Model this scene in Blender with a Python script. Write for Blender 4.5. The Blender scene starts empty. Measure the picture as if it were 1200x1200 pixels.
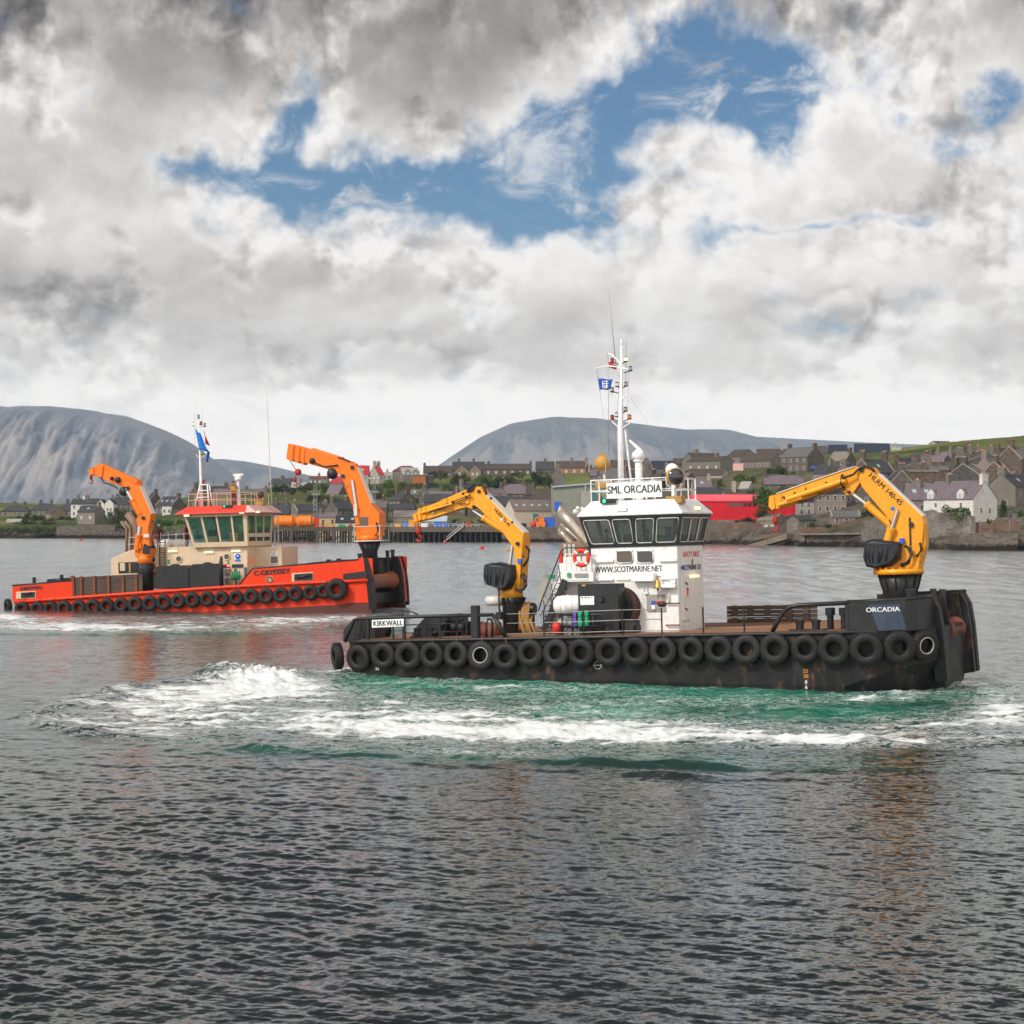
import bpy, bmesh, math, random
import numpy as np
from mathutils import Vector, Matrix
random.seed(7)
RNG = np.random.default_rng(11)
S = bpy.context.scene
COL = S.collection
R = math.radians
EYE = 6.2            # metres above the water
FPX = 2350.0         # focal length in pixels of a 1200 px wide picture
HOR = 613.0          # row of the horizon in that picture
cam_d = bpy.data.cameras.new('camera')
cam = bpy.data.objects.new('camera', cam_d)
COL.objects.link(cam)
cam.location = (0, 0, EYE)
cam.rotation_euler = (R(90), 0, 0)
cam_d.sensor_width = 36
cam_d.lens = FPX / 1200 * 36
cam_d.shift_y = (HOR - 600) / 1200
cam_d.clip_start = 0.5
cam_d.clip_end = 60000
S.camera = cam
S.view_settings.view_transform = 'Standard'
S.view_settings.look = 'None'
S.view_settings.exposure = 0.0
S.view_settings.gamma = 1.0
S.view_settings.use_curve_mapping = False
S.render.engine = 'CYCLES'
S.cycles.use_denoising = True
S.cycles.max_bounces = 6
S.cycles.diffuse_bounces = 3
S.cycles.glossy_bounces = 3
S.cycles.transparent_max_bounces = 8
S.cycles.volume_bounces = 0
S.cycles.caustics_reflective = False
S.cycles.caustics_refractive = False
S.cycles.sample_clamp_indirect = 4.0
S.render.film_transparent = False
class NT:
    """small helper that writes shader node trees"""
    def __init__(self, tree):
        self.t = tree; self.n = tree.nodes; self.l = tree.links
    def put(self, sock, v):
        if v is None: return
        if hasattr(v, 'links') or isinstance(v, bpy.types.NodeSocket):
            self.l.new(v, sock)
        else:
            try: sock.default_value = v
            except Exception:
                sock.default_value = tuple(v) + (1.0,) if len(v) == 3 else v
    def math(self, op, a, b=None, c=None, clamp=False):
        n = self.n.new('ShaderNodeMath'); n.operation = op; n.use_clamp = clamp
        self.put(n.inputs[0], a)
        if b is not None: self.put(n.inputs[1], b)
        if c is not None: self.put(n.inputs[2], c)
        return n.outputs[0]
    def add(self, a, b): return self.math('ADD', a, b)
    def sub(self, a, b): return self.math('SUBTRACT', a, b)
    def mul(self, a, b): return self.math('MULTIPLY', a, b)
    def div(self, a, b): return self.math('DIVIDE', a, b)
    def mx(self, a, b): return self.math('MAXIMUM', a, b)
    def mn(self, a, b): return self.math('MINIMUM', a, b)
    def smooth(self, v, lo, hi, a=0.0, b=1.0):
        n = self.n.new('ShaderNodeMapRange'); n.interpolation_type = 'SMOOTHSTEP'; n.clamp = True
        self.put(n.inputs[0], v); self.put(n.inputs[1], lo); self.put(n.inputs[2], hi)
        self.put(n.inputs[3], a); self.put(n.inputs[4], b)
        return n.outputs[0]
    def lin(self, v, lo, hi, a=0.0, b=1.0):
        n = self.n.new('ShaderNodeMapRange'); n.clamp = True
        self.put(n.inputs[0], v); self.put(n.inputs[1], lo); self.put(n.inputs[2], hi)
        self.put(n.inputs[3], a); self.put(n.inputs[4], b)
        return n.outputs[0]
    def mix(self, f, a, b, blend='MIX'):
        n = self.n.new('ShaderNodeMix'); n.data_type = 'RGBA'; n.blend_type = blend; n.clamp_factor = True
        self.put(n.inputs[0], f)
        for i, v in ((6, a), (7, b)):
            if isinstance(v, (tuple, list)): v = tuple(v)[:3] + (1.0,)
            self.put(n.inputs[i], v)
        return n.outputs[2]
    def comb(self, x, y, z):
        n = self.n.new('ShaderNodeCombineXYZ')
        self.put(n.inputs[0], x); self.put(n.inputs[1], y); self.put(n.inputs[2], z)
        return n.outputs[0]
    def sep(self, v):
        n = self.n.new('ShaderNodeSeparateXYZ'); self.l.new(v, n.inputs[0]); return n.outputs
    def vmul(self, v, s):
        n = self.n.new('ShaderNodeVectorMath'); n.operation = 'MULTIPLY'
        self.put(n.inputs[0], v); self.put(n.inputs[1], s); return n.outputs[0]
    def vadd(self, v, s):
        n = self.n.new('ShaderNodeVectorMath'); n.operation = 'ADD'
        self.put(n.inputs[0], v); self.put(n.inputs[1], s); return n.outputs[0]
    def noise(self, v, scale, detail=4, rough=0.5, dist=0.0, lac=2.0, dims='3D', col=False):
        n = self.n.new('ShaderNodeTexNoise'); n.noise_dimensions = dims
        if v is not None: self.l.new(v, n.inputs['Vector'])
        self.put(n.inputs['Scale'], scale); self.put(n.inputs['Detail'], detail)
        self.put(n.inputs['Roughness'], rough); self.put(n.inputs['Distortion'], dist)
        self.put(n.inputs['Lacunarity'], lac)
        return n.outputs['Color'] if col else n.outputs['Fac']
    def voronoi(self, v, scale, feature='F1', out='Distance', rand=1.0):
        n = self.n.new('ShaderNodeTexVoronoi'); n.feature = feature
        if v is not None: self.l.new(v, n.inputs['Vector'])
        self.put(n.inputs['Scale'], scale); self.put(n.inputs['Randomness'], rand)
        return n.outputs[out]
    def attr(self, name, out='Fac'):
        n = self.n.new('ShaderNodeAttribute'); n.attribute_name = name; return n.outputs[out]
    def coord(self, which='Object'):
        n = self.n.new('ShaderNodeTexCoord'); return n.outputs[which]
    def bump(self, h, strength=0.3, dist=0.05, normal=None):
        n = self.n.new('ShaderNodeBump'); self.put(n.inputs['Strength'], strength)
        self.put(n.inputs['Distance'], dist); self.put(n.inputs['Height'], h)
        if normal is not None: self.l.new(normal, n.inputs['Normal'])
        return n.outputs[0]
def new_mat(name):
    m = bpy.data.materials.new(name); m.use_nodes = True
    m.node_tree.nodes.clear()
    g = NT(m.node_tree)
    out = g.n.new('ShaderNodeOutputMaterial')
    p = g.n.new('ShaderNodeBsdfPrincipled')
    g.l.new(p.outputs[0], out.inputs['Surface'])
    return m, g, p, out
SUN_EL, SUN_AZ = 40.0, 232.0      # azimuth clockwise from +Y (the view direction): behind the camera, a little to its side
world = bpy.data.worlds.new('World')
S.world = world
world.use_nodes = True
world.node_tree.nodes.clear()
g = NT(world.node_tree)
wo = g.n.new('ShaderNodeOutputWorld')
bg = g.n.new('ShaderNodeBackground')
g.l.new(bg.outputs[0], wo.inputs[0])
sky = g.n.new('ShaderNodeTexSky'); sky.sky_type = 'NISHITA'; sky.sun_disc = False
sky.sun_elevation = R(SUN_EL); sky.sun_rotation = R(SUN_AZ)
sky.air_density = 1.0; sky.dust_density = 0.6; sky.ozone_density = 2.2
d = g.coord('Generated')
dx, dy, dz = g.sep(d)
az = g.math('ARCTAN2', dx, dy)
el = g.math('ARCSINE', dz)
q = g.mul(g.math('LOGARITHM', g.mx(g.add(el, 0.17), 0.02), 2.718281828), 0.36)
cx_ = g.math('SINE', az); cy_ = g.math('COSINE', az)
pv = g.comb(cx_, g.mul(cy_, 1.0), q)
def ell(x, y, rx, ry, rot=0.0, warp=None):
    """soft elliptical patch in the direction (x, y given in pixels of the 1200 px view -> angles)"""
    a0 = math.atan((x - 600) / FPX); e0 = math.atan((HOR - y) / FPX)
    du = g.sub(warp[0] if warp else az, a0); dv = g.sub(warp[1] if warp else el, e0)
    c, s = math.cos(R(rot)), math.sin(R(rot))
    u = g.add(g.mul(du, c * FPX / rx), g.mul(dv, s * FPX / rx))
    v = g.add(g.mul(du, -s * FPX / ry), g.mul(dv, c * FPX / ry))
    r2 = g.add(g.mul(u, u), g.mul(v, v))
    return g.math('POWER', 2.718281828, g.mul(r2, -1.0))
def sumof(items, warp):
    tot = None
    for it in items:
        w = it[5] if len(it) > 5 else 1.0
        e = ell(*it[:5], warp=warp)
        if w != 1.0: e = g.mul(e, w)
        tot = e if tot is None else g.add(tot, e)
    return tot
wn = g.noise(pv, 14.0, 4, 0.6, col=True)
wx, wy, wz = g.sep(wn)
waz = g.add(az, g.mul(g.sub(wx, 0.5), 0.075)); wel = g.add(el, g.mul(g.sub(wy, 0.5), 0.05))
W = (waz, wel)
HOLES = [(345, 165, 26, 62, 0, .85), (300, 212, 80, 20, 5, .7), (200, 205, 55, 14, 0, .45), (430, 208, 90, 30, 0, 1.), (545, 222, 90, 36, 0, 1.),
         (630, 205, 70, 62, 20, .95), (690, 150, 70, 48, 20, .8), (800, 62, 42, 48, 0, 1.1), (742, 105, 55, 34, 30, .9), (868, 115, 62, 44, 0, 1.15),
         (930, 96, 50, 30, -10, .8), (650, 262, 55, 22, 0, .8), (880, 160, 26, 30, 0, .8), (1190, 120, 22, 26, 0, .7), (1085, 150, 20, 12, 0, .35),
         (945, 268, 120, 9, 3, .55), (842, 290, 45, 12, 0, .55), (1060, 255, 60, 8, 0, .4), (1130, 185, 50, 14, 0, .35), (720, 215, 50, 16, 0, .5)]
hole = sumof(HOLES, W)
pw = g.vadd(pv, g.vmul(g.vadd(wn, (-0.5, -0.5, -0.5)), (0.075, 0.075, 0.055)))
fine = g.noise(pv, 70.0, 3, 0.6, col=True)
pw = g.vadd(pw, g.vmul(g.vadd(fine, (-0.5, -0.5, -0.5)), (0.020, 0.020, 0.016)))
def billow(v):
    n = g.n.new('ShaderNodeTexVoronoi'); n.feature = 'F1'; n.normalize = True
    g.l.new(v, n.inputs['Vector'])
    n.inputs['Scale'].default_value = 15.0; n.inputs['Detail'].default_value = 2.0
    n.inputs['Roughness'].default_value = 0.55; n.inputs['Lacunarity'].default_value = 2.1
    return g.sub(1.0, n.outputs['Distance'])
b1 = billow(pw); b2 = billow(g.vadd(pw, (-0.006, 0.0, 0.0085)))
n1 = g.noise(pv, 8.0, 6, 0.55)
n1b = g.noise(g.vadd(pv, (-0.012, 0.0, 0.016)), 8.0, 5, 0.55)
n2 = g.noise(pv, 32.0, 6, 0.62)
cover = g.sub(g.add(0.80, g.add(g.mul(g.sub(n1, 0.5), 1.3), g.mul(g.sub(n2, 0.5), 1.30))), g.mul(hole, 0.84))
cover = g.add(cover, g.mul(g.sub(b1, 0.55), 0.55))
w3 = g.noise(g.vmul(pv, (1.0, 1.0, 1.6)), 24.0, 7, 0.66, dist=0.6)
wisp = g.mul(g.smooth(w3, 0.47, 0.72), 0.70)
mask = g.math('MAXIMUM', g.smooth(cover, 0.14, 0.80), wisp)
thick = g.smooth(cover, 0.5, 1.3)
def rim(a, b): return g.smooth(g.add(a, g.mul(g.sub(b, 0.55), 0.55)), 0.40, 0.60)
m1 = g.noise(g.vadd(pv, (3.1, 1.7, 0.4)), 21.0, 6, 0.58); m2 = g.noise(g.vadd(pv, (3.095, 1.7, 0.409)), 21.0, 5, 0.58)
relief = g.add(g.add(g.mul(g.sub(rim(n1, b1), rim(n1b, b2)), 0.34), g.mul(g.sub(rim(m1, b1), rim(m2, b2)), 0.26)), g.mul(g.sub(b1, b2), 0.55))
DARK = [(60, 0, 340, 110, 0, 1.05), (480, -15, 270, 115, 0, .95), (250, 110, 90, 60, 0, .30), (1140, -15, 190, 85, 15, .95), (600, 60, 100, 60, 0, .35),
        (60, 345, 130, 38, -12, .62), (130, 385, 90, 22, 0, .35), (380, 315, 170, 34, 5, .38), (480, 432, 210, 26, 4, .34), (250, 425, 160, 22, 0, .22),
        (960, 430, 230, 30, 0, .26), (640, 385, 90, 40, 0, .25), (1090, 395, 130, 30, 0, .25), (820, 345, 90, 22, 0, .25), (60, 200, 120, 60, 0, .25),
        (700, 440, 140, 22, 0, .2), (905, 190, 60, 25, 0, .22), (180, 460, 200, 16, 0, .2)]
BRIGHT = [(300, 185, 60, 46, 0, .42), (240, 150, 80, 46, 0, .22), (560, 140, 130, 30, 10, .40), (430, 250, 230, 16, 2, .45), (640, 320, 70, 40, 0, .42), (780, 360, 70, 36, 20, .50),
          (930, 215, 130, 60, 0, .30), (1000, 320, 190, 34, 0, .30), (1080, 375, 60, 22, 0, .4), (700, 492, 460, 42, 0, .75), (330, 480, 220, 24, 0, .35), (1000, 490, 360, 40, 0, .5),
          (40, 375, 70, 14, 0, .35), (480, 375, 120, 16, 0, .25), (720, 60, 60, 30, 30, .3), (1060, 110, 110, 40, 0, .25), (100, 285, 150, 30, 0, .22)]
dk = sumof(DARK, W); br = sumof(BRIGHT, W)
high = g.smooth(el, 0.25, 0.38)                  # unseen dark deck added overhead in front, to darken the near water
tone = g.add(0.80, g.add(g.mul(relief, 1.0), g.sub(g.mul(br, 0.40), g.add(g.mul(dk, 0.34), g.mul(thick, 0.12)))))
tone = g.add(tone, g.mul(g.sub(n2, 0.5), 0.16))
tone = g.add(tone, g.mul(g.smooth(cover, 0.95, 0.35), 0.14))
front = g.smooth(dy, -0.35, 0.55)
tone = g.sub(tone, g.mul(g.mul(high, front), 0.85))
tone = g.math('MINIMUM', g.mx(tone, 0.04), 0.98)
cr = g.n.new('ShaderNodeValToRGB')
g.l.new(tone, cr.inputs[0])
e = cr.color_ramp.elements
e[0].position = 0.06; e[0].color = (0.065, 0.061, 0.058, 1)
e[1].position = 1.0; e[1].color = (0.90, 0.885, 0.865, 1)
for p_, c_ in ((0.28, (0.20, 0.182, 0.170)), (0.50, (0.378, 0.357, 0.338)), (0.70, (0.605, 0.577, 0.552)), (0.85, (0.78, 0.76, 0.74))):
    k = e.new(p_); k.color = c_ + (1,)
skyc = g.vmul(sky.outputs[0], (0.042, 0.063, 0.077))
back = g.smooth(dy, 0.25, -0.6, 1.0, 1.75)
cloud = g.vmul(cr.outputs[0], g.vmul(g.comb(back, back, back), (1.16, 1.14, 1.12)))
fin = g.mix(mask, skyc, cloud)
hz = g.smooth(el, 0.105, 0.022)
fin = g.mix(g.mul(hz, 0.85), fin, (1.60, 1.50, 1.40))
g.l.new(g.vmul(fin, (10.0, 10.0, 10.0)), bg.inputs[0])
bg.inputs[1].default_value = 0.1
world.cycles.sampling_method = 'MANUAL'
world.cycles.sample_map_resolution = 512
sd = bpy.data.lights.new('sun', 'SUN'); sd.energy = 3.0; sd.angle = R(8); sd.color = (1.0, 0.955, 0.90)
sun = bpy.data.objects.new('sun', sd); COL.objects.link(sun)
a_, e_ = R(SUN_AZ), R(SUN_EL)
sdir = Vector((math.sin(a_) * math.cos(e_), math.cos(a_) * math.cos(e_), math.sin(e_)))
sun.rotation_euler = (-sdir).to_track_quat('-Z', 'Y').to_euler()
sun.location = sdir * 200
# ================================================================== helpers for objects
def link(o, parent=None):
    COL.objects.link(o)
    if parent is not None: o.parent = parent
    return o
def tag(o, label=None, cat=None, group=None, kind=None):
    if label: o['label'] = label
    if cat: o['category'] = cat
    if group: o['group'] = group
    if kind: o['kind'] = kind
    return o
def empty(name, loc=(0, 0, 0), rz=0.0, parent=None):
    o = bpy.data.objects.new(name, None); o.empty_display_size = 0.3
    o.location = loc; o.rotation_euler = (0, 0, rz)
    return link(o, parent)
def wpt(px, py, D):
    """world point seen at pixel (px, py) of the 1200 px photograph at distance D"""
    return Vector(((px - 600) * D / FPX, D, EYE - (py - HOR) * D / FPX))
class MB:
    """collects simple shapes and builds ONE mesh object"""
    def __init__(self): self.v = []; self.f = []; self.sm = []
    def addv(self, pts):
        b = len(self.v); self.v.extend([tuple(p) for p in pts]); return b
    def face(self, idx, s=False): self.f.append(tuple(idx)); self.sm.append(s)
    def quad(self, a, b, c, d):
        i = self.addv([a, b, c, d]); self.face((i, i + 1, i + 2, i + 3)); return self
    def poly(self, pts):
        i = self.addv(pts); self.face(range(i, i + len(pts))); return self
    def box(self, lo, hi, M=None):
        x0, y0, z0 = lo; x1, y1, z1 = hi
        p = [Vector(c) for c in ((x0, y0, z0), (x1, y0, z0), (x1, y1, z0), (x0, y1, z0), (x0, y0, z1), (x1, y0, z1), (x1, y1, z1), (x0, y1, z1))]
        if M is not None: p = [M @ c for c in p]
        i = self.addv(p)
        for q_ in ((0, 3, 2, 1), (4, 5, 6, 7), (0, 1, 5, 4), (1, 2, 6, 5), (2, 3, 7, 6), (3, 0, 4, 7)): self.face([i + k for k in q_])
        return self
    def cbox(self, c, s, M=None):
        return self.box((c[0] - s[0] / 2, c[1] - s[1] / 2, c[2] - s[2] / 2), (c[0] + s[0] / 2, c[1] + s[1] / 2, c[2] + s[2] / 2), M)
    def loft(self, secs, caps=True, closed=True, s=False):
        n = len(secs[0]); b = [self.addv(q_) for q_ in secs]
        m = n if closed else n - 1
        for a, c in zip(b, b[1:]):
            for k in range(m):
                self.face((a + k, a + (k + 1) % n, c + (k + 1) % n, c + k), s)
        if caps:
            self.face([b[0] + k for k in range(n)][::-1]); self.face([b[-1] + k for k in range(n)])
        return self
    def prism(self, poly, y0, y1):
        """polygon in (x, z) extruded along y"""
        return self.loft([[(x, y0, z) for x, z in poly], [(x, y1, z) for x, z in poly]])
    def bar(self, p, q_, w, h, up=(0, 0, 1)):
        p, q_ = Vector(p), Vector(q_); t = (q_ - p).normalized(); up = Vector(up)
        if abs(t.dot(up)) > 0.98: up = Vector((1, 0, 0))
        a = t.cross(up).normalized() * (w / 2); b = a.cross(t).normalized() * (h / 2)
        return self.loft([[c - a - b, c + a - b, c + a + b, c - a + b] for c in (p, q_)])
    def ring(self, c, t, r, n, up=None):
        t = Vector(t).normalized()
        u = Vector(up) if up else (Vector((0, 0, 1)) if abs(t.z) < 0.95 else Vector((1, 0, 0)))
        a = t.cross(u).normalized(); b = t.cross(a).normalized()
        return [Vector(c) + a * (r * math.cos(2 * math.pi * k / n)) + b * (r * math.sin(2 * math.pi * k / n)) for k in range(n)]
    def cyl(self, p, q_, r0, r1=None, n=12):
        r1 = r0 if r1 is None else r1; p, q_ = Vector(p), Vector(q_); t = q_ - p
        b0 = self.addv(self.ring(p, t, r0, n)); b1 = self.addv(self.ring(q_, t, r1, n))
        for k in range(n): self.face((b0 + k, b0 + (k + 1) % n, b1 + (k + 1) % n, b1 + k), True)
        c0 = self.addv(self.ring(p, t, r0, n)); c1 = self.addv(self.ring(q_, t, r1, n))
        self.face([c0 + k for k in range(n)][::-1]); self.face([c1 + k for k in range(n)])
        return self
    def tube(self, pts, r, n=6, closed=False, rs=None):
        pts = [Vector(p) for p in pts]; m = len(pts); secs = []
        for i, p in enumerate(pts):
            a = pts[(i - 1) % m] if (closed or i > 0) else p
            c = pts[(i + 1) % m] if (closed or i < m - 1) else p
            t = (c - a)
            secs.append(self.ring(p, t if t.length > 1e-6 else (0, 0, 1), rs[i] if rs else r, n))
        b = [self.addv(q_) for q_ in secs]
        for i in range(m if closed else m - 1):
            a, c = b[i], b[(i + 1) % m]
            for k in range(n): self.face((a + k, a + (k + 1) % n, c + (k + 1) % n, c + k), True)
        if not closed:
            self.face([b[0] + k for k in range(n)][::-1]); self.face([b[-1] + k for k in range(n)])
        return self
    def lathe(self, c, axis, prof, n=20, s=True, closed=False):
        """profile of (radius, along) turned about an axis through c"""
        c = Vector(c); t = Vector(axis).normalized()
        b = []
        for r, h in prof: b.append(self.addv(self.ring(c + t * h, t, max(r, 1e-4), n)))
        m = len(b)
        for i in range(m if closed else m - 1):
            a, d_ = b[i], b[(i + 1) % m]
            for k in range(n): self.face((a + k, a + (k + 1) % n, d_ + (k + 1) % n, d_ + k), s)
        if not closed:
            self.face([b[0] + k for k in range(n)][::-1]); self.face([b[-1] + k for k in range(n)])
        return self
    def torus(self, c, axis, Rm, r, n=24, m=8, sq=1.0):
        prof = [(Rm + r * math.cos(2 * math.pi * k / m), sq * r * math.sin(2 * math.pi * k / m)) for k in range(m)]
        return self.lathe(c, axis, prof, n, True, True)
    def ball(self, c, r, n=10, sz=1.0):
        prof = [(r * math.sin(math.pi * k / 6), -r * sz * math.cos(math.pi * k / 6)) for k in range(7)]
        return self.lathe(c, (0, 0, 1), prof, n)
    def mesh(self, name, m=None, bevel=0.0, recalc=True):
        me = bpy.data.meshes.new(name)
        me.from_pydata(self.v, [], self.f); me.update()
        me.polygons.foreach_set('use_smooth', self.sm)
        if recalc or bevel:
            bm = bmesh.new(); bm.from_mesh(me)
            if bevel:
                bmesh.ops.remove_doubles(bm, verts=bm.verts, dist=1e-5)
            bmesh.ops.recalc_face_normals(bm, faces=bm.faces)
            if bevel:
                ed = [e_ for e_ in bm.edges if len(e_.link_faces) == 2 and e_.calc_face_angle(0) > 0.6]
                if ed: bmesh.ops.bevel(bm, geom=ed, offset=bevel, segments=1, affect='EDGES', clamp_overlap=True)
            bm.to_mesh(me); bm.free()
        if m is not None: me.materials.append(m)
        return me
    def build(self, name, m=None, parent=None, bevel=0.0, loc=None):
        o = bpy.data.objects.new(name, self.mesh(name, m, bevel))
        if loc is not None: o.location = loc
        return link(o, parent)
def grid_mesh(name, V, ni, nj, mat_, smooth=True):
    """V: (ni*nj, 3) array, row major"""
    me = bpy.data.meshes.new(name)
    i = np.arange(ni - 1)[:, None] * nj + np.arange(nj - 1)[None, :]
    F = np.stack([i, i + 1, i + 1 + nj, i + nj], -1).reshape(-1, 4)
    me.vertices.add(len(V)); me.vertices.foreach_set('co', V.astype(np.float32).ravel())
    me.loops.add(F.size); me.loops.foreach_set('vertex_index', F.ravel().astype(np.int32))
    me.polygons.add(len(F))
    me.polygons.foreach_set('loop_start', np.arange(0, F.size, 4, dtype=np.int32))
    me.polygons.foreach_set('loop_total', np.full(len(F), 4, dtype=np.int32))
    me.polygons.foreach_set('use_smooth', np.full(len(F), smooth))
    me.update(calc_edges=True); me.validate()
    if mat_ is not None: me.materials.append(mat_)
    return me
def set_attr(me, name, arr):
    a = me.attributes.new(name, 'FLOAT', 'POINT'); a.data.foreach_set('value', arr.astype(np.float32).ravel())
def vnoise(x, y, seed=0):
    xi = np.floor(x).astype(np.int64); yi = np.floor(y).astype(np.int64)
    fx = x - xi; fy = y - yi
    fx = fx * fx * (3 - 2 * fx); fy = fy * fy * (3 - 2 * fy)
    def h(a, b):
        n = (a * 374761393 + b * 668265263 + seed * 1442695) & 0xffffffff
        n = ((n ^ (n >> 13)) * 1274126177) & 0xffffffff
        return ((n ^ (n >> 16)) & 0xffff) / 65535.0
    return (h(xi, yi) * (1 - fx) + h(xi + 1, yi) * fx) * (1 - fy) + (h(xi, yi + 1) * (1 - fx) + h(xi + 1, yi + 1) * fx) * fy
def fbm(x, y, oct=4, seed=0, gain=0.5):
    t = 0; a = 1.0; n = 0
    for k in range(oct):
        t = t + a * vnoise(x, y, seed + k); n += a; a *= gain; x = x * 2.03 + 17.1; y = y * 2.03 + 9.7
    return t / n
# ================================================================== water
def water_material():
    m, g, p, out = new_mat('sea_water')
    co = g.coord('Object')
    foam = g.attr('foam'); green = g.attr('aerated')
    cs = g.vmul(co, (0.45, 1.0, 1.0))
    n_big = g.noise(cs, 1.0, 9, 0.70, dist=0.9)
    n_lace = g.noise(cs, 3.2, 7, 0.66, dist=1.4)
    lace = g.smooth(g.math('ABSOLUTE', g.sub(n_lace, 0.5)), 0.055, 0.0)      # filaments where the field crosses its middle
    f1 = g.smooth(g.add(foam, g.mul(g.sub(n_big, 0.5), 2.5)), 0.50, 0.86)
    f2 = g.mul(g.mul(lace, 0.85), g.smooth(g.add(foam, g.mul(g.sub(n_big, 0.5), 1.1)), 0.06, 0.42))
    f = g.math('MAXIMUM', f1, f2)
    fl = g.noise(co, 1.6, 9, 0.72, dist=0.5)
    patch = g.noise(co, 0.05, 3, 0.5)
    fleck = g.mul(g.smooth(g.add(fl, g.mul(g.sub(patch, 0.5), 0.34)), 0.705, 0.775), 0.6)
    f = g.math('MAXIMUM', f, fleck)
    gr = g.math('MULTIPLY', green, g.lin(n_big, 0.25, 0.75, 0.55, 1.25), clamp=True)
    deep = g.mix(g.noise(co, 0.04, 3), (0.006, 0.010, 0.011), (0.010, 0.015, 0.015))
    base = g.mix(gr, deep, (0.010, 0.225, 0.150))
    base = g.mix(g.mul(f, 0.96), base, (0.76, 0.78, 0.78))
    g.l.new(base, p.inputs['Base Color'])
    p.inputs['Roughness'].default_value = 0.7
    p.inputs['Specular IOR Level'].default_value = 0.0
    gl = g.n.new('ShaderNodeBsdfGlossy'); gl.inputs['Roughness'].default_value = 0.05
    gl.inputs['Color'].default_value = (0.98, 1.0, 0.985, 1)
    fr = g.n.new('ShaderNodeFresnel'); fr.inputs['IOR'].default_value = 1.55
    ms = g.n.new('ShaderNodeMixShader')
    g.l.new(g.mul(g.mul(fr.outputs[0], g.sub(1.0, g.mul(f, 0.92))), g.sub(1.0, g.mul(gr, 0.40))), ms.inputs[0])
    g.l.new(p.outputs[0], ms.inputs[1]); g.l.new(gl.outputs[0], ms.inputs[2]); g.l.new(ms.outputs[0], out.inputs['Surface'])
    st = g.vmul(co, (0.8, 1.15, 1.0))
    geo = g.n.new('ShaderNodeNewGeometry')
    half = (-0.5, -0.5, -0.5)
    gust = g.lin(g.noise(g.vmul(co, (1.0, 0.5, 1.0)), 0.035, 4, 0.6), 0.32, 0.68, 0.6, 1.4)
    s1 = g.vmul(g.vadd(g.noise(st, 1.7, 4, 0.62, dist=0.4, col=True), half), (0.42, 0.42, 0.0))
    s2 = g.vmul(g.vadd(g.noise(st, 6.0, 5, 0.68, dist=0.2, col=True), half), (0.70, 0.70, 0.0))
    gy = g.sep(co)[1]
    gust = g.mul(gust, g.mul(g.smooth(gy, 28, 62, 1.0, 0.62), g.smooth(gy, 60, 260, 1.0, 0.62)))
    g.l.new(g.smooth(gy, 30, 140, 0.10, 0.17), gl.inputs['Roughness'])
    s3 = g.vmul(g.vadd(g.noise(g.vmul(co, (0.55, 0.085, 1.0)), 1.0, 5, 0.65, col=True), half), (0.25, 0.48, 0.0))
    fs = g.smooth(gy, 70, 200)
    sl = g.vadd(g.vmul(g.vadd(s1, s2), g.comb(gust, gust, gust)), g.vmul(s3, g.comb(fs, fs, fs)))
    nn = g.n.new('ShaderNodeVectorMath'); nn.operation = 'NORMALIZE'
    g.l.new(g.vadd(geo.outputs['Normal'], sl), nn.inputs[0]); g.l.new(nn.outputs[0], gl.inputs['Normal'])
    fk = g.smooth(gy, 24, 75, 0.85, 0.10)
    fn_ = g.n.new('ShaderNodeVectorMath'); fn_.operation = 'NORMALIZE'
    g.l.new(g.vadd(geo.outputs['Normal'], g.vmul(sl, g.comb(fk, fk, fk))), fn_.inputs[0]); g.l.new(fn_.outputs[0], fr.inputs['Normal'])
    g.l.new(g.bump(g.mul(g.add(f, g.mul(n_lace, 0.4)), f), 0.5, 0.12, nn.outputs[0]), p.inputs['Normal'])
    return m
M_WATER = water_material()
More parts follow.
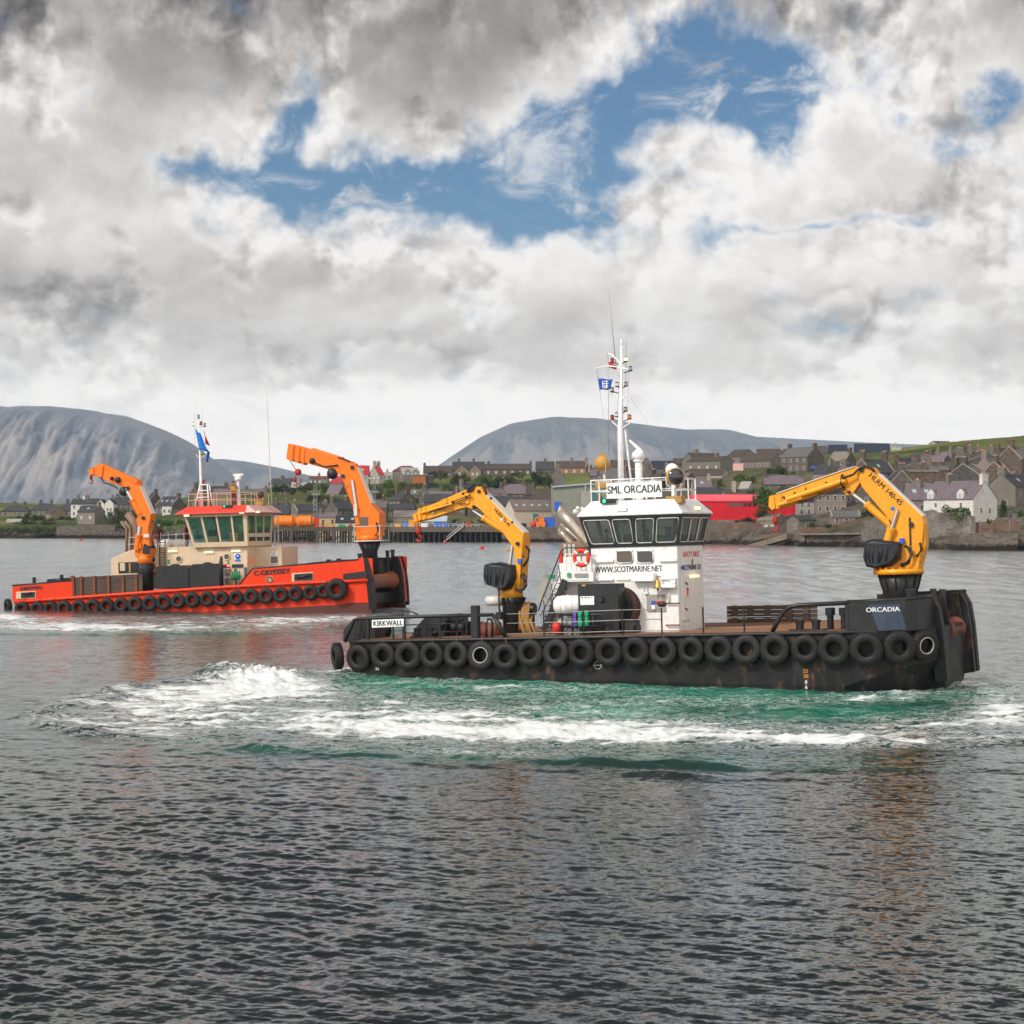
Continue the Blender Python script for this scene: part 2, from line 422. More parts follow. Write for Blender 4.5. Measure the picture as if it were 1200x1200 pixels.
def build_water():
    near = [6, 12, 18]
    pys = np.arange(1216, 648, -0.75)
    mid = EYE * FPX / (pys - HOR)
    far = np.geomspace(mid[-1] * 1.03, 2200, 60)
    vfar = np.array([3000, 4500, 8000, 14000, 30000])
    D = np.concatenate([near, mid, far, vfar])
    pxs = np.concatenate([[-9000, -4000, -1800, -900, -500, -250], np.arange(-130, 1331, 1.9), [1450, 1700, 2100, 3000, 5200, 10000]])
    DD, PX = np.meshgrid(D, pxs, indexing='ij')
    X = (PX - 600) / FPX * DD; Y = DD.copy()
    PY = HOR + EYE * FPX / DD
    dstep = np.gradient(D)[:, None]
    inner = (np.abs(PX - 600) < 760)
    rng = np.random.default_rng(3)
    Z = np.zeros_like(X)
    gust = 0.30 + 1.35 * fbm(X / 9.0, Y / 22.0, 4, 5)
    for k in range(110):
        lam = 0.12 * (3.6 / 0.12) ** (rng.random() ** 1.35)
        th = R(250) + rng.normal(0, 0.62)
        kx, ky = math.cos(th) * 2 * math.pi / lam, math.sin(th) * 2 * math.pi / lam
        slope = 0.0245 * (1.0 if lam < 0.5 else (0.5 / lam) ** 0.95)
        a = slope * lam / (2 * math.pi)
        w = np.clip((lam / np.maximum(dstep, 1e-3) - 1.6) / 2.2, 0, 1) * inner
        ph = kx * X + ky * Y + rng.random() * 6.283
        Z += a * w * (np.sin(ph) + 0.28 * np.sin(2 * ph + 1.57))
    Z *= gust * np.clip((36.0 / np.maximum(Y, 1)) ** 0.5, 0.3, 1.0)
    def es(items):
        t = np.zeros_like(X)
        for it in items:
            x, y, rx, ry, w = it[:5]
            t += w * np.exp(-((PX - x) / rx) ** 2 - ((PY - y) / ry) ** 2)
        return t
    foam = es([(300, 796, 62, 13, .80), (250, 812, 95, 15, .62), (345, 806, 70, 11, .5), (205, 833, 90, 15, .52), (330, 846, 150, 13, .60), (480, 856, 140, 12, .62),
               (620, 861, 150, 12, .62), (790, 862, 150, 12, .58), (950, 864, 140, 12, .48), (1090, 850, 90, 14, .45), (1185, 822, 60, 24, .62), (1130, 799, 40, 8, .7),
               (410, 786, 34, 6, .75), (520, 797, 60, 5, .3), (640, 806, 120, 4, .25), (760, 848, 120, 6, .4), (560, 838, 110, 10, .4), (150, 812, 60, 6, .42), (90, 846, 50, 6, .42),
               (880, 822, 150, 5, .25), (1010, 818, 60, 4, .5), (1060, 812, 40, 5, .55), (430, 825, 90, 14, .28), (680, 826, 380, 34, .22), (120, 832, 110, 20, .18), (150, 855, 70, 5, .4),
               (50, 733, 120, 8, .66), (210, 736, 150, 7, .60), (340, 728, 110, 6, .52), (200, 724, 220, 4, .35), (420, 724, 60, 5, .4), (470, 714, 34, 4, .6), (12, 722, 26, 6, .7), (560, 712, 120, 5, .12),
               (1150, 868, 90, 9, .40), (1020, 870, 90, 8, .30), (90, 850, 60, 7, .34), (170, 862, 80, 6, .36), (60, 838, 30, 6, .34), (110, 824, 50, 6, .36), (300, 872, 120, 6, .30), (480, 880, 140, 6, .30), (660, 884, 140, 6, .28), (1180, 842, 60, 10, .4), (560, 820, 260, 20, .12), (820, 893, 200, 4, .2)])
    green = es([(680, 832, 430, 46, .62), (705, 834, 75, 8, .75), (1000, 836, 110, 9, .6), (620, 801, 220, 11, .6), (450, 800, 60, 12, .5), (900, 815, 220, 9, .55),
                (400, 880, 170, 6, .28), (700, 889, 250, 6, .34), (950, 900, 120, 5, .3), (260, 868, 90, 5, .2), (150, 740, 260, 9, .45), (380, 735, 130, 8, .3), (1130, 810, 70, 14, .35), (300, 720, 200, 4, .25)])
    foam *= inner; green = np.clip(green, 0, 1.2) * inner
    def ridge(poly, sig, amp):
        P = np.array([[(x - 600) / FPX * (EYE * FPX / (y - HOR)), EYE * FPX / (y - HOR)] for x, y in poly])
        best = np.full(X.shape, 1e9); sgn = np.zeros_like(X)
        for a, b in zip(P[:-1], P[1:]):
            ab = b - a; L = (ab ** 2).sum()
            t = np.clip(((X - a[0]) * ab[0] + (Y - a[1]) * ab[1]) / L, 0, 1)
            d2 = (X - a[0] - t * ab[0]) ** 2 + (Y - a[1] - t * ab[1]) ** 2
            best = np.minimum(best, d2)
        return amp * np.exp(-best / (sig * sig))
    wob = np.clip((fbm(X / 4.2, Y / 3.0, 4, 21) - 0.33) * 3.4, 0.05, 1.25)
    Z += inner * wob * (ridge([(34, 846), (120, 863), (250, 871), (400, 883), (600, 892), (800, 899), (1000, 904), (1200, 888), (1300, 870)], 0.55, 0.17)
                        + ridge([(300, 878), (470, 892), (640, 904), (830, 912), (1010, 914), (1200, 900)], 0.45, 0.12)
                        + ridge([(36, 842), (90, 822), (150, 806), (220, 796), (262, 788)], 0.8, 0.24)
                        + ridge([(1010, 866), (1090, 880), (1180, 872), (1300, 860)], 0.5, 0.14)
                        + ridge([(-60, 742), (120, 745), (300, 742), (460, 736)], 0.9, 0.16))
    turb = np.clip(foam * 0.8 + green * 0.45, 0, 1)
    Z += turb * (0.36 * (fbm(X / 1.3, Y / 1.1, 5, 31, 0.6) - 0.5) + 0.26 * (fbm(X / 0.40, Y / 0.40, 3, 41) - 0.5))
    heap = es([(292, 789, 44, 9, 1.0), (330, 792, 46, 7, .5), (412, 788, 26, 5, .55), (250, 797, 50, 8, .45), (1128, 803, 26, 6, .45)])
    Z += inner * heap * (0.04 + 0.95 * (fbm(X / 0.55, Y / 0.7, 5, 51, 0.62) - 0.38))
    V = np.stack([X, Y, Z], -1).reshape(-1, 3)
    me = grid_mesh('water', V, len(D), len(pxs), M_WATER)
    set_attr(me, 'foam', foam); set_attr(me, 'aerated', green)
    o = link(bpy.data.objects.new('water', me)); o['kind'] = 'structure'
build_water()
# ================================================================== hills across the sound
def hill_material(name, a, b, c, sc=1.0):
    m, g, p, out = new_mat(name)
    co = g.coord('Object')
    st = g.vmul(co, (1.0, 0.35, 0.35))
    n1 = g.noise(st, 0.0085 * sc, 9, 0.70, dist=0.5)
    n2 = g.noise(co, 0.0022 * sc, 5, 0.55)
    gul = g.attr('gully'); up = g.attr('height')
    spk = g.noise(co, 0.045 * sc, 6, 0.75)
    col = g.mix(g.smooth(g.add(g.mul(n1, 0.7), g.mul(spk, 0.3)), 0.42, 0.60), a, b)
    col = g.mix(g.mul(g.smooth(g.add(g.sub(n1, 0.5), g.mul(gul, 0.9)), 0.25, 0.75), 0.75), col, c)
    col = g.mix(g.mul(g.smooth(up, 0.55, 0.95), g.lin(n2, 0.3, 0.7, 0.2, 0.8)), col, tuple(0.45 * (x + y) for x, y in zip(b, c)))
    g.l.new(col, p.inputs['Base Color']); p.inputs['Roughness'].default_value = 0.95
    p.inputs['Specular IOR Level'].default_value = 0.1
    g.l.new(g.bump(g.noise(co, 0.02 * sc, 8, 0.75), 1.0, 22.0), p.inputs['Normal'])
    return m
def make_hill(name, prof, D, run, mat_, gully=0.06, seed=1, x0=None, x1=None, n=420, nt=110, gl=110.0):
    px = np.linspace(x0 if x0 is not None else prof[0][0], x1 if x1 is not None else prof[-1][0], n)
    py = np.interp(px, [p_[0] for p_ in prof], [p_[1] for p_ in prof])
    ker = np.ones(9) / 9
    py = np.convolve(np.pad(py, 4, mode='edge'), ker, mode='valid')
    top = np.maximum((HOR - py) * D / FPX + EYE, 0)
    t = np.concatenate([np.linspace(0, 1, nt), np.linspace(1.03, 1.9, 24)])
    T, TOP = np.meshgrid(t, top, indexing='ij'); _, PX = np.meshgrid(t, px, indexing='ij')
    Y = D - run * (1 - T)
    X = (PX - 600) / FPX * D
    sh = np.where(T < 1, np.clip(1.0 * np.sin(np.clip(T, 0, 1) * math.pi / 2) ** 1.15, 0, 1), np.cos((T - 1) / 0.9 * math.pi / 2) ** 1.3)
    gx = X / gl + 1.7 * (fbm(X / 520, T * 1.8, 4, seed + 3) - 0.5) + T * 1.1
    rid = 1 - np.abs(2 * fbm(gx, T * 1.6 + 3, 5, seed, 0.6) - 1)
    rid2 = 1 - np.abs(2 * fbm(gx * 3.1, T * 3.4 + 5, 4, seed + 9, 0.6) - 1)
    bell = np.sin(np.clip(T * 1.25, 0, 1) * math.pi) ** 0.8 * 0.9 + 0.1 * (T < 1)
    gu = (rid * 0.7 + rid2 * 0.3)
    Z = TOP * sh + TOP * gully * bell * (gu - 0.6) * 2.0 + TOP * 0.02 * (fbm(X / 200, Y / 200, 4, seed + 20) - 0.5) * (T < 0.97)
    V = np.stack([X, Y, np.where(T <= 0.0, -30, Z)], -1).reshape(-1, 3)
    me = grid_mesh(name, V, len(t), n, mat_)
    set_attr(me, 'gully', np.clip((gu - 0.55) * bell * 2.2, 0, 1)); set_attr(me, 'height', np.clip(T, 0, 1))
    o = link(bpy.data.objects.new(name, me)); o['kind'] = 'structure'
    return o
MH1 = hill_material('hazy_hill_scree', (0.085, 0.105, 0.145), (0.20, 0.21, 0.235), (0.52, 0.45, 0.41))  # rock colours with some blue distance haze mixed in
MH2 = hill_material('hazy_hill_heather', (0.115, 0.135, 0.17), (0.19, 0.205, 0.235), (0.38, 0.355, 0.33), 1.3)  # heather colours, likewise tinted with blue haze
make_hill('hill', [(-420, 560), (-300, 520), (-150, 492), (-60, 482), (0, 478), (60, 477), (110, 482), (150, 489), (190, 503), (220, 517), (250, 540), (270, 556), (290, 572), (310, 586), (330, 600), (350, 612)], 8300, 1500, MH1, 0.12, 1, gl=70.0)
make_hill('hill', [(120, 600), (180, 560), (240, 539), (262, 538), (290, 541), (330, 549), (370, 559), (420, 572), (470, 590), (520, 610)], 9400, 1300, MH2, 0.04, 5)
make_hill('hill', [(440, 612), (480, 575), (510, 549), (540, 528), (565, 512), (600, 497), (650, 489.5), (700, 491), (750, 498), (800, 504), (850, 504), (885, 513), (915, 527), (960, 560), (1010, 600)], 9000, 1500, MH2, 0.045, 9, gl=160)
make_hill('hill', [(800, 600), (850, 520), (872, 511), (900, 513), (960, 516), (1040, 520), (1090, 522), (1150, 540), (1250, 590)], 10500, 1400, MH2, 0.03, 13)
# ================================================================== land
LAND_PX = [-500, 0, 150, 320, 480, 650, 820, 960, 1100, 1200, 1700]
LAND_D0 = [900, 838, 828, 738, 688, 690, 606, 545, 474, 462, 440]
LAND_T = [-14, -3, 1, 6, 35, 90, 170, 260, 340, 440, 560, 760, 1100]
LAND_Z = {
    -500: [-4, -1, 1.2, 3.6, 7, 9, 11, 15, 18, 19, 18, 6, -5],
    0:    [-4, -1, 1.2, 3.8, 6.6, 9.0, 10.5, 14, 18.2, 19.4, 18, 4, -5],
    150:  [-4, -1, 1.2, 4.0, 7.5, 9.5, 11.5, 15, 17.0, 17.4, 16, 4, -5],
    320:  [-4, -1, 1.2, 5.0, 8.0, 14.5, 20, 24, 25.0, 24, 18, 4, -5],
    480:  [-4, -1, 1.2, 5.2, 6.6, 11.5, 18.5, 26, 30.0, 31, 27, 8, -5],
    650:  [-4, -1, 1.2, 5.2, 7.0, 15.5, 20.5, 29, 31.0, 32, 27, 8, -5],
    820:  [-4, -1, 1.2, 4.2, 7.2, 15.5, 22.5, 28.5, 32.5, 34, 30, 10, -5],
    960:  [-4, -1, 1.0, 2.5, 6.0, 14.0, 21.0, 27.5, 36.5, 38, 35, 12, -5],
    1100: [-4, -1, 1.0, 2.5, 6.4, 11.5, 18.5, 27, 34.5, 42.5, 44, 20, -5],
    1200: [-4, -1, 1.0, 2.5, 6.4, 11.5, 18.5, 28, 35.5, 45, 51, 30, -5],
    1700: [-4, -1, 1.0, 2.5, 6.4, 11.5, 19.0, 30, 40, 50, 60, 40, -5]}
def land_z(px, D):
    px = np.asarray(px, float); D = np.asarray(D, float)
    t = D - np.interp(px, LAND_PX, LAND_D0)
    cols = np.stack([np.interp(t, LAND_T, LAND_Z[k]) for k in LAND_PX], 0)
    i = np.clip(np.searchsorted(LAND_PX, px) - 1, 0, len(LAND_PX) - 2)
    a = np.take(LAND_PX, i).astype(float); b = np.take(LAND_PX, i + 1).astype(float)
    f = np.clip((px - a) / (b - a), 0, 1)
    ia = np.take_along_axis(cols, i[None], 0)[0] if cols.ndim > 1 else cols[i]
    ib = np.take_along_axis(cols, (i + 1)[None], 0)[0] if cols.ndim > 1 else cols[i + 1]
    return ia * (1 - f) + ib * f
def land_material():
    m, g, p, out = new_mat('land_ground')
    co = g.coord('Object'); x, y, z = g.sep(co)
    n = g.noise(co, 0.03, 6, 0.6); n2 = g.noise(co, 0.35, 7, 0.68); n3 = g.noise(g.vmul(co, (0.4, 1, 1)), 0.018, 4, 0.5)
    grass = g.mix(g.smooth(n, 0.35, 0.65), (0.042, 0.062, 0.016), (0.100, 0.118, 0.028))
    grass = g.mix(g.mul(g.smooth(n3, 0.45, 0.65), 0.8), grass, (0.19, 0.20, 0.055))
    grass = g.mix(g.smooth(n2, 0.50, 0.75), grass, (0.055, 0.055, 0.025))
    town = g.mul(g.attr('town'), g.smooth(g.add(n, g.mul(g.sub(n2, 0.5), 0.7)), 0.30, 0.46))
    yard = g.mix(g.smooth(n2, 0.42, 0.6), (0.06, 0.05, 0.038), (0.125, 0.105, 0.085))
    grass = g.mix(town, grass, yard)
    rock = g.mix(g.smooth(n2, 0.4, 0.62), (0.040, 0.034, 0.028), (0.125, 0.103, 0.085))
    weed = g.mix(g.smooth(n2, 0.45, 0.6), (0.012, 0.011, 0.009), (0.05, 0.04, 0.025))
    zz = g.add(z, g.mul(g.sub(n2, 0.5), 2.6))
    col = g.mix(g.smooth(zz, 3.0, 4.4), rock, grass)
    col = g.mix(g.smooth(zz, 1.7, 1.1), col, weed)
    g.l.new(col, p.inputs['Base Color']); p.inputs['Roughness'].default_value = 0.95
    p.inputs['Specular IOR Level'].default_value = 0.15
    g.l.new(g.bump(n2, 0.7, 0.8), p.inputs['Normal'])
    return m
def build_land():
    px = np.concatenate([[-6000, -2500, -1200, -500], np.arange(-300, 1501, 4.0), [1700, 2500, 4500, 9000]])
    t = np.concatenate([np.arange(-14, 12, 1.0), np.arange(12, 120, 4.0), np.arange(120, 620, 8.0), [660, 720, 800, 920, 1100]])
    T, PX = np.meshgrid(t, px, indexing='ij')
    D = np.interp(PX, LAND_PX, LAND_D0) + T
    D = D + 5.0 * (fbm(PX / 30, T * 0 + 1.3, 4, 61) - 0.5) * np.clip(1 - np.abs(T) / 14, 0, 1)
    X = (PX - 600) / FPX * D
    Z = land_z(PX.ravel(), (np.interp(PX, LAND_PX, LAND_D0) + T).ravel()).reshape(PX.shape)
    Z = Z + (fbm(X / 2.2, D / 2.2, 4, 71) - 0.5) * np.where(T < 8, np.interp(PX, [700, 860], [2.6, 1.3]), 0.7) * (T > -12) + (fbm(X / 30, D / 30, 3, 77) - 0.5) * np.clip((T - 60) / 80, 0, 1) * 2.5
    me = grid_mesh('land', np.stack([X, D, Z], -1).reshape(-1, 3), len(t), len(px), land_material())
    set_attr(me, 'town', np.clip((PX - 560) / 160, 0.35, 1) * np.clip((PX - 300) / 60, 0, 1) * np.clip(1.25 - T / np.interp(PX, [300, 700, 900, 1040, 1200], [150, 200, 330, 280, 290]), 0, 1) * np.where(PX < 300, 0.4, 1))
    o = link(bpy.data.objects.new('land', me)); o['kind'] = 'structure'
build_land()
# ================================================================== air
def build_haze():
    m = bpy.data.materials.new('haze_air'); m.use_nodes = True; m.node_tree.nodes.clear()
    g = NT(m.node_tree)
    out = g.n.new('ShaderNodeOutputMaterial'); v = g.n.new('ShaderNodeVolumePrincipled')
    v.inputs['Color'].default_value = (0.62, 0.79, 1.0, 1); v.inputs['Density'].default_value = 6.0e-5
    v.inputs['Anisotropy'].default_value = 0.0
    g.l.new(v.outputs[0], out.inputs['Volume'])
    b = MB().box((-6500, -60, -60), (6500, 11200, 560))
    o = b.build('haze', m); o['kind'] = 'stuff'
build_haze()
# ================================================================== materials for built things
def paint(name, col, rough=0.5, dirt=0.25, rust=0.0, dirtcol=(0.05, 0.042, 0.035), scale=1.0, metal=0.0, bump=0.0, spec=0.4):
    """weathered coat: uneven tone, vertical dirt runs, blooms of rust"""
    m, g, p, out = new_mat(name)
    co = g.coord('Object')
    n = g.noise(co, 1.3 * scale, 6, 0.6)
    st = g.noise(g.vmul(co, (1.0, 1.0, 0.12)), 3.5 * scale, 5, 0.65)
    c = g.mix(g.smooth(n, 0.3, 0.7), tuple(x * 0.90 for x in col), tuple(min(1, x * 1.08) for x in col))
    if dirt: c = g.mix(g.mul(g.smooth(g.add(g.mul(n, 0.45), g.mul(st, 0.55)), 0.47, 0.68), dirt), c, dirtcol)
    if rust:
        rn = g.noise(g.vmul(co, (1, 1, 0.45)), 2.6 * scale, 8, 0.7)
        c = g.mix(g.mul(g.smooth(rn, 0.60, 0.68), min(1.0, rust * 1.0)), c, (0.16, 0.062, 0.028))
        c = g.mix(g.mul(g.smooth(rn, 0.545, 0.62), 0.4 * rust), c, (0.10, 0.055, 0.035))
    g.l.new(c, p.inputs['Base Color'])
    g.l.new(g.lin(n, 0.3, 0.7, max(0.05, rough - 0.1), min(1, rough + 0.12)), p.inputs['Roughness'])
    p.inputs['Metallic'].default_value = metal; p.inputs['Specular IOR Level'].default_value = spec
    if bump: g.l.new(g.bump(g.noise(co, 14 * scale, 5, 0.6), bump, 0.01), p.inputs['Normal'])
    return m
def plain(name, col, rough=0.6, metal=0.0, spec=0.4, emit=None, es=0.0):
    m, g, p, out = new_mat(name)
    co = g.coord('Object'); n = g.noise(co, 5.0, 4, 0.6)
    g.l.new(g.mix(g.smooth(n, 0.3, 0.7), tuple(x * 0.88 for x in col), tuple(min(1, x * 1.08) for x in col)), p.inputs['Base Color'])
    p.inputs['Roughness'].default_value = rough; p.inputs['Metallic'].default_value = metal
    p.inputs['Specular IOR Level'].default_value = spec
    if emit: p.inputs['Emission Color'].default_value = tuple(emit) + (1,); p.inputs['Emission Strength'].default_value = es
    return m
def glass(name, tint, clear=0.5, rough=0.03, base=(0.11, 0.135, 0.125)):
    m, g, p, out = new_mat(name)
    tr = g.n.new('ShaderNodeBsdfTransparent'); tr.inputs[0].default_value = tuple(tint) + (1,)
    p.inputs['Base Color'].default_value = tuple(base) + (1,); p.inputs['Roughness'].default_value = rough
    p.inputs['Specular IOR Level'].default_value = 0.6
    ms = g.n.new('ShaderNodeMixShader'); ms.inputs[0].default_value = clear
    g.l.new(p.outputs[0], ms.inputs[1]); g.l.new(tr.outputs[0], ms.inputs[2]); g.l.new(ms.outputs[0], out.inputs['Surface'])
    return m
def wood(name, a, b, scale=1.0):
    m, g, p, out = new_mat(name)
    co = g.coord('Object')
    n = g.noise(g.vmul(co, (0.25, 1, 3.0)), 4 * scale, 6, 0.65); n2 = g.noise(co, 0.7 * scale, 4)
    x, y, z = g.sep(co)
    pl = g.math('FRACT', g.mul(z, 3.6 * scale))
    seam = g.math('MAXIMUM', g.smooth(pl, 0.06, 0.0), g.smooth(pl, 0.94, 1.0))
    c = g.mix(g.smooth(g.add(g.mul(n, 0.7), g.mul(n2, 0.3)), 0.35, 0.65), a, b)
    c = g.mix(g.mul(seam, 0.8), c, tuple(x_ * 0.25 for x_ in a))
    g.l.new(c, p.inputs['Base Color']); p.inputs['Roughness'].default_value = 0.85
    return m
M = {}
M['black_hull'] = paint('black_hull_paint', (0.010, 0.0105, 0.012), 0.5, 0.7, 0.95, (0.050, 0.040, 0.032), 0.9, spec=0.25)
M['black_paint'] = paint('black_deck_paint', (0.0125, 0.014, 0.016), 0.42, 0.4, 0.2, (0.045, 0.04, 0.036), 1.5)
M['black_metal'] = plain('black_steel', (0.016, 0.017, 0.019), 0.45)
M['blue_black'] = paint('dark_blue_panel', (0.035, 0.048, 0.082), 0.5, 0.35, 0.12, (0.09, 0.09, 0.095), 2.0)
M['tyre'] = paint('tyre_rubber', (0.0105, 0.0102, 0.010), 0.6, 0.5, 0.0, (0.036, 0.031, 0.027), 4.0, bump=0.4, spec=0.35)
M['tyre_rim'] = plain('worn_white_rim', (0.42, 0.39, 0.33), 0.8)
M['deck'] = paint('deck_boards', (0.25, 0.115, 0.055), 0.8, 0.5, 0.3, (0.10, 0.06, 0.04), 1.5)
M['white'] = paint('white_paint', (0.78, 0.78, 0.77), 0.42, 0.28, 0.22, (0.40, 0.35, 0.30), 1.6)
M['white_clean'] = plain('white_enamel', (0.82, 0.82, 0.81), 0.4)
M['offwhite'] = plain('offwhite_metal', (0.62, 0.61, 0.58), 0.5)
M['cream'] = paint('cream_paint', (0.66, 0.50, 0.34), 0.45, 0.22, 0.06, (0.30, 0.20, 0.13), 1.4)
M['red_hull'] = paint('orange_red_paint', (0.76, 0.046, 0.010), 0.45, 0.28, 0.12, (0.26, 0.022, 0.008), 1.0, spec=0.25)
M['antifoul'] = paint('red_brown_antifouling', (0.10, 0.026, 0.020), 0.6, 0.5, 0.0, (0.03, 0.015, 0.012), 1.0)
M['red_roof'] = paint('red_roof_paint', (0.72, 0.055, 0.032), 0.5, 0.15, 0.0, (0.3, 0.04, 0.03), 1.2)
M['pink_roof'] = paint('pale_pink_paint', (0.72, 0.42, 0.40), 0.5, 0.25, 0.0, (0.5, 0.25, 0.22), 2.0)  # pale pink for the red roof's bow slope and a sign board
M['yellow'] = paint('amber_crane_paint', (0.82, 0.335, 0.012), 0.40, 0.34, 0.16, (0.34, 0.13, 0.02), 2.0)
M['orange'] = paint('orange_crane_paint', (0.84, 0.185, 0.006), 0.40, 0.30, 0.10, (0.34, 0.06, 0.01), 2.0)
M['chrome'] = plain('hydraulic_rod_steel', (0.62, 0.63, 0.65), 0.22, 0.9)
M['strip'] = plain('pale_boom_strip', (0.72, 0.68, 0.62), 0.5)
M['cover'] = paint('black_vinyl_cover', (0.014, 0.016, 0.021), 0.38, 0.3, 0.0, (0.05, 0.055, 0.065), 2.5, bump=0.5)
M['hose'] = plain('black_hose', (0.012, 0.012, 0.013), 0.5)
M['rope'] = paint('manila_rope', (0.36, 0.20, 0.065), 0.9, 0.5, 0.0, (0.12, 0.06, 0.02), 8.0)
M['rust'] = paint('rusty_steel', (0.20, 0.070, 0.032), 0.8, 0.6, 0.6, (0.06, 0.03, 0.02), 2.0)
M['roller'] = paint('worn_orange_roller', (0.25, 0.075, 0.032), 0.6, 0.7, 0.5, (0.12, 0.05, 0.03), 3.0)
M['roller_dark'] = paint('worn_red_brown_roller', (0.20, 0.060, 0.035), 0.6, 0.6, 0.4, (0.05, 0.03, 0.03), 3.0)
M['drum'] = paint('brown_wire_drum', (0.10, 0.055, 0.040), 0.7, 0.6, 0.5, (0.03, 0.025, 0.02), 3.0)
M['brass'] = plain('brass_metal', (0.55, 0.30, 0.08), 0.35, 0.7)
M['amber'] = paint('amber_searchlight_paint', (0.50, 0.27, 0.055), 0.55, 0.35, 0.1, (0.22, 0.11, 0.03), 5.0)
M['glass'] = glass('wheelhouse_glass', (0.80, 0.88, 0.85), 0.62)
M['glass_green'] = glass('green_wheelhouse_glass', (0.62, 0.86, 0.83), 0.74, base=(0.05, 0.13, 0.12))
M['dark_glass'] = plain('dark_window_glass', (0.030, 0.034, 0.038), 0.08, 0.0, 0.8)
M['brown_blind'] = plain('brown_window_blind', (0.10, 0.075, 0.055), 0.3, 0.0, 0.7)
M['lens_red'] = plain('red_lens', (0.45, 0.02, 0.02), 0.25)
M['lens_orange'] = plain('orange_lens', (0.75, 0.16, 0.01), 0.3)
M['lens_grey'] = plain('grey_lens', (0.32, 0.32, 0.30), 0.25)
M['lamp_on'] = plain('lit_lamp_face', (0.9, 0.75, 0.5), 0.4, emit=(1.0, 0.72, 0.36), es=1.7)
M['tube_on'] = plain('lit_tube', (0.9, 0.8, 0.6), 0.4, emit=(1.0, 0.80, 0.42), es=1.1)
M['green_on'] = plain('lit_green_light', (0.05, 0.6, 0.3), 0.4, emit=(0.05, 1.0, 0.45), es=1.0)
M['black_text'] = plain('black_lettering', (0.020, 0.021, 0.026), 0.6)
M['dark_red_text'] = plain('red_lettering', (0.60, 0.03, 0.035), 0.6)
M['white_text'] = plain('white_lettering', (0.75, 0.76, 0.78), 0.6)
M['orange_text'] = plain('orange_lettering', (0.70, 0.25, 0.04), 0.7)
M['lifebuoy'] = plain('red_lifebuoy', (0.72, 0.042, 0.020), 0.6)
M['signblue'] = plain('blue_sign', (0.02, 0.12, 0.55), 0.5)
M['signgreen'] = plain('green_sign', (0.03, 0.28, 0.11), 0.5)
M['flagblue'] = plain('blue_flag_cloth', (0.015, 0.085, 0.42), 0.85)
M['flagsky'] = plain('sky_blue_flag_cloth', (0.020, 0.19, 0.58), 0.85)
M['flagred'] = plain('red_flag_cloth', (0.55, 0.025, 0.030), 0.85)
M['glove_green'] = plain('green_rubber_glove', (0.01, 0.36, 0.16), 0.5)
M['purple'] = plain('purple_cloth', (0.14, 0.07, 0.42), 0.7)
M['red_plastic'] = plain('red_plastic', (0.62, 0.03, 0.02), 0.5)
M['hook_red'] = plain('dull_red_hook', (0.36, 0.028, 0.018), 0.55)
M['orange_plastic'] = plain('orange_plastic', (0.78, 0.17, 0.015), 0.45)
M['grey_steel'] = plain('grey_steel', (0.26, 0.26, 0.26), 0.5, 0.3)
M['wire'] = plain('steel_wire', (0.34, 0.33, 0.31), 0.5, 0.3)
M['dark_wood'] = wood('weathered_hardwood', (0.040, 0.028, 0.022), (0.115, 0.080, 0.060))
M['brown_wood'] = wood('brown_bulwark_boards', (0.040, 0.026, 0.020), (0.115, 0.076, 0.056))
M['plywood'] = wood('varnished_box_wood', (0.36, 0.19, 0.055), (0.50, 0.28, 0.09))
M['brown_steel'] = paint('brown_exhaust_casing', (0.26, 0.165, 0.115), 0.55, 0.45, 0.3, (0.10, 0.06, 0.045), 1.5)
M['exhaust'] = paint('bare_exhaust_steel', (0.50, 0.43, 0.36), 0.35, 0.5, 0.2, (0.22, 0.13, 0.08), 1.5, metal=0.6)
M['tarp'] = paint('grey_tarpaulin', (0.33, 0.32, 0.28), 0.8, 0.4, 0.0, (0.14, 0.13, 0.11), 3.0)
M['skin'] = plain('skin', (0.45, 0.25, 0.18), 0.6)
M['overall_red'] = plain('dark_red_overalls', (0.17, 0.014, 0.022), 0.85)
M['lifejacket'] = plain('yellow_black_lifejacket', (0.45, 0.24, 0.03), 0.7)
M['clothing_dark'] = plain('dark_jacket', (0.02, 0.02, 0.024), 0.85)
M['hair'] = plain('dark_hair', (0.035, 0.022, 0.015), 0.9)
M['helmet'] = plain('white_helmet', (0.75, 0.74, 0.72), 0.4)
M['lining'] = plain('wheelhouse_lining', (0.50, 0.50, 0.48), 0.7)
M['seatgrey'] = plain('dark_chair_cloth', (0.03, 0.04, 0.05), 0.8)
M['teal_in'] = plain('teal_light_toned_lining', (0.34, 0.42, 0.40), 0.7)  # light through the green glass put into the lining colour
def skin_body(name, joints, edges, mat_, parent=None, sub=1, root=0):
    me = bpy.data.meshes.new(name)
    me.from_pydata([j[0] for j in joints], edges, []); me.update()
    o = bpy.data.objects.new(name, me); link(o)
    sk = o.modifiers.new('skin', 'SKIN')
    for i, j in enumerate(joints):
        v = me.skin_vertices[0].data[i]
        v.radius = (j[1], j[2] if len(j) > 2 else j[1]); v.use_root = (i == root)
    ss = o.modifiers.new('subsurf', 'SUBSURF'); ss.levels = sub; ss.render_levels = sub
    dg = bpy.context.evaluated_depsgraph_get(); dg.update()
    me2 = bpy.data.meshes.new_from_object(o.evaluated_get(dg))
    bpy.data.objects.remove(o); me2.name = name
    me2.materials.clear(); me2.materials.append(mat_)
    me2.polygons.foreach_set('use_smooth', [True] * len(me2.polygons))
    r = bpy.data.objects.new(name, me2)
    return link(r, parent)
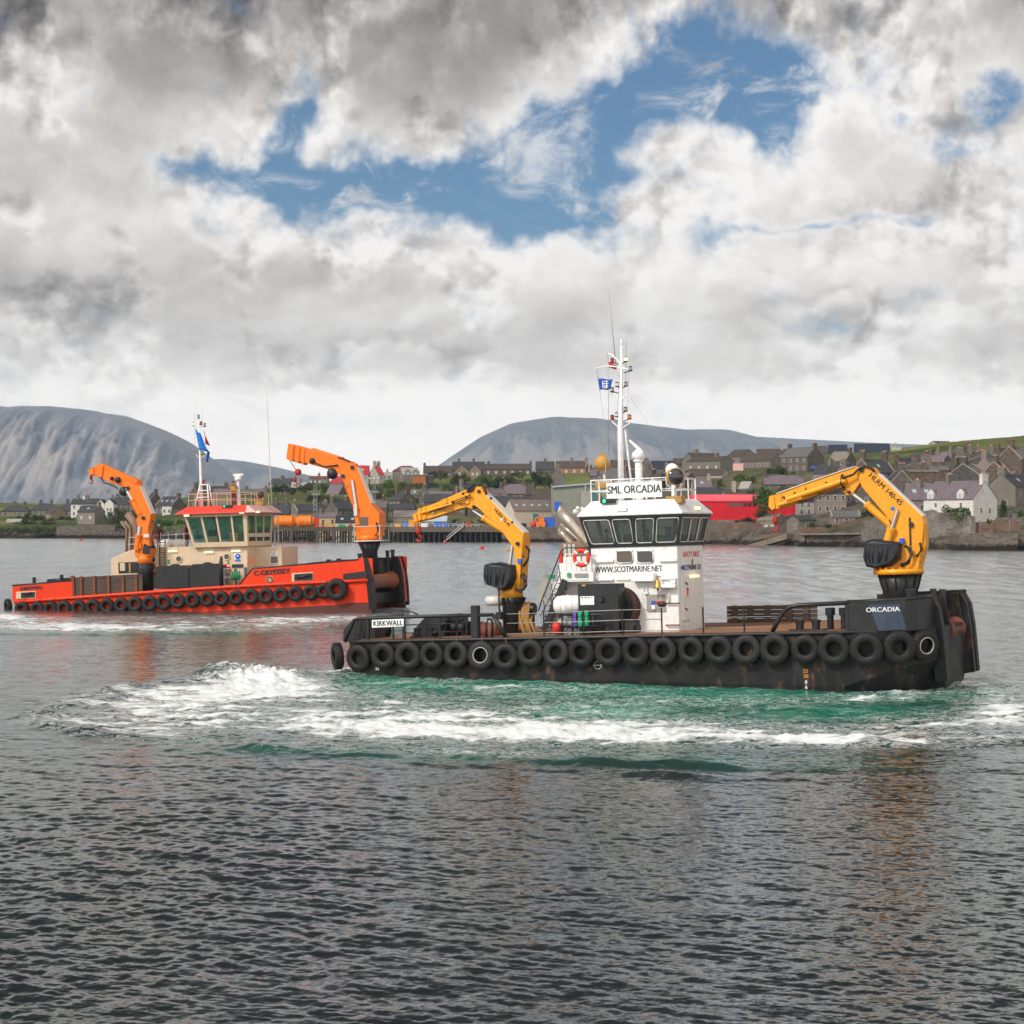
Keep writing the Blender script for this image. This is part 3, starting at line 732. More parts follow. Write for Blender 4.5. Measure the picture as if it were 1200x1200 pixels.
def person(label, loc, rz, pose, suit, parent=None, top=None, hat=None, scale=1.0):
    """standing or sitting figure facing -Y in its own space; arms given by pose"""
    root = empty('person', loc, rz); root.scale = (scale,) * 3
    tag(root, label, 'person')
    sit = pose == 'sit'
    hipz = 0.50 if sit else 0.92
    J = [((0, 0, hipz), .150, .105), ((0, 0.01, hipz + .22), .140, .100), ((0, 0, hipz + .44), .165, .105), ((0, 0, hipz + .54), .075, .065), ((0, -.01, hipz + .62), .052)]
    E = [(0, 1), (1, 2), (2, 3), (3, 4)]
    for s in (-1, 1):
        b = len(J)
        if sit: J += [((s * .10, -.05, hipz), .088), ((s * .11, -.45, hipz), .066), ((s * .11, -.47, .08), .048), ((s * .11, -.58, .04), .042)]
        else: J += [((s * .10, 0, hipz - .06), .090), ((s * .11, -.02, .50), .064), ((s * .12, .02, .09), .046), ((s * .12, -.11, .045), .044)]
        E += [(0, b), (b, b + 1), (b + 1, b + 2), (b + 2, b + 3)]
        b = len(J)
        sh = (s * .20, 0, hipz + .46)
        if pose == 'rail': el, ha = (s * .27, -.10, hipz + .22), (s * .20, -.36, hipz + .17)
        elif pose == 'wide': el, ha = (s * .36, -.03, hipz + .30), (s * .25, -.20, hipz + .38)
        elif sit: el, ha = (s * .27, -.10, hipz + .20), (s * .17, -.36, hipz + .24)
        else: el, ha = (s * .27, .02, hipz + .18), (s * .26, -.12, hipz - .06)
        J += [(sh, .066), (el, .050), (ha, .036)]
        E += [(2, b), (b, b + 1), (b + 1, b + 2)]
    skin_body('body', J, E, suit, root)
    h = MB(); hz = hipz + .73
    h.lathe((0, 0, hz - .13), (0, 0, 1), [(.02, .0), (.062, .02), (.078, .09), (.082, .14), (.070, .21), (.03, .25)], 14)
    h.cyl((0, -.07, hz - .005), (0, -.10, hz - .02), .014, .017, 6)                      # nose
    for s in (-1, 1):
        h.ball((s * .085, .0, hz - .005), .020, 6)                                       # ears
        h.ball((s * .03, -.074, hz + .02), .009, 6)
    head = h.build('head', M['skin'], root)
    hr = MB(); hr.lathe((0, .012, hz + .005), (0, 0, 1), [(.088, .0), (.093, .04), (.082, .09), (.04, .125), (.0, .13)], 14)
    hr.build('helmet' if hat else 'hair', hat or M['hair'], root)
    if not sit:
        for s in (-1, 1):
            ha = J[-1][0] if s == 1 else J[len(J) - 8][0]
            fm = MB(); x, y, z = ha
            fm.ball((x, y - .03, z), .036, 8, 1.1)
            for k in range(4): fm.tube([(x + (k - 1.5) * .018, y - .05, z), (x + (k - 1.5) * .018, y - .09, z - .012), (x + (k - 1.5) * .017, y - .105 + .006 * abs(k - 1), z - .035)], .0085, 5)
            fm.tube([(x - s * .03, y - .02, z), (x - s * .05, y - .05, z - .005), (x - s * .045, y - .075, z - .01)], .0095, 5)
            fm.build('hand', M['skin'], root)
    if top is not None:
        t = MB()
        t.loft([[(x * a, y * b - .0, hipz + z) for x, y in ((-.19, -.13), (-.06, -.16), (.06, -.16), (.19, -.13), (.19, .12), (-.19, .12))] for z, a, b in ((.10, .92, .95), (.30, 1.0, 1.0), (.50, .85, .85))])
        t.build('lifejacket', top, root, bevel=0.02)
    return root
def text_obj(name, s, size, mat_, origin, xdir, zdir, parent=None, sx=1.0, align='CENTER', bold=None, valign='CENTER'):
    """flat lettering on a surface: origin, reading direction and up direction in the parent's space"""
    if bold is None: bold = size * sx * .022
    cu = bpy.data.curves.new(name, 'FONT'); cu.body = s; cu.size = size
    cu.align_x = align; cu.align_y = valign; cu.extrude = 0.004
    cu.resolution_u = 3
    o = bpy.data.objects.new(name, cu); link(o)
    dg = bpy.context.evaluated_depsgraph_get(); dg.update()
    me = bpy.data.meshes.new_from_object(o.evaluated_get(dg)); bpy.data.objects.remove(o)
    me.name = name; me.materials.clear(); me.materials.append(mat_)
    x = Vector(xdir).normalized(); z = Vector(zdir); z = (z - x * z.dot(x)).normalized(); y = x.cross(z)
    T = Matrix((( x.x * sx, z.x, -y.x, origin[0]), (x.y * sx, z.y, -y.y, origin[1]), (x.z * sx, z.z, -y.z, origin[2]), (0, 0, 0, 1)))
    me.transform(T)
    if bold:
        bm = bmesh.new(); bm.from_mesh(me); base_ = bm.faces[:]
        for k_, sh in enumerate((-bold, bold)):
            d2 = bmesh.ops.duplicate(bm, geom=bm.verts[:][:len(me.vertices)] + bm.edges[:][:len(me.edges)] + base_)
            bmesh.ops.translate(bm, verts=[v_ for v_ in d2['geom'] if isinstance(v_, bmesh.types.BMVert)], vec=x * sh + (-y) * 0 + z.cross(x) * (.0012 * (k_ + 1)))
        bm.to_mesh(me); bm.free()
    if T.determinant() < 0: me.flip_normals()
    r = bpy.data.objects.new(name, me)
    return link(r, parent)
class Frame:
    def __init__(self, anchor_world, anchor_local, heading, pitch):
        Rm = Matrix.Rotation(-R(heading), 4, 'Z') @ Matrix.Rotation(-R(pitch), 4, 'Y')
        a = Rm @ Vector(anchor_local)
        self.M = Matrix.Translation(Vector(anchor_world) - a) @ Rm
        self.inv = self.M.inverted()
        self.o = self.inv @ Vector((0, 0, EYE))
    def at(self, px, py, y):
        """point of the boat on its plane y that the photograph shows at (px, py)"""
        d_ = self.inv.to_3x3() @ Vector(((px - 600) / FPX, 1, -(py - HOR) / FPX))
        t = (y - self.o.y) / d_.y
        return self.o + d_ * t
    def onx(self, px, py, x):
        d_ = self.inv.to_3x3() @ Vector(((px - 600) / FPX, 1, -(py - HOR) / FPX))
        t = (x - self.o.x) / d_.x
        return self.o + d_ * t
    def onz(self, px, py, z):
        d_ = self.inv.to_3x3() @ Vector(((px - 600) / FPX, 1, -(py - HOR) / FPX))
        t = (z - self.o.z) / d_.z
        return self.o + d_ * t
    def xz(self, pts, y): return [((lambda p_: (p_.x, p_.z))(self.at(a, b, y))) for a, b in pts]
    def root(self, name):
        o = bpy.data.objects.new(name, None); o.empty_display_size = 1.0
        o.matrix_world = self.M
        return link(o)
    def place(self, o, p, rz=0.0):
        o.matrix_world = self.M @ Matrix.Translation(Vector(p)) @ Matrix.Rotation(rz, 4, 'Z')
        return o
# ================================================================== black workboat
O = Frame((12.53, 73.6, 0), (8.06, -5, 0), 24, 1.7)
boat = O.root('workboat')
tag(boat, 'black hulled workboat with white wheelhouse and two amber cranes, lined with tyres', 'workboat', 'workboats in the harbour')
A = O.at
def zd(x): return 2.123 + 0.0111 * x
def hull_sections(spec, zdf):
    secs = []
    for x, hb, zk, inn, zb in spec:
        z = zdf(x)
        secs.append([(x, -hb, z), (x, hb, z), (x, hb, zk), (x, hb - inn, zb), (x, -hb + inn, zb), (x, -hb, zk)])
    return secs
h = MB()
h.loft(hull_sections([(-13.15, 4.55, 1.1, 1.2, -.2), (-12.75, 4.98, .9, .6, -.6), (-12.3, 5.0, .6, .3, -1.2), (7.7, 5.0, .2, .2, -1.4), (8.8, 4.88, .55, 1.0, -1.2), (9.8, 4.5, .85, 1.5, -.8), (10.35, 3.85, 1.0, 1.6, -.4), (10.75, 3.05, 1.05, 1.5, -.1)], zd))
hull = h.build('hull', M['black_hull'], boat, bevel=0.03)
dk = MB()
dk.loft([[(x, -4.86, zd(x) + .045), (x, 4.86, zd(x) + .045), (x, 4.86, zd(x) + .004), (x, -4.86, zd(x) + .004)] for x in (-12.6, 8.0)])
dk.build('deck', M['deck'], boat)
rb = MB()
for s in (-1, 1):
    rb.tube([(-12.9, s * 4.95, zd(-12.9) - .02), (-12.4, s * 5.03, zd(-12.4) - .02), (7.7, s * 5.03, zd(7.7) - .02), (9.4, s * 4.55, zd(9.4) - .02), (10.3, s * 3.8, zd(10.3) - .02)], .075, 8)
rb.build('rubbing_strake', M['black_paint'], boat)
for px, s in ((944, '22'), (944.3, '20'), (944.6, '8'), (944.9, '6')):
    py = {'22': 786.5, '20': 792.5, '8': 799.5, '6': 805.5}[s]
    p_ = A(px, py, -5.012)
    text_obj('draught_mark', s, .19, M['orange_text'] if s in ('22', '20') else M['white_text'], p_, (1, 0, 0), (0, 0, 1), hull)
lm = MB(); c_ = A(700.5, 779.5, -5.012)
lm.torus(c_, (0, 1, 0), .15, .016, 20, 4); lm.box((c_.x - .21, c_.y - .01, c_.z - .014), (c_.x + .21, c_.y + .004, c_.z + .014))
lm.build('load_line_mark', M['offwhite'], hull)
for px, py, s in ((442, 784, '24'),):
    text_obj('draught_mark', s, .17, M['white_text'], A(px, py, -5.012), (1, 0, 0), (0, 0, 1), hull)
def bulwark(sgn):
    b = MB(); t = .12
    path = [(7.87, 4.88, 3.27), (9.98, 4.66, 3.33), (10.3, 4.2, 3.36), (10.48, 3.7, 3.38), (10.62, 3.12, 3.38)]
    secs = [[(x, sgn * y, zd(x) - .02), (x - .02, sgn * (y - t), zd(x) - .02), (x - .02, sgn * (y - t), z), (x, sgn * y, z)] for x, y, z in path]
    b.loft(secs)
    b.tube([(x, sgn * (y - t / 2), z + .03) for x, y, z in path], .07, 8)
    b.box((7.80, min(sgn * 4.9, sgn * 4.3), zd(7.8)), (7.92, max(sgn * 4.9, sgn * 4.3), 3.25))
    return b
for sgn in (-1, 1):
    bw = bulwark(sgn).build('bulwark', M['black_paint'], boat)
    if sgn < 0:
        pan = MB()
        pts = []
        for pix in ((1018, 709), (1055, 707.8), (1062, 737.5), (1029.5, 739.5)):
            p_ = A(*pix, -4.9);
            for _ in range(3): p_ = A(*pix, float(np.interp(p_.x, [7.87, 9.98, 10.3], [-4.88, -4.66, -4.2])) - .06)
            pts.append(p_)
        back = [p_ + Vector((0, .03, 0)) for p_ in pts]
        pan.loft([pts, back]); pn = pan.build('name_panel', M['blue_black'], bw)
        c_ = (pts[0] + pts[1]) / 2; xd = (pts[1] - pts[0]).normalized()
        for _ in range(1): tp = A(1034.5, 714.5, float(np.interp(c_.x, [7.87, 9.98], [-4.88, -4.66])) - .068)
        text_obj('name_lettering', 'ORCADIA', .24, M['white_text'], tp, xd, (0, 0, 1), pn, sx=1.15)
prof = [(10.2, 3.38), (10.62, 3.38), (10.86, 2.95), (10.98, 2.1), (11.10, .25), (10.62, .18), (10.55, 1.2)]
for y0, w in ((-2.95, .42), (2.15, .36), (2.82, .46)):
    f_ = MB(); f_.prism(list(prof), y0, y0 + w)
    for z in (.9, 1.7, 2.5): f_.prism([(10.3, z), (10.75, z), (10.75, z + .05), (10.3, z + .05)], y0 - .03, y0 + w + .03)
    f_.build('push_fender', M['black_hull'], boat, bevel=.03)
nw = MB()
nw.prism([(9.6, 3.34), (10.55, 3.34), (10.75, 2.2), (10.7, .9), (9.6, .9)], 2.02, 2.12)
nw.prism([(9.6, 3.34), (10.55, 3.34), (10.75, 2.2), (10.7, .9), (9.6, .9)], -2.50, -2.40)
nw.prism([(9.6, 3.34), (10.5, 3.34), (10.72, 2.2), (10.7, .9), (9.6, .9)], -.36, -.24)
nw.box((9.3, -2.4, .6), (9.7, 2.1, 2.2)); nw.box((9.7, -2.4, .5), (10.5, 2.1, 1.25))
nw.build('bow_notch', M['black_hull'], boat, bevel=.02)
ro = MB(); ro.lathe((10.40, -.2, 2.0), (0, 1, 0), [(.30, 0), (.46, .02), (.46, .14), (.36, .2), (.36, 2.0), (.46, 2.06), (.46, 2.16), (.30, 2.18)], 24)
ro.build('bow_roller', M['roller_dark'], boat)
bt = MB()
for px, py0, py1, y, r in ((1093.5, 704, 690.5, -1.0, .115), (1104.5, 704, 691, 0.5, .115), (1066.5, 705, 690.5, -3.2, .16), (1031, 706, 697, -3.9, .10)):
    p0, p1 = A(px, py0, y), A(px, py1, y)
    b = MB(); b.cyl((p1.x, y, p0.z - .9), (p1.x, y, p1.z), r, n=14); b.cyl((p1.x, y, p1.z - .10), (p1.x, y, p1.z + .02), r * 1.12, n=14)
    b.build('bollard', M['black_paint'], boat)
rl = MB(); y = -4.85
rl.tube([A(905, 740.5, y), A(912, 727, y), A(919, 716, y), A(926, 711, y), A(936, 709.2, y), A(993, 706.5, y)], .085, 10)
rl.build('bow_rail', M['black_paint'], boat)
for px, w in ((973.5, .14), (989.5, .13)):
    p_ = A(px, 739, -3.6); q_ = A(px, 713, -3.6)
    b = MB(); b.cyl((p_.x, -3.6, zd(p_.x)), (p_.x, -3.6, q_.z), .13, n=12); b.cyl((p_.x, -3.6, q_.z - .25), (p_.x, -3.6, q_.z + .03), .19, n=12)
    b.build('bollard', M['black_paint'], boat)
for px in (937.5, 956.5):
    p_ = A(px, 739, -4.2); b = MB(); b.cyl((p_.x, -4.2, zd(p_.x)), (p_.x, -4.2, zd(p_.x) + .42), .15, n=14); b.cyl((p_.x, -4.2, zd(p_.x) + .34), (p_.x, -4.2, zd(p_.x) + .44), .18, n=14)
    b.box((p_.x - .35, -4.45, zd(p_.x) + .04), (p_.x + .35, -3.95, zd(p_.x) + .10)); b.build('bollard', M['black_paint'], boat)
wb = MB(); y = 4.6
x0, x1 = A(851.5, 711, y).x, A(957, 711, y).x; zt = A(852, 711, y).z
for k in range(4): wb.box((x0, y, zd(0) + .05 + k * (zt - zd(0)) / 4), (x1, y + .12, zd(0) + .03 + (k + 1) * (zt - zd(0)) / 4))
for px in (861, 880, 900, 925, 945): xx = A(px, 720, y).x; wb.box((xx - .14, y - .10, zd(0)), (xx + .14, y - .003, zt + .05))
wb.build('deck_side_boards', M['dark_wood'], boat, bevel=.01)
wh = empty('wheelhouse', parent=boat)
Y0, Y1 = -2.70, 0.42
XA, XF = A(695, 744, Y0).x, A(796.3, 744, Y0).x
ZB = zd(0) - .05
ZS = A(750, 640, Y0).z                       # sill of the window band
lo = MB(); lo.box((XA, Y0, ZB), (XF, Y1, ZS));
lo.build('lower_walls', M['white'], wh, bevel=.02)
SB = .03
def band(x0, x1, y0, y1, z): return [(x0, y0, z), (x1, y0, z), (x1, y1, z), (x0, y1, z)]
ZT = ZS + 1.20
OUT = .34
b_lo = (XA - .02, XF + .02, Y0 - .02, Y1 + .02)
b_hi = (XA - OUT, XF + OUT * .85, Y0 - OUT * .75, Y1 + OUT * .75)
def lerp(a, b, t): return tuple(x + (y - x) * t for x, y in zip(a, b))
def ringat(t, grow=0.0):
    r = lerp(b_lo, b_hi, t); z = ZS + (ZT - ZS) * t
    return band(r[0] - grow, r[1] + grow, r[2] - grow, r[3] + grow, z)
fr = MB()
for t0, t1, g0 in ((-.015, .105, .03), (.90, 1.02, .02)):
    o0, o1 = ringat(t0, g0), ringat(t1, g0); i0, i1 = ringat(t0, -.06), ringat(t1, -.06)
    for k in range(4):
        a, b = k, (k + 1) % 4
        fr.loft([[o0[a], i0[a], i1[a], o1[a]], [o0[b], i0[b], i1[b], o1[b]]])
SIDES = {'near': (0, 1), 'bow': (1, 2), 'far': (3, 2), 'aft': (0, 3)}
def onside(side, u, t, out=0.0):
    a, b = SIDES[side]; r = ringat(t, out)
    return Vector(r[a]).lerp(Vector(r[b]), u)
NEARW = [(.035, .30), (.33, .51), (.545, .725), (.76, .975)]
BOWW = [(.05, .34), (.36, .65), (.67, .96)]
WINS = {'near': NEARW, 'bow': BOWW, 'far': [(.04, .30), (.34, .64), (.68, .96)], 'aft': [(.06, .46), (.54, .94)]}
for side, wins in WINS.items():
    edges = [0.0] + [v for w in wins for v in w] + [1.0]
    for k in range(0, len(edges), 2):
        u0, u1 = edges[k], edges[k + 1]
        q0 = [onside(side, u0, .08, .028), onside(side, u1, .08, .028), onside(side, u1, .92, .022), onside(side, u0, .92, .022)]
        q1 = [onside(side, u0, .08, -.05), onside(side, u1, .08, -.05), onside(side, u1, .92, -.05), onside(side, u0, .92, -.05)]
        fr.loft([q0, q1])
fr.build('window_band', M['black_metal'], wh)
for side, wins in WINS.items():
    for (u0, u1) in wins:
        lean = .012 * (1 if u0 > .5 else -1) if side == 'near' else 0
        c4 = [onside(side, u0, .11, .005), onside(side, u1, .11, .005), onside(side, u1 + lean, .90, .005), onside(side, u0 + lean, .90, .005)]
        pn = MB(); pn.poly(c4); pane = pn.build('window', M['glass'], wh)
        if side in ('near', 'bow'):
            ct = sum(c4, Vector()) / 4
            nrm = (c4[1] - c4[0]).cross(c4[3] - c4[0]).normalized()
            if nrm.y > 0 and side == 'near': nrm = -nrm
            if side == 'bow' and nrm.x < 0: nrm = -nrm
            loop = []
            for i in range(4):
                a, b, c = c4[i - 1], c4[i], c4[(i + 1) % 4]
                for t in (0.0, .5, 1.0):
                    d1 = b + (a - b).normalized() * .10; d2 = b + (c - b).normalized() * .10
                    loop.append((d1 * (1 - t) ** 2 + b * (2 * t * (1 - t)) + d2 * t * t) + nrm * .022)
            f_ = MB(); f_.tube(loop, .019, 5, closed=True); f_.build('window_frame', M['offwhite'], wh)
fl = MB(); r = ringat(.02, -.07); fl.poly(r); fl.build('cabin_floor', M['lining'], wh)
ci = MB(); r = ringat(.985, -.02); ci.poly(r[::-1]); ci.build('cabin_ceiling', M['lining'], wh)
cs = MB(); cs.box((XF - 1.0, -2.2, ZS), (XF - .35, .1, ZS + .42)); cs.box((XF - .75, -1.9, ZS + .42), (XF - .70, -1.3, ZS + .75)); cs.box((XF - .75, -1.0, ZS + .42), (XF - .70, -.4, ZS + .72))
cs.box((XA + .3, -.4, ZS), (XA + .9, .2, ZS + .5)); cs.build('steering_console', M['seatgrey'], wh)
for x, y in ((XA + .75, -1.2), (XF - 1.5, -.9)): MB().box((x, y - .05, ZS), (x + .09, y + .05, ZT - .02)).build('cabin_post', M['lining'], wh)
rf = MB()
r0 = ringat(1.02, .07); r0b = ringat(1.07, .07)
zr = ZT + .62
px_ = (XA + .02, XF - .12, Y0 + .10, Y1 - .15)
rf.loft([r0, r0b, band(px_[0], px_[1], px_[2], px_[3], zr), band(px_[0] + .1, px_[1] - .1, px_[2] + .1, px_[3] - .1, zr + .03)])
rf.build('roof', M['white'], wh, bevel=.012)
for u0, u1, mt in ((722.5, 741.5, 'brown_blind'), (746.5, 765.5, 'dark_glass')):
    p0, p1 = A(u0, 660, Y0), A(u1, 645, Y0)
    w = MB(); w.box((p0.x, Y0 - .02, p0.z), (p1.x, Y0 - .006, p1.z)); wn_ = w.build('window', M[mt], wh)
    f_ = MB(); c_ = .09
    loop = [(p0.x, p0.z + c_), (p0.x, p1.z - c_), (p0.x + c_, p1.z), (p1.x - c_, p1.z), (p1.x, p1.z - c_), (p1.x, p0.z + c_), (p1.x - c_, p0.z), (p0.x + c_, p0.z)]
    f_.tube([(x, Y0 - .025, z) for x, z in loop], .028, 6, True); f_.build('window_frame', M['white_clean'], wh)
def nbox(px0, py0, px1, py1, depth, name, mt, y=None, parent=None, bevel=0.0):
    y = Y0 if y is None else y
    p0, p1 = A(px0, py1, y), A(px1, py0, y)
    return MB().box((p0.x, y - depth, p0.z), (p1.x, y - .003, p1.z)).build(name, M[mt], parent or wh, bevel=bevel)
nbox(699, 655.5, 719, 659, .10, 'light_bar', 'white_clean'); nbox(773, 655, 793.5, 658, .10, 'light_bar', 'white_clean')
nbox(699, 677.5, 719, 680.5, .10, 'light_bar', 'white_clean'); nbox(776, 676.5, 793, 679, .10, 'light_bar', 'white_clean')
nbox(722, 676.5, 738, 679, .11, 'strip_light', 'tube_on')
nbox(743, 671.5, 769, 681.5, .32, 'vent_box', 'white_clean', bevel=.02)
nbox(777, 684.5, 794, 689, .30, 'shelf', 'white_clean', bevel=.02)
nbox(787.5, 679.5, 793, 684, .20, 'loudhailer', 'white_clean', bevel=.02)
nbox(758.5, 696.5, 780, 716.5, .05, 'socket_panel', 'tarp'); nbox(764, 704, 768, 708.5, .09, 'socket', 'signblue'); nbox(769, 704.5, 774, 707, .09, 'socket', 'red_plastic'); nbox(774, 703.5, 778.5, 706.5, .09, 'socket', 'orange_plastic')
nbox(764.5, 709, 768.5, 715, .10, 'switch_box', 'white_clean')
for y_ in (707, 732.5):
    st_ = MB(); a, b = A(780.5, y_, Y0 - .1), A(795, y_, Y0 - .1)
    st_.tube([(a.x, Y0, a.z), a, b, (b.x, Y0, b.z)], .03, 6); st_.build('step_rung', M['rust'], wh)
cb = MB()
for px in (754.5, 758.5): cb.tube([A(px, 682, Y0 - .03), A(px, 694, Y0 - .05)], .02, 5)
cb.tube([A(754, 694, Y0 - .06), A(756.5, 696.5, Y0 - .09), A(759.5, 694, Y0 - .06)], .04, 6)
cb.tube([A(784, 690, Y0 - .04), A(784, 706, Y0 - .04)], .03, 6); cb.build('conduit', M['white_clean'], wh)
be = MB(); t_ = A(770.7, 678.5, Y0 - .28)
be.lathe(t_, (0, 0, -1), [(.02, 0), (.07, .03), (.10, .14), (.13, .28), (.20, .36), (.17, .37)], 18); bell = be.build('bell', M['brass'], wh)
bl = MB(); bl.tube([t_ + Vector((0, 0, -.36)), t_ + Vector((0, 0, -.75))], .018, 5); bl.ball(t_ + Vector((0, 0, -.42)), .05, 8); bl.tube([t_ + Vector((0, .28, .1)), t_ + Vector((0, 0, .1)), t_], .02, 5); bl.build('bell_rope', M['black_metal'], bell)
text_obj('web_lettering', 'WWW.SCOTMARINE.NET', .335, M['black_text'], A(736.5, 667.3, Y0 - .006), (1, 0, 0), (0, 0, 1), wh, sx=.735)
XFo = XF
B_ = lambda px, py: O.onx(px, py, XFo)
text_obj('safety_lettering', 'SAFETY FIRST', .31, M['dark_red_text'], B_(810, 649.7) + Vector((.006, 0, 0)), (0, 1, 0), (0, 0, 1), wh, sx=1.12)
text_obj('owner_lettering', 'SCOTMARINE LTD', .30, M['black_text'], B_(811, 665) + Vector((.006, 0, 0)), (0, 1, 0), (0, 0, 1), wh, sx=.86)
sm = MB(); c_ = B_(811, 657.5); sm.ball(c_ + Vector((0, 0, .04)), .05, 8); sm.box((c_.x - .01, c_.y - .05, c_.z - .16), (c_.x + .02, c_.y + .05, c_.z)); sm.build('safety_emblem', M['rust'], wh)
dr = MB(); p0, p1 = B_(799, 728), B_(806.5, 674.5)
dr.box((XF, p0.y, p0.z), (XF + .06, p1.y, p1.z)); door = dr.build('door', M['white'], wh, bevel=.02)
hd = MB()
for py in (684, 714): c_ = B_(802.5, py) + Vector((.09, 0, 0)); hd.bar(c_ + Vector((0, -.14, .05)), c_ + Vector((0, .1, -.03)), .04, .04)
hd.build('handle', M['rust'], door)
for py, mt in ((691, 'red_plastic'), (696, 'orange_plastic')):
    c_ = B_(803.7, py); MB().box((XF + .061, c_.y - .07, c_.z - .08), (XF + .10, c_.y + .07, c_.z + .08)).build('notice', M[mt], door)
c_ = B_(812, 675.5); MB().box((XF + .003, c_.y - .45, c_.z - .04), (XF + .12, c_.y + .45, c_.z + .06)).build('strip_light', M['tube_on'], wh)
c_ = B_(799.5, 664.8); blu = MB(); blu.ball(c_ + Vector((.09, -.15, 0)), .08, 8); blu.build('blue_lamp', M['signblue'], wh)
def flood(px, py, y, w, hh, lean, parent=wh):
    c_ = A(px, py, y)
    b = MB(); b.cbox((c_.x, c_.y + .05, c_.z), (w, .14, hh)); b.bar(c_ + Vector((0, .1, -hh / 2)), c_ + Vector((0, .25, -hh)), .04, .04)
    fo = b.build('flood_light', M['offwhite'], parent, bevel=.02)
    MB().cbox((c_.x, c_.y - .03, c_.z), (w * .86, .016, hh * .72)).build('lamp_face', M['lamp_on'], fo)
flood(728.5, 597, Y0 - .30, .42, .17, 0)
c_ = A(817, 595.5, -.9); b = MB(); b.cbox(c_, (.14, .36, .20)); b.bar(c_ + Vector((-.05, 0, -.05)), c_ + Vector((-.45, 0, -.18)), .04, .04); fo = b.build('flood_light', M['offwhite'], wh, bevel=.02)
MB().cbox(c_ + Vector((.075, 0, 0)), (.016, .30, .14)).build('lamp_face', M['lamp_on'], fo)
MB().cbox(c_ + Vector((.0, -.19, 0)), (.11, .016, .15)).build('lamp_face', M['lamp_on'], fo)
c_ = A(674.5, 600, Y0 - .2); b = MB(); b.ball(c_, .13, 8); b.ball(c_ + Vector((.25, .1, .10)), .10, 8); b.ball(c_ + Vector((.1, .0, .15)), .09, 8); b.bar(c_, c_ + Vector((.55, .3, .05)), .06, .06); b.build('camera_cluster', M['offwhite'], wh)
RT = A(750, 568, -1.6).z
rr = MB()
def rpt(px, y, z): p_ = A(px, 600, y); return Vector((p_.x, y, z))
ra = [(XA + .0, Y0 + .22), (XF - .15, Y0 + .22), (XF - .15, Y1 - .25), (XA + .0, Y1 - .25)]
for zz in (zr + .42, zr + .86): rr.tube([(x, y, zz) for x, y in ra], .030, 6, closed=True)
for k in range(4):
    a, b = Vector(ra[k] + (0,)), Vector(ra[(k + 1) % 4] + (0,))
    nseg = 4 if k % 2 == 0 else 3
    for i in range(nseg):
        p_ = a.lerp(b, i / nseg); rr.cyl((p_.x, p_.y, zr - .12), (p_.x, p_.y, zr + .86), .026, n=6)
rr.build('roof_rail', M['white_clean'], wh)
q0, q1 = A(711.5, 584.5, Y0 + .05), A(775.5, 563.5, Y0 + .05)
nb = MB().box((q0.x, Y0 + .02, q0.z), (q1.x, Y0 + .06, q1.z)).build('name_board', M['white_clean'], wh)
text_obj('name_lettering', 'SML ORCADIA', .44, M['black_text'], ((q0.x + q1.x) / 2, Y0 + .012, (q0.z + q1.z) / 2 + .01), (1, 0, 0), (0, 0, 1), nb, sx=.80)
nbox(704.5, 584.5, 722, 590.3, .10, 'navigation_light_screen', 'black_metal', y=Y0 - .02)
c_ = A(708, 587.3, Y0 - .14); gl_ = MB(); gl_.ball(c_, .075, 8); gl_.build('side_light', M['green_on'], wh)
def searchlight(px, py, y, facing, mt, boxw):
    c_ = A(px, py, y); f_ = Vector(facing).normalized()
    t = empty('searchlight', parent=wh)
    b = MB(); b.lathe(c_, f_, [(.05, -.42), (.22, -.34), (.33, -.16), (.35, .12), (.33, .13)], 20); b.build('drum', M[mt], t)
    MB().lathe(c_ + f_ * .10, f_, [(.32, 0), (.32, .035), (.02, .05)], 20).build('lens', M['dark_glass'] if mt == 'amber' else M['dark_glass'], t)
    k = MB(); side = f_.cross(Vector((0, 0, 1))).normalized()
    k.tube([c_ + side * .38, c_ + side * .36 + Vector((0, 0, -.3)), c_ + Vector((0, 0, -.55)), c_ - side * .36 + Vector((0, 0, -.3)), c_ - side * .38], .025, 6); k.cyl(c_ + Vector((0, 0, -.8)), c_ + Vector((0, 0, -.5)), .06, n=8); k.build('yoke', M['offwhite'], t)
    bx = MB(); bx.cbox(c_ + Vector((0, 0, -.92)), (boxw, .5, .30)); bx.build('plinth', M['plywood'], t, bevel=.015)
searchlight(791, 558.5, Y0 + .35, (.75, -1, -.02), 'amber', .66)
searchlight(708, 541.5, Y1 - .6, (.9, .5, .45), 'amber', .66)
dm = MB(); c_ = A(787.5, 549, Y1 - .7); dm.lathe(c_, (0, 0, 1), [(.26, -.18), (.27, 0), (.20, .14), (.08, .2), (.01, .21)], 16); dm.cyl(c_ + Vector((0, 0, -1.2)), c_ + Vector((0, 0, -.18)), .05, n=8); dm.build('satellite_dome', M['white_clean'], wh)
rp = MB(); c_ = A(748, 531, -1.0); base = Vector((c_.x, c_.y, zr))
rp.cyl(base, c_ + Vector((0, 0, -.28)), .16, .15, 12); rp.cyl(c_ + Vector((0, 0, -.34)), c_ + Vector((0, 0, -.28)), .22, n=12)
rp.lathe(c_, (0, 0, 1), [(.14, -.28), (.27, -.16), (.25, .0), (.12, .14), (.02, .16)], 16)
for s in (-.3, .3): rp.bar(base + Vector((s, .1, 0)), base + Vector((0, 0, 1.0)), .05, .05)
rad = rp.build('radar_post', M['white_clean'], wh)
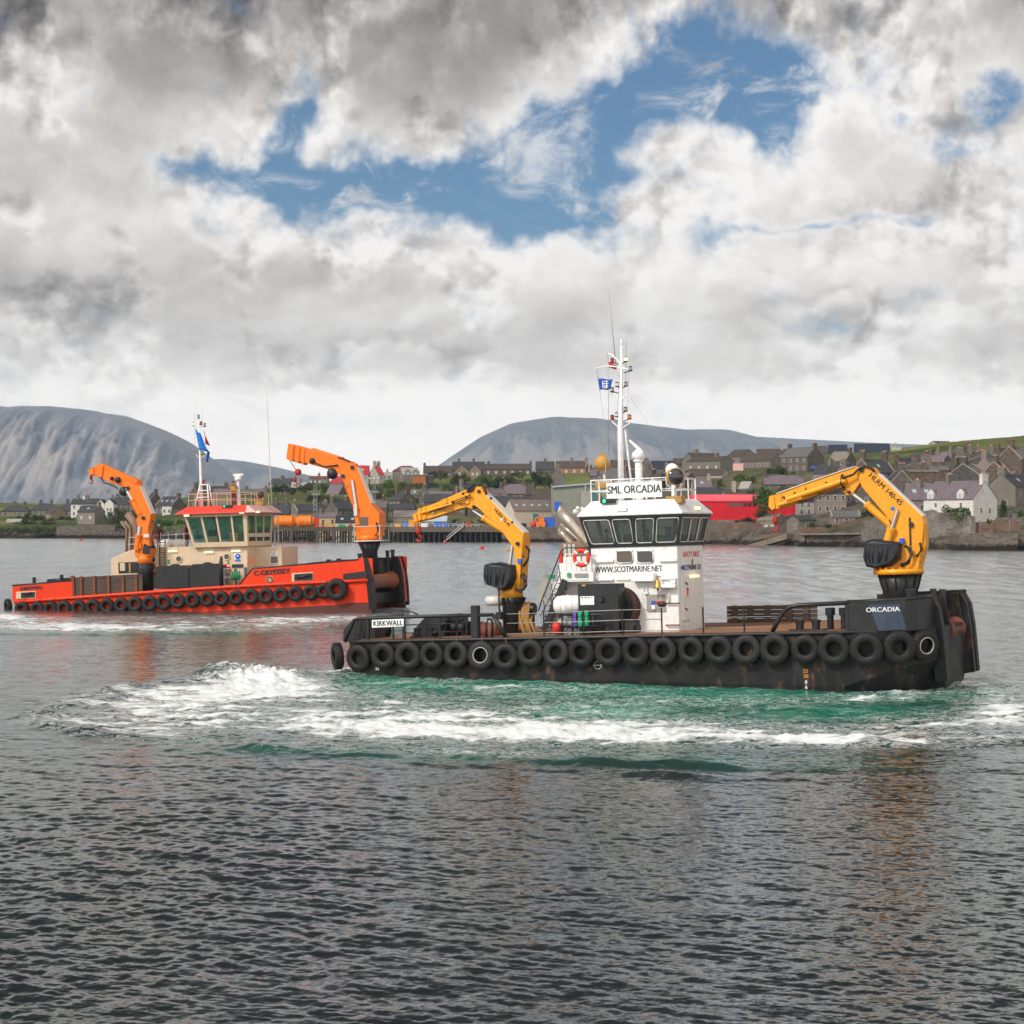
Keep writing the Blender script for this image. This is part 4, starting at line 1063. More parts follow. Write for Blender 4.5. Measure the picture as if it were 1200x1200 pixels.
sc = MB(); u = Vector((.66, -.18, -.56)).normalized(); m_ = c_ + Vector((-.06, -.06, .26)); sc.loft([[m_ + u * s + Vector((0, -.05, -.07 * w)), m_ + u * s + Vector((0, .05, -.07 * w)), m_ + u * s + Vector((0, .05, .08 * w)), m_ + u * s + Vector((0, -.05, .08 * w))] for s, w in ((-.42, .6), (-.2, 1), (.2, 1.1), (.42, 1.0))])
sc.build('radar_scanner', M['white_clean'], rad, bevel=.02)
mast = empty('mast', parent=boat); my = -1.1
mp = lambda px, py, dy=0.0: A(px, py, my + dy)
mm = MB(); mm.tube([Vector((mp(727.5, 566).x, my, zr)), mp(727, 503), mp(728, 470), mp(728.3, 400)], .1, 10, rs=[.13, .12, .075, .04])
mm.tube([Vector((mp(738, 566).x, my + .4, zr)), mp(732, 503, .1)], .05, 8)
mm.cyl(mp(728.4, 403), mp(728.5, 398), .07, n=10)
mm.build('mast_pole', M['white_clean'], mast)
for pts in ([(717, 494), (722, 498), (727, 504), (733, 499), (738, 496)], [(716, 459), (722, 463), (727, 470), (733, 464), (737, 461)], [(713, 429), (724, 430), (727, 440)], [(737, 433), (730, 431), (728, 432)], [(698.5, 432), (712, 428.5), (724, 430), (740, 435)], [(712.5, 414), (719, 417), (725, 424), (728, 434)], [(737.5, 493), (737, 498)]):
    MB().tube([mp(*p_) for p_ in pts], .028, 6).build('yard', M['white_clean'], mast)
an = MB()
an.tube([mp(721.5, 425), mp(717, 380), mp(713.2, 339)], .014, 5, rs=[.018, .013, .006]); an.tube([mp(733.5, 446), mp(733.6, 400)], .012, 5); an.tube([mp(712.3, 414), mp(713.2, 470), mp(713.5, 534)], .010, 5)
an.build('aerial', M['grey_steel'], mast)
wr = MB()
for a, b in (((699, 433), (714, 534)), ((738, 464), (788, 538)), ((716, 492), (693, 545)), ((737, 434), (733, 560)), ((728, 420), (719, 545)), ((700, 434), (703, 445))):
    pb = A(*b, Y0 + .5); wr.tube([mp(*a), pb], .008, 4)
wr.build('stay_wire', M['wire'], mast)
for px, py, mt in ((717.5, 422.5, 'lens_red'), (733.5, 421, 'lamp_on'), (738.8, 432, 'lens_grey'), (733.5, 450, 'lens_grey'), (723, 450.5, 'offwhite'), (717.3, 456.5, 'lens_grey'), (733, 479.5, 'lens_grey'), (722.6, 486, 'offwhite'), (717.5, 489, 'lens_red'), (737.7, 488.5, 'lens_orange')):
    c_ = mp(px, py); l_ = MB(); l_.cyl(c_ + Vector((0, 0, -.10)), c_ + Vector((0, 0, -.06)), .085, n=10); l_.cyl(c_ + Vector((0, 0, .06)), c_ + Vector((0, 0, .10)), .085, .05, 10)
    l_.tube([c_ + Vector((0, 0, -.09)), c_ + Vector(((728 - px) * .028, 0, -.16))], .02, 5)
    lo_ = l_.build('navigation_light', M['black_metal'], mast)
    MB().cyl(c_ + Vector((0, 0, -.06)), c_ + Vector((0, 0, .06)), .075, n=10).build('lens', M[mt], lo_)
lp = MB(); c_ = mp(736, 466.5); lp.torus(c_, (0, 1, 0), .10, .018, 14, 5); lp.build('halyard_block', M['white_clean'], mast)
def flag(frame, corners, mt, label, ny=3, amp=.05, group=None, emblem=None, cat='flag'):
    n, m_ = 12, 6; c = [Vector(p_) for p_ in corners]
    b = MB(); base = []
    for j in range(m_ + 1):
        for i in range(n + 1):
            u, v = i / n, j / m_
            p_ = c[0].lerp(c[1], u).lerp(c[3].lerp(c[2], u), v) + Vector((0, amp * u * math.sin(u * 9 + v * 2), .3 * amp * math.sin(u * 7)))
            base.append(p_)
    i0 = b.addv(base)
    for j in range(m_):
        for i in range(n): b.face((i0 + j * (n + 1) + i, i0 + j * (n + 1) + i + 1, i0 + (j + 1) * (n + 1) + i + 1, i0 + (j + 1) * (n + 1) + i), True)
    o = bpy.data.objects.new('flag', b.mesh('flag', M[mt], recalc=False)); link(o)
    o.matrix_world = frame.M
    sol = o.modifiers.new('thickness', 'SOLIDIFY'); sol.thickness = .008
    return tag(o, label, cat, group)
fg = flag(O, [mp(700.6, 443.5), mp(718, 444.5), mp(716, 456.3), mp(703, 457)], 'flagblue', 'small blue flag with white lettering flying from the white mast yard of the black workboat')
for zz, w in ((446.8, 7), (449.5, 9), (452.2, 8), (454.3, 6)):
    a = mp(709.8, zz, -.055); MB().box((a.x - w * .013, a.y, a.z - .018), (a.x + w * .013, a.y + .012, a.z + .018)).build('flag_lettering', M['white_text'], fg)
for dx in (-3.5, 1):
    a = mp(709.8 + dx, 450.5, -.058); MB().box((a.x - .016, a.y, a.z - .15), (a.x + .016, a.y + .012, a.z + .15)).build('flag_lettering', M['white_text'], fg)
flag(O, [mp(713.2, 424.0, .2), mp(723, 428, .2), mp(723, 433, .2), mp(713.6, 431, .2)], 'flagred', 'faded red ensign behind the top lamp of the white mast')
ah = empty('engine_casing', parent=boat)
yc = -2.2
q0, q1 = A(644, 742, yc), A(694, 681, yc)
cs = MB(); zt_ = q1.z
cs.prism([(q0.x, ZB), (XA - .01, ZB), (XA - .01, zt_), (q0.x + .1, zt_)], yc, Y1 - .05)
cs.build('casing', M['white'], ah, bevel=.02)
bk = MB(); p_ = A(642, 655, yc + .3); bk.prism([(p_.x + .1, zt_), (XA - .6, zt_), (XA - .6, zt_ + 1.0), (p_.x + .25, zt_ + 1.0)], yc + 1.0, yc + 1.1); bk.build('screen_plate', M['white'], ah)
ye = -.9
xc = [(657, 662), (691, 662), (691, 629), (681, 633), (657, 637)]
ec = MB(); ec.prism(O.xz(xc, ye), ye, ye + 1.1); eo = ec.build('exhaust_casing', M['brown_steel'], ah, bevel=.03)
lv = MB()
for px in (661, 666, 671): a, b = A(px, 655, ye - .02), A(px + 2.6, 637.5, ye - .02); lv.box((a.x, ye - .03, a.z), (b.x, ye - .004, b.z))
lv.build('louvre', M['lining'], ah)
for a, b, r, yy in (((688, 634), (651.5, 593), .22, -.8), ((684, 637), (653.5, 611), .10, -.5), ((672, 639), (651, 616.5), .16, -.2)):
    pa, pb = A(*a, yy), A(*b, yy); e_ = MB(); t = (pb - pa).normalized()
    e_.tube([pa - t * .3, pa, pa.lerp(pb, .5), pb - t * .3], r, 16)
    n = 16; rg = e_.ring(pb - t * .3, t, r, n); cut = [p_ + t * (.25 + .9 * r * ((p_.z - pb.z) / r)) for p_ in rg]
    e_.loft([rg, cut], caps=False, s=True)
    e_.build('exhaust_pipe', M['exhaust'], ah)
    k = MB(); k.poly([p_ + t * (-.12 + .9 * r * ((p_.z - pb.z) / r)) for p_ in e_.ring(pb - t * .1, t, r * .93, n)]); k.build('pipe_mouth', M['black_metal'], ah)
stairs = empty('stairway', parent=boat)
st = MB(); ys0, ys1 = -3.05, -2.35
for yy in (ys0, ys1):
    a, b = A(637, 739, yy), A(662, 679.5, yy); st.bar(a, b, .07, .24)
for k in range(9):
    t = (k + .6) / 9.2; a = A(637, 739, ys0).lerp(A(662, 679.5, ys0), t); b = A(637, 739, ys1).lerp(A(662, 679.5, ys1), t)
    st.cbox(((a.x + b.x) / 2, (ys0 + ys1) / 2, (a.z + b.z) / 2), (.22, ys1 - ys0, .035))
st.build('ladder', M['black_paint'], stairs)
hr = MB()
for yy in (ys0, ys1):
    hr.tube([A(631, 716, yy), A(635, 703, yy), A(657.5, 646, yy), A(662, 642, yy), A(690, 642, yy)], .026, 6)
    hr.tube([A(633, 722, yy), A(646, 698, yy), A(657, 671, yy)], .02, 5)
    for t in (.15, .5, .85): a = A(637, 739, yy).lerp(A(662, 679.5, yy), t); hr.tube([a, a + Vector((-.12, 0, .92))], .02, 5)
hr.build('handrail', M['black_metal'], stairs)
pf = MB(); q0, q1 = A(660, 681.5, -2.6), A(696, 678, -2.6); pf.box((q0.x, -3.05, q1.z - .06), (XA - .01, yc - .003, q1.z)); pf.build('landing', M['offwhite'], stairs)
gr = MB()
for zz in (.35, .68, 1.0): gr.tube([(q0.x + .3, -3.0, q1.z + zz), (XA - .05, -3.0, q1.z + zz)], .022, 5)
for xx in np.linspace(q0.x + .3, XA - .1, 5): gr.cyl((xx, -3.0, q1.z), (xx, -3.0, q1.z + 1.0), .022, n=6)
for xx in np.linspace(q0.x + .2, XA - .1, 6): gr.tube([(xx, -.4, q1.z), (xx, -.4, q1.z + 1.0)], .02, 5)
gr.tube([(q0.x, -.4, q1.z + 1.0), (XA, -.4, q1.z + 1.0)], .022, 5); gr.build('guard_rail', M['white_clean'], stairs)
for px, py, w, hh in ((646, 676, .34, .16), (666.8, 673.8, .16, .18)):
    c_ = A(px, py, -3.08 if px > 660 else yc - .02); MB().box((c_.x - w / 2, c_.y - .015, c_.z - hh / 2), (c_.x + w / 2, c_.y, c_.z + hh / 2)).build('safety_sign', M['signgreen'], stairs)
c_ = A(681, 674, -3.06); MB().box((c_.x - .28, c_.y - .03, c_.z - .07), (c_.x + .28, c_.y, c_.z + .07)).build('plate', M['grey_steel'], stairs)
nb_ = A(688, 675, -3.05); MB().box((nb_.x - .95, -3.03, nb_.z - .22), (nb_.x + .25, -2.95, nb_.z + .16)).build('side_plate', M['white'], stairs)
tr = MB(); tr.poly([A(641, 662, -1.2), A(628, 702, -2.6), A(640, 710, -2.6), A(641.5, 690, -2.4)]); tr.poly([A(641, 662, -1.16), A(641.5, 690, -2.36), A(640, 710, -2.56), A(628, 702, -2.56)]); tr.build('canvas_screen', M['tarp'], stairs)
winch = empty('winch', parent=boat)
yn = -4.05
def pz(px, py, y): p_ = A(px, py, y); return (p_.x, p_.z)
b = MB(); q0, q1 = A(678.5, 744, yn), A(724, 683.8, yn)
b.prism([(q0.x, q0.z), (q1.x, q0.z), (q1.x, q1.z), (q0.x, q1.z)], yn, yn + .75)
b.build('winch_housing', M['black_paint'], winch, bevel=.02)
c_ = A(704.5, 702.5, yn); MB().cyl(c_, c_ + Vector((0, -.10, 0)), .14, .11, 14).build('hub', M['black_metal'], winch)
lb = MB(); q0, q1 = A(680, 709, yn - .012), A(696, 698.5, yn - .012); lb.box((q0.x, yn - .012, q0.z), (q1.x, yn - .002, q1.z)); lab = lb.build('instruction_plate', M['white_clean'], winch)
for k, mt in enumerate(('black_metal', 'signblue', 'signgreen', 'orange_plastic')):
    c_ = A(682.3 + k * 3.7, 700.4, yn - .02); MB().cbox(c_, (.07, .008, .04)).build('plate_symbol', M[mt], winch)
c_ = A(684, 686, yn - .012); MB().cbox(c_, (.16, .01, .07)).build('warning_plate', M['amber'], winch)
dc = A(722.5, 712.5, yn + .8); dr_ = MB()
dr_.lathe((dc.x, yn + .76, dc.z), (0, 1, 0), [(.60, 0), (.66, .06), (.60, .07), (.50, .10)], 36); dr_.lathe((dc.x, yn + 1.55, dc.z), (0, 1, 0), [(.70, -.02), (.98, 0), (.98, .10), (.3, .12)], 36)
dr_.build('drum_flange', M['black_paint'], winch)
dd = MB(); pr = []
for k in range(12): pr += [(.79, .86 + k * .056), (.83, .888 + k * .056)]
dd.lathe((dc.x, yn, dc.z), (0, 1, 0), pr, 32); dd.build('wire_drum', M['drum'], winch)
mo = MB(); c_ = A(752, 706.5, yn + 1.7); mo.cyl((c_.x - .2, yn + 1.62, c_.z), (c_.x - .2, yn + 2.0, c_.z), .2, n=12); mo.build('winch_motor', M['brass'], winch)
fr_ = MB(); q0 = A(735, 744, yn + .9); fr_.box((dc.x - .7, yn + .8, zd(0)), (dc.x + .8, yn + 1.6, dc.z - .7)); fr_.box((dc.x + .55, yn + .2, zd(0)), (dc.x + .75, yn + 1.5, zd(0) + .5)); fr_.build('winch_bed', M['black_metal'], winch)
rk = MB(); y = -4.5
rk.tube([A(656, 720.5, y), A(704, 720, y), A(707.5, 723, y), A(707.5, 743, y)], .045, 6); rk.tube([A(656, 734, y), A(707, 733.5, y)], .04, 6)
for px in (659, 671, 686, 695): rk.tube([A(px, 720.5, y), A(px, 744, y)], .045, 6)
rk.build('hose_rack', M['black_paint'], boat)
pu = MB(); c_ = A(664, 731, -4.1); pu.cyl(c_ + Vector((-.3, 0, 0)), c_ + Vector((.4, 0, 0)), .22, n=12); pu.cyl(c_ + Vector((0, 0, -.5)), c_ + Vector((0, 0, .4)), .14, n=10); pu.box((c_.x - .5, c_.y - .2, zd(0)), (c_.x + .6, c_.y + .2, zd(0) + .25)); pu.build('pump', M['grey_steel'], boat)
def loose(name, mb, mt, label, cat, group=None, frame=O):
    o = bpy.data.objects.new(name, mb.mesh(name, M[mt])); link(o); o.matrix_world = frame.M
    return tag(o, label, cat, group)
def glove(px, py, mt, label):
    g_ = MB(); p_ = A(px, py, -4.58)
    g_.loft([[(p_.x + a * w, p_.y - .03 * d_, p_.z + z) for a, d_ in ((-1, -1), (1, -1), (1, 1), (-1, 1))] for z, w in ((.20, .085), (0, .06), (-.15, .07), (-.28, .08))])
    for k in range(4): g_.tube([p_ + Vector((-.06 + .04 * k, 0, -.27)), p_ + Vector((-.075 + .05 * k, -.01, -.44 + .02 * abs(k - 1)))], .02, 5)
    g_.tube([p_ + Vector((.06, 0, -.16)), p_ + Vector((.13, -.01, -.3))], .02, 5)
    loose('glove', g_, mt, label, 'glove')
glove(673.5, 722, 'purple', 'purple glove hanging on the hose rack beside the white liferaft canister')
glove(679.5, 722.5, 'glove_green', 'green rubber glove on the hose rack next to the purple glove')
glove(687.5, 721.5, 'glove_green', 'green rubber glove on the hose rack farther along from the purple glove')
rb_ = MB(); c_ = A(652.5, 737, -4.4); rb_.lathe(c_ + Vector((0, 0, -.2)), (0, 0, 1), [(.02, 0), (.17, .02), (.20, .25), (.15, .42), (.05, .46)], 14); loose('fuel_can', rb_, 'red_plastic', 'red rounded can on deck at the foot of the black stairs', 'can')
lr = MB(); c_ = A(667, 708.8, -3.4)
lr.lathe(c_ + Vector((-.62, 0, 0)), (1, 0, 0), [(.02, 0), (.26, .03), (.36, .14), (.38, .5), (.40, .52), (.40, .60), (.38, .62), (.38, 1.05), (.33, 1.2), (.22, 1.26), (.02, 1.27)], 22)
for dx in (-.25, .25): lr.torus(c_ + Vector((dx, 0, 0)), (1, 0, 0), .385, .02, 22, 5)
loose('liferaft_canister', lr, 'white_clean', 'white ribbed liferaft canister beside the black winch', 'liferaft')
cr = MB()
for dx in (-.35, .35): cr.box((c_.x + dx - .04, c_.y - .25, zd(0)), (c_.x + dx + .04, c_.y + .25, c_.z - .36))
cr.build('liferaft_cradle', M['black_paint'], boat)
def lifebuoy(c_, axis, label, frame=O, Rm=.30, r=.085):
    b_ = MB(); b_.torus(c_, axis, Rm, r, 28, 8); o = loose('lifebuoy', b_, 'lifebuoy', label, 'lifebuoy', frame=frame)
    t = Vector(axis).normalized()
    for k in range(4):
        a = math.pi / 4 + k * math.pi / 2; u = b_.ring(c_, t, Rm, 16)[int(k * 4 + 2) % 16]
        w = MB(); d_ = (u - c_).normalized(); tn = t.cross(d_)
        w.lathe(u, tn, [(r * 1.05, -.05), (r * 1.05, .05)], 10); w.build('reflective_band', M['white_clean'], o)
    return o
lifebuoy(A(681.5, 653.8, -3.12), (0, 1, 0), 'red and white lifebuoy on the rail beside the white wheelhouse')
lj = MB(); c_ = A(681, 654, -2.9); lj.cyl(c_ + Vector((0, 0, -.16)), c_ + Vector((0, 0, .14)), .045, n=8); lj.build('rescue_light', M['lifebuoy'], boat)
ex = MB(); c_ = A(657.5, 653.5, -2.6); ex.cyl(c_ + Vector((0, 0, -.22)), c_ + Vector((0, 0, .2)), .085, n=10); ex.cyl(c_ + Vector((0, 0, .2)), c_ + Vector((0, 0, .32)), .03, n=6); ex.build('extinguisher', M['lifebuoy'], boat)
sr = empty('side_rail', parent=boat); y = -4.82
for px, pt in ((637.8, 716), (684.5, 716), (730, 713), (776, 712), (824.5, 711.5)):
    a, b_ = A(px, 747, y), A(px, pt, y); MB().cyl((a.x, y, zd(a.x)), (a.x, y, b_.z), .034, n=8).build('stanchion', M['black_metal'], sr)
wi = MB()
for ps in ([(594, 719.5), (638, 718.5), (684, 716.5), (730, 714.8), (776, 714)], [(594, 730.5), (638, 729.5), (684, 728.5), (730, 726.5), (776, 725.5)], [(594, 743), (638, 741.5), (684, 741), (730, 739.5), (776, 739), (824, 738)]):
    wi.tube([A(*p_, y) for p_ in ps], .017, 5)
a, b_ = A(866, 724, y), A(935, 724, y)
wi.build('rail_wire', M['wire'], sr)
pw = MB();
for px in (872.5,): a = A(px, 742, y); b2 = A(px, 709.5, y); pw.cyl((a.x, y, zd(a.x)), (a.x, y, b2.z), .034, n=8)
pw.build('stanchion', M['black_metal'], sr)
wr2 = MB()
for py in (723, 735): wr2.tube([A(825, py + 1, y), A(872, py, y), A(915, py - .5, y)], .012, 5)
wr2.build('rail_wire', M['wire'], sr)
bw_ = MB(); c_ = A(775.5, 708, y); bw_.lathe(c_, (1, 0, 0), [(.02, -.18), (.10, -.12), (.11, .1), (.02, .2)], 10); bw_.build('speed_log_drum', M['black_metal'], sr)
ar = empty('aft_rail', parent=boat)
tb = MB(); tb.tube([A(404, 752, y), A(415, 726.5, y), A(420, 725, y), A(490, 722.5, y), A(578, 720.5, y)], .075, 10)
for px, r in ((431.5, .075), (473.8, .075), (516, .05), (461, .045)):
    a, b_ = A(px, 752, y), A(px, 724, y); tb.cyl((a.x, y, zd(a.x)), (a.x, y, b_.z), r, n=8)
for py in (731.5, 741): tb.tube([A(474, py + 1, y), A(555, py - 1.5, y)], .025, 6)
tb.tube([A(578, 721, y), A(593, 747, y)], .09, 8)
tb.tube([A(471.5, 716, y), A(472, 724, y)], .03, 6); tb.tube([A(471.5, 716, y), A(483, 717, y), A(490, 720.5, y)], .03, 6)
tb.tube([A(570, 747, y), A(570, 730, y), A(572, 725.5, y), A(575.5, 725.5, y), A(577, 730, y), A(577, 747, y)], .055, 8)
tb.build('rail_tube', M['black_paint'], ar)
q0, q1 = A(435.8, 735, y - .08), A(473, 726, y - .08)
npl = MB(); npl.loft([[A(435.8, 735.6, y - .09), A(473, 734, y - .09), A(473, 725.2, y - .09), A(435.8, 726.6, y - .09)], [p_ + Vector((0, .04, 0)) for p_ in (A(435.8, 735.6, y - .09), A(473, 734, y - .09), A(473, 725.2, y - .09), A(435.8, 726.6, y - .09))]])
npl.build('port_plate', M['white_clean'], ar)
text_obj('port_lettering', 'KIRKWALL', .30, M['black_text'], A(454.4, 730.6, y - .10), A(473, 725.2, y) - A(435.8, 726.6, y), (0, 0, 1), ar, sx=.93)
bb = MB(); a, b_ = A(558, 750, -4.75), A(558, 709.5, -4.75); bb.cbox((a.x, -4.75, (zd(a.x) + b_.z) / 2), (.30, .30, b_.z - zd(a.x))); bb.build('king_post', M['black_paint'], boat, bevel=.02)
def block(pts, y0, y1, name, mt='black_paint', bevel=.04): return MB().prism(O.xz(pts, y0), y0, y1).build(name, M[mt], boat, bevel=bevel)
block([(401.5, 752), (402, 738), (412, 727), (421, 724), (434, 725), (440, 734), (440, 752)], -3.9, -3.0, 'stern_roller_housing')
block([(403, 752), (404, 738), (414, 727), (427, 724), (436, 730), (436, 752)], 2.2, 3.2, 'stern_roller_housing')
ld = MB()
for px in (417, 427): ld.bar(A(px - 3, 752, -4.1), A(px + 2, 727, -4.1), .05, .05)
for t in (.2, .45, .7): ld.bar(A(414, 752, -4.1).lerp(A(419, 727, -4.1), t), A(424, 752, -4.1).lerp(A(429, 727, -4.1), t), .04, .04)
ld.build('ladder', M['black_metal'], boat)
sp = MB(); c_ = A(441.5, 740, -2.8); sp.lathe(c_, (0, 1, 0), [(.1, -.25), (.42, -.2), (.42, -.1), (.25, -.05), (.25, .5), (.42, .55), (.1, .6)], 20); sp.build('stern_winch_drum', M['black_paint'], boat)
block([(480, 749), (486, 736), (497, 724), (503, 721.5), (521, 720.5), (523, 727), (520.5, 749)], -3.4, -1.6, 'tow_hook_housing')
tw = MB(); tw.prism(O.xz([(500, 738), (520, 727), (524, 730), (510, 744), (500, 744)], -3.42), -3.55, -3.42); tw.build('tow_hook', M['black_metal'], boat, bevel=.03)
for px in (489.5, 504.5):
    a = A(px, 748.5, -4.1); b = MB(); b.cyl((a.x, -4.1, zd(a.x)), (a.x, -4.1, zd(a.x) + .42), .12, n=12); b.cyl((a.x, -4.1, zd(a.x) + .36), (a.x, -4.1, zd(a.x) + .45), .16, n=12); b.box((a.x - .25, -4.35, zd(a.x) + .045), (a.x + .25, -3.85, zd(a.x) + .10)); b.build('bollard', M['black_paint'], boat)
sg = MB()
for px in (528.5, 536, 547): c_ = A(px, 740, -3.0); sg.cyl((c_.x, -3.0, zd(c_.x)), (c_.x, -3.0, zd(c_.x) + .85), .07, n=8)
for px in (532, 541): c_ = A(px, 735, -3.0); sg.lathe(c_, (0, 1, 0), [(.05, -.2), (.17, -.16), (.17, .1), (.05, .2)], 12)
c_ = A(549, 737, -2.6); sg.cbox(c_, (.75, .6, .62)); sg.cyl(A(545, 728, -2.6), A(545, 722, -2.6), .05, n=8)
sg.build('capstan_gear', M['black_metal'], boat)
c_ = A(574, 739.5, -3.3); wd = MB(); wd.lathe((c_.x, c_.y, c_.z), (1, 0, 0), [(.1, -.42), (.40, -.40), (.40, -.34), (.34, -.33), (.34, .33), (.40, .34), (.40, .40), (.1, .42)], 20); wd.build('net_drum', M['roller_dark'], boat)
pc = MB(); c_ = A(619, 706.5, -1.4); pc.cyl((c_.x, -1.4, zd(c_.x)), (c_.x, -1.4, c_.z), .26, n=14); pc.cyl(c_ + Vector((-.55, -.35, -.25)), c_ + Vector((.45, -.35, -.25)), .24, n=14); pc.cyl(c_ + Vector((-.60, -.35, -.25)), c_ + Vector((-.55, -.35, -.25)), .32, n=14)
pc.build('capstan_post', M['black_paint'], boat)
rs = MB(); random.seed(5)
for k in range(12):
    x = -.2 + .045 * k; w = random.uniform(-.04, .04); L_ = random.uniform(1.1, 1.55)
    rs.tube([c_ + Vector((x, -.75, -.5 - .4 * L_)), c_ + Vector((x + w, -.72, -.35)), c_ + Vector((x - .03, -.42, .02)), c_ + Vector((x + .02, -.08, -.2)), c_ + Vector((x + .10 + w, -.75 + w, -.7)), c_ + Vector((x + .35 + w * 2, -.8, -.75 - .5 * L_))], .045, 6)
loose('rope_coil', rs, 'rope', 'tan mooring rope draped over the post beside the aft amber crane', 'rope')
wt = MB(); c2 = A(612, 737, -1.7); wt.box((c2.x - .12, c2.y - .1, c2.z - .14), (c2.x + .14, c2.y + .1, c2.z + .18)); loose('bucket_box', wt, 'white_clean', 'small white box below the coiled tan rope', 'box')
bd = MB(); c2 = A(579.5, 704, -2.2); bd.lathe(c2, (1, 0, 0), [(.02, -.38), (.2, -.34), (.22, .3), (.02, .36)], 14); bd.build('fairing_cylinder', M['offwhite'], boat)
hb = MB(); c2 = A(585, 713, -2.6); hb.tube([c2 + Vector((0, 0, .9)), c2, c2 + Vector((.1, 0, -.4))], .04, 6); hb.cbox(c2 + Vector((0, 0, -.3)), (.25, .2, .3)); hb.build('hook_bracket', M['black_metal'], boat)
def crane(name, frame, parent, y, col, ped, ring_, king, boom, jib, cyls, rods, extra, hook, hoses, cover, half=(.42, .30, .24), letters=(), strip=None, ped_r=None, cover_y=None):
    t = empty(name, parent=parent); F = frame
    pc_ = lambda p_, dy=0.0: F.at(p_[0], p_[1], y + dy)
    x, yt, ht, yb, hb_, yfl = ped
    a, b = pc_((x, yb)), pc_((x, yt)); s = (pc_((x + 10, yt)) - pc_((x, yt))).x / 10
    m_ = MB(); cx, cy = a.x, y
    zz0, zz1 = a.z - .4, b.z
    zf = pc_((x, yfl)).z
    m_.lathe((b.x, y, 0), (0, 0, 1), [(hb_ * s, zz0), (hb_ * s, zf), (ht * s, zz1)], 24)
    for k in range(12):
        an_ = k * math.pi / 6; d_ = Vector((math.cos(an_), math.sin(an_), 0))
        m_.bar(Vector((b.x, y, zf)) + d_ * (hb_ * s * .98), Vector((b.x, y, zz1)) + d_ * (ht * s * .98), .05, .10)
    m_.build('pedestal', M['black_paint'], t)
    x, y0, y1, hw = ring_
    a, b = pc_((x, y1)), pc_((x, y0)); m_ = MB(); m_.lathe((a.x, y, 0), (0, 0, 1), [(hw * s * .9, a.z), (hw * s, a.z + .01), (hw * s, b.z - .02), (hw * s * .93, b.z)], 28);
    for k in range(20): an_ = k * math.pi / 10; m_.cbox((a.x + hw * s * .94 * math.cos(an_), y + hw * s * .94 * math.sin(an_), b.z + .03), (.06, .06, .07))
    m_.build('slewing_ring', M[col], t)
    def slab(pts, hw, name_, mt, bevel=.025, y_off=0.0): return MB().prism([(pc_(p_).x, pc_(p_).z) for p_ in pts], y + y_off - hw, y + y_off + hw).build(name_, M[mt], t, bevel=bevel)
    for k in king: slab(k, half[0], 'column', col)
    slab(boom, half[1], 'main_boom', col)
    slab(jib, half[2], 'jib', col)
    if strip:
        for st_ in strip:
            m_ = MB(); P_ = [pc_(p_) for p_ in st_]
            for a, b in zip(P_, P_[1:]):
                d_ = (b - a).normalized(); up = Vector((-d_.z, 0, d_.x)); up = up if up.z > 0 else -up
                m_.loft([[q_ + Vector((0, s_ * half[1] * .96, 0)) + up * h_ for s_, h_ in ((-1, .004), (1, .004), (1, .035), (-1, .035))] for q_ in (a, b)])
            m_.build('boom_top_strip', M['strip'], t)  # pale top strip; on the amber jib it paints the top highlight
    for (a, b, r, dy) in cyls: m_ = MB(); pa, pb = pc_(a, dy), pc_(b, dy); m_.cyl(pa, pb, r, n=14); m_.cyl(pb - (pb - pa).normalized() * .12, pb + (pb - pa).normalized() * .01, r * 1.15, n=14); m_.build('hydraulic_cylinder', M[col], t)
    for (a, b, r, dy) in rods: MB().cyl(pc_(a, dy), pc_(b, dy), r, n=10).build('piston_rod', M['chrome'], t)
    for item in extra:
        kind = item[0]
        if kind == 'slab': slab(item[1], item[2], item[3], item[4] if len(item) > 4 else col, .015, item[5] if len(item) > 5 else 0.0)
        elif kind == 'ball': m_ = MB(); c_ = pc_(item[1], item[4] if len(item) > 4 else 0); m_.lathe(c_, (0, 1, 0), [(.02, -item[2] * .7), (item[2] * .8, -item[2] * .6), (item[2], 0), (item[2] * .8, item[2] * .6), (.02, item[2] * .7)], 16); m_.build(item[3], M['black_metal'], t)
        elif kind == 'pin':
            m_ = MB(); c_ = pc_(item[1]); m_.cyl((c_.x, y - item[3] - .05, c_.z), (c_.x, y + item[3] + .05, c_.z), item[2], n=12); m_.build('pivot_pin', M['black_metal'], t)
        elif kind == 'box': c_ = pc_(item[1], item[5] if len(item) > 5 else -.5); MB().cbox(c_, item[2]).build(item[3], M[item[4]], t, bevel=.01)
    hk = MB()
    for a, b in zip(hook, hook[1:]): hk.tube([pc_(a), pc_(b)], .028, 5)
    e_ = pc_(hook[-1]); r_ = .13
    hk.lathe(e_ + Vector((0, 0, -.10)), (0, 0, 1), [(.04, -.20), (.10, -.15), (.12, .08), (.05, .16)], 12)
    hk.tube([e_ + Vector((0, 0, -.24))] + [e_ + Vector((r_ * math.sin(a_), 0, -.44 + r_ * math.cos(a_))) for a_ in np.linspace(0, 4.6, 10)], .045, 7)
    hk.build('hook', M['hook_red'], t)
    for pts in hoses:
        m_ = MB(); m_.tube([pc_(p_[:2], p_[2] if len(p_) > 2 else -half[1] - .06) for p_ in pts], .05, 6); m_.build('hose', M['hose'], t)
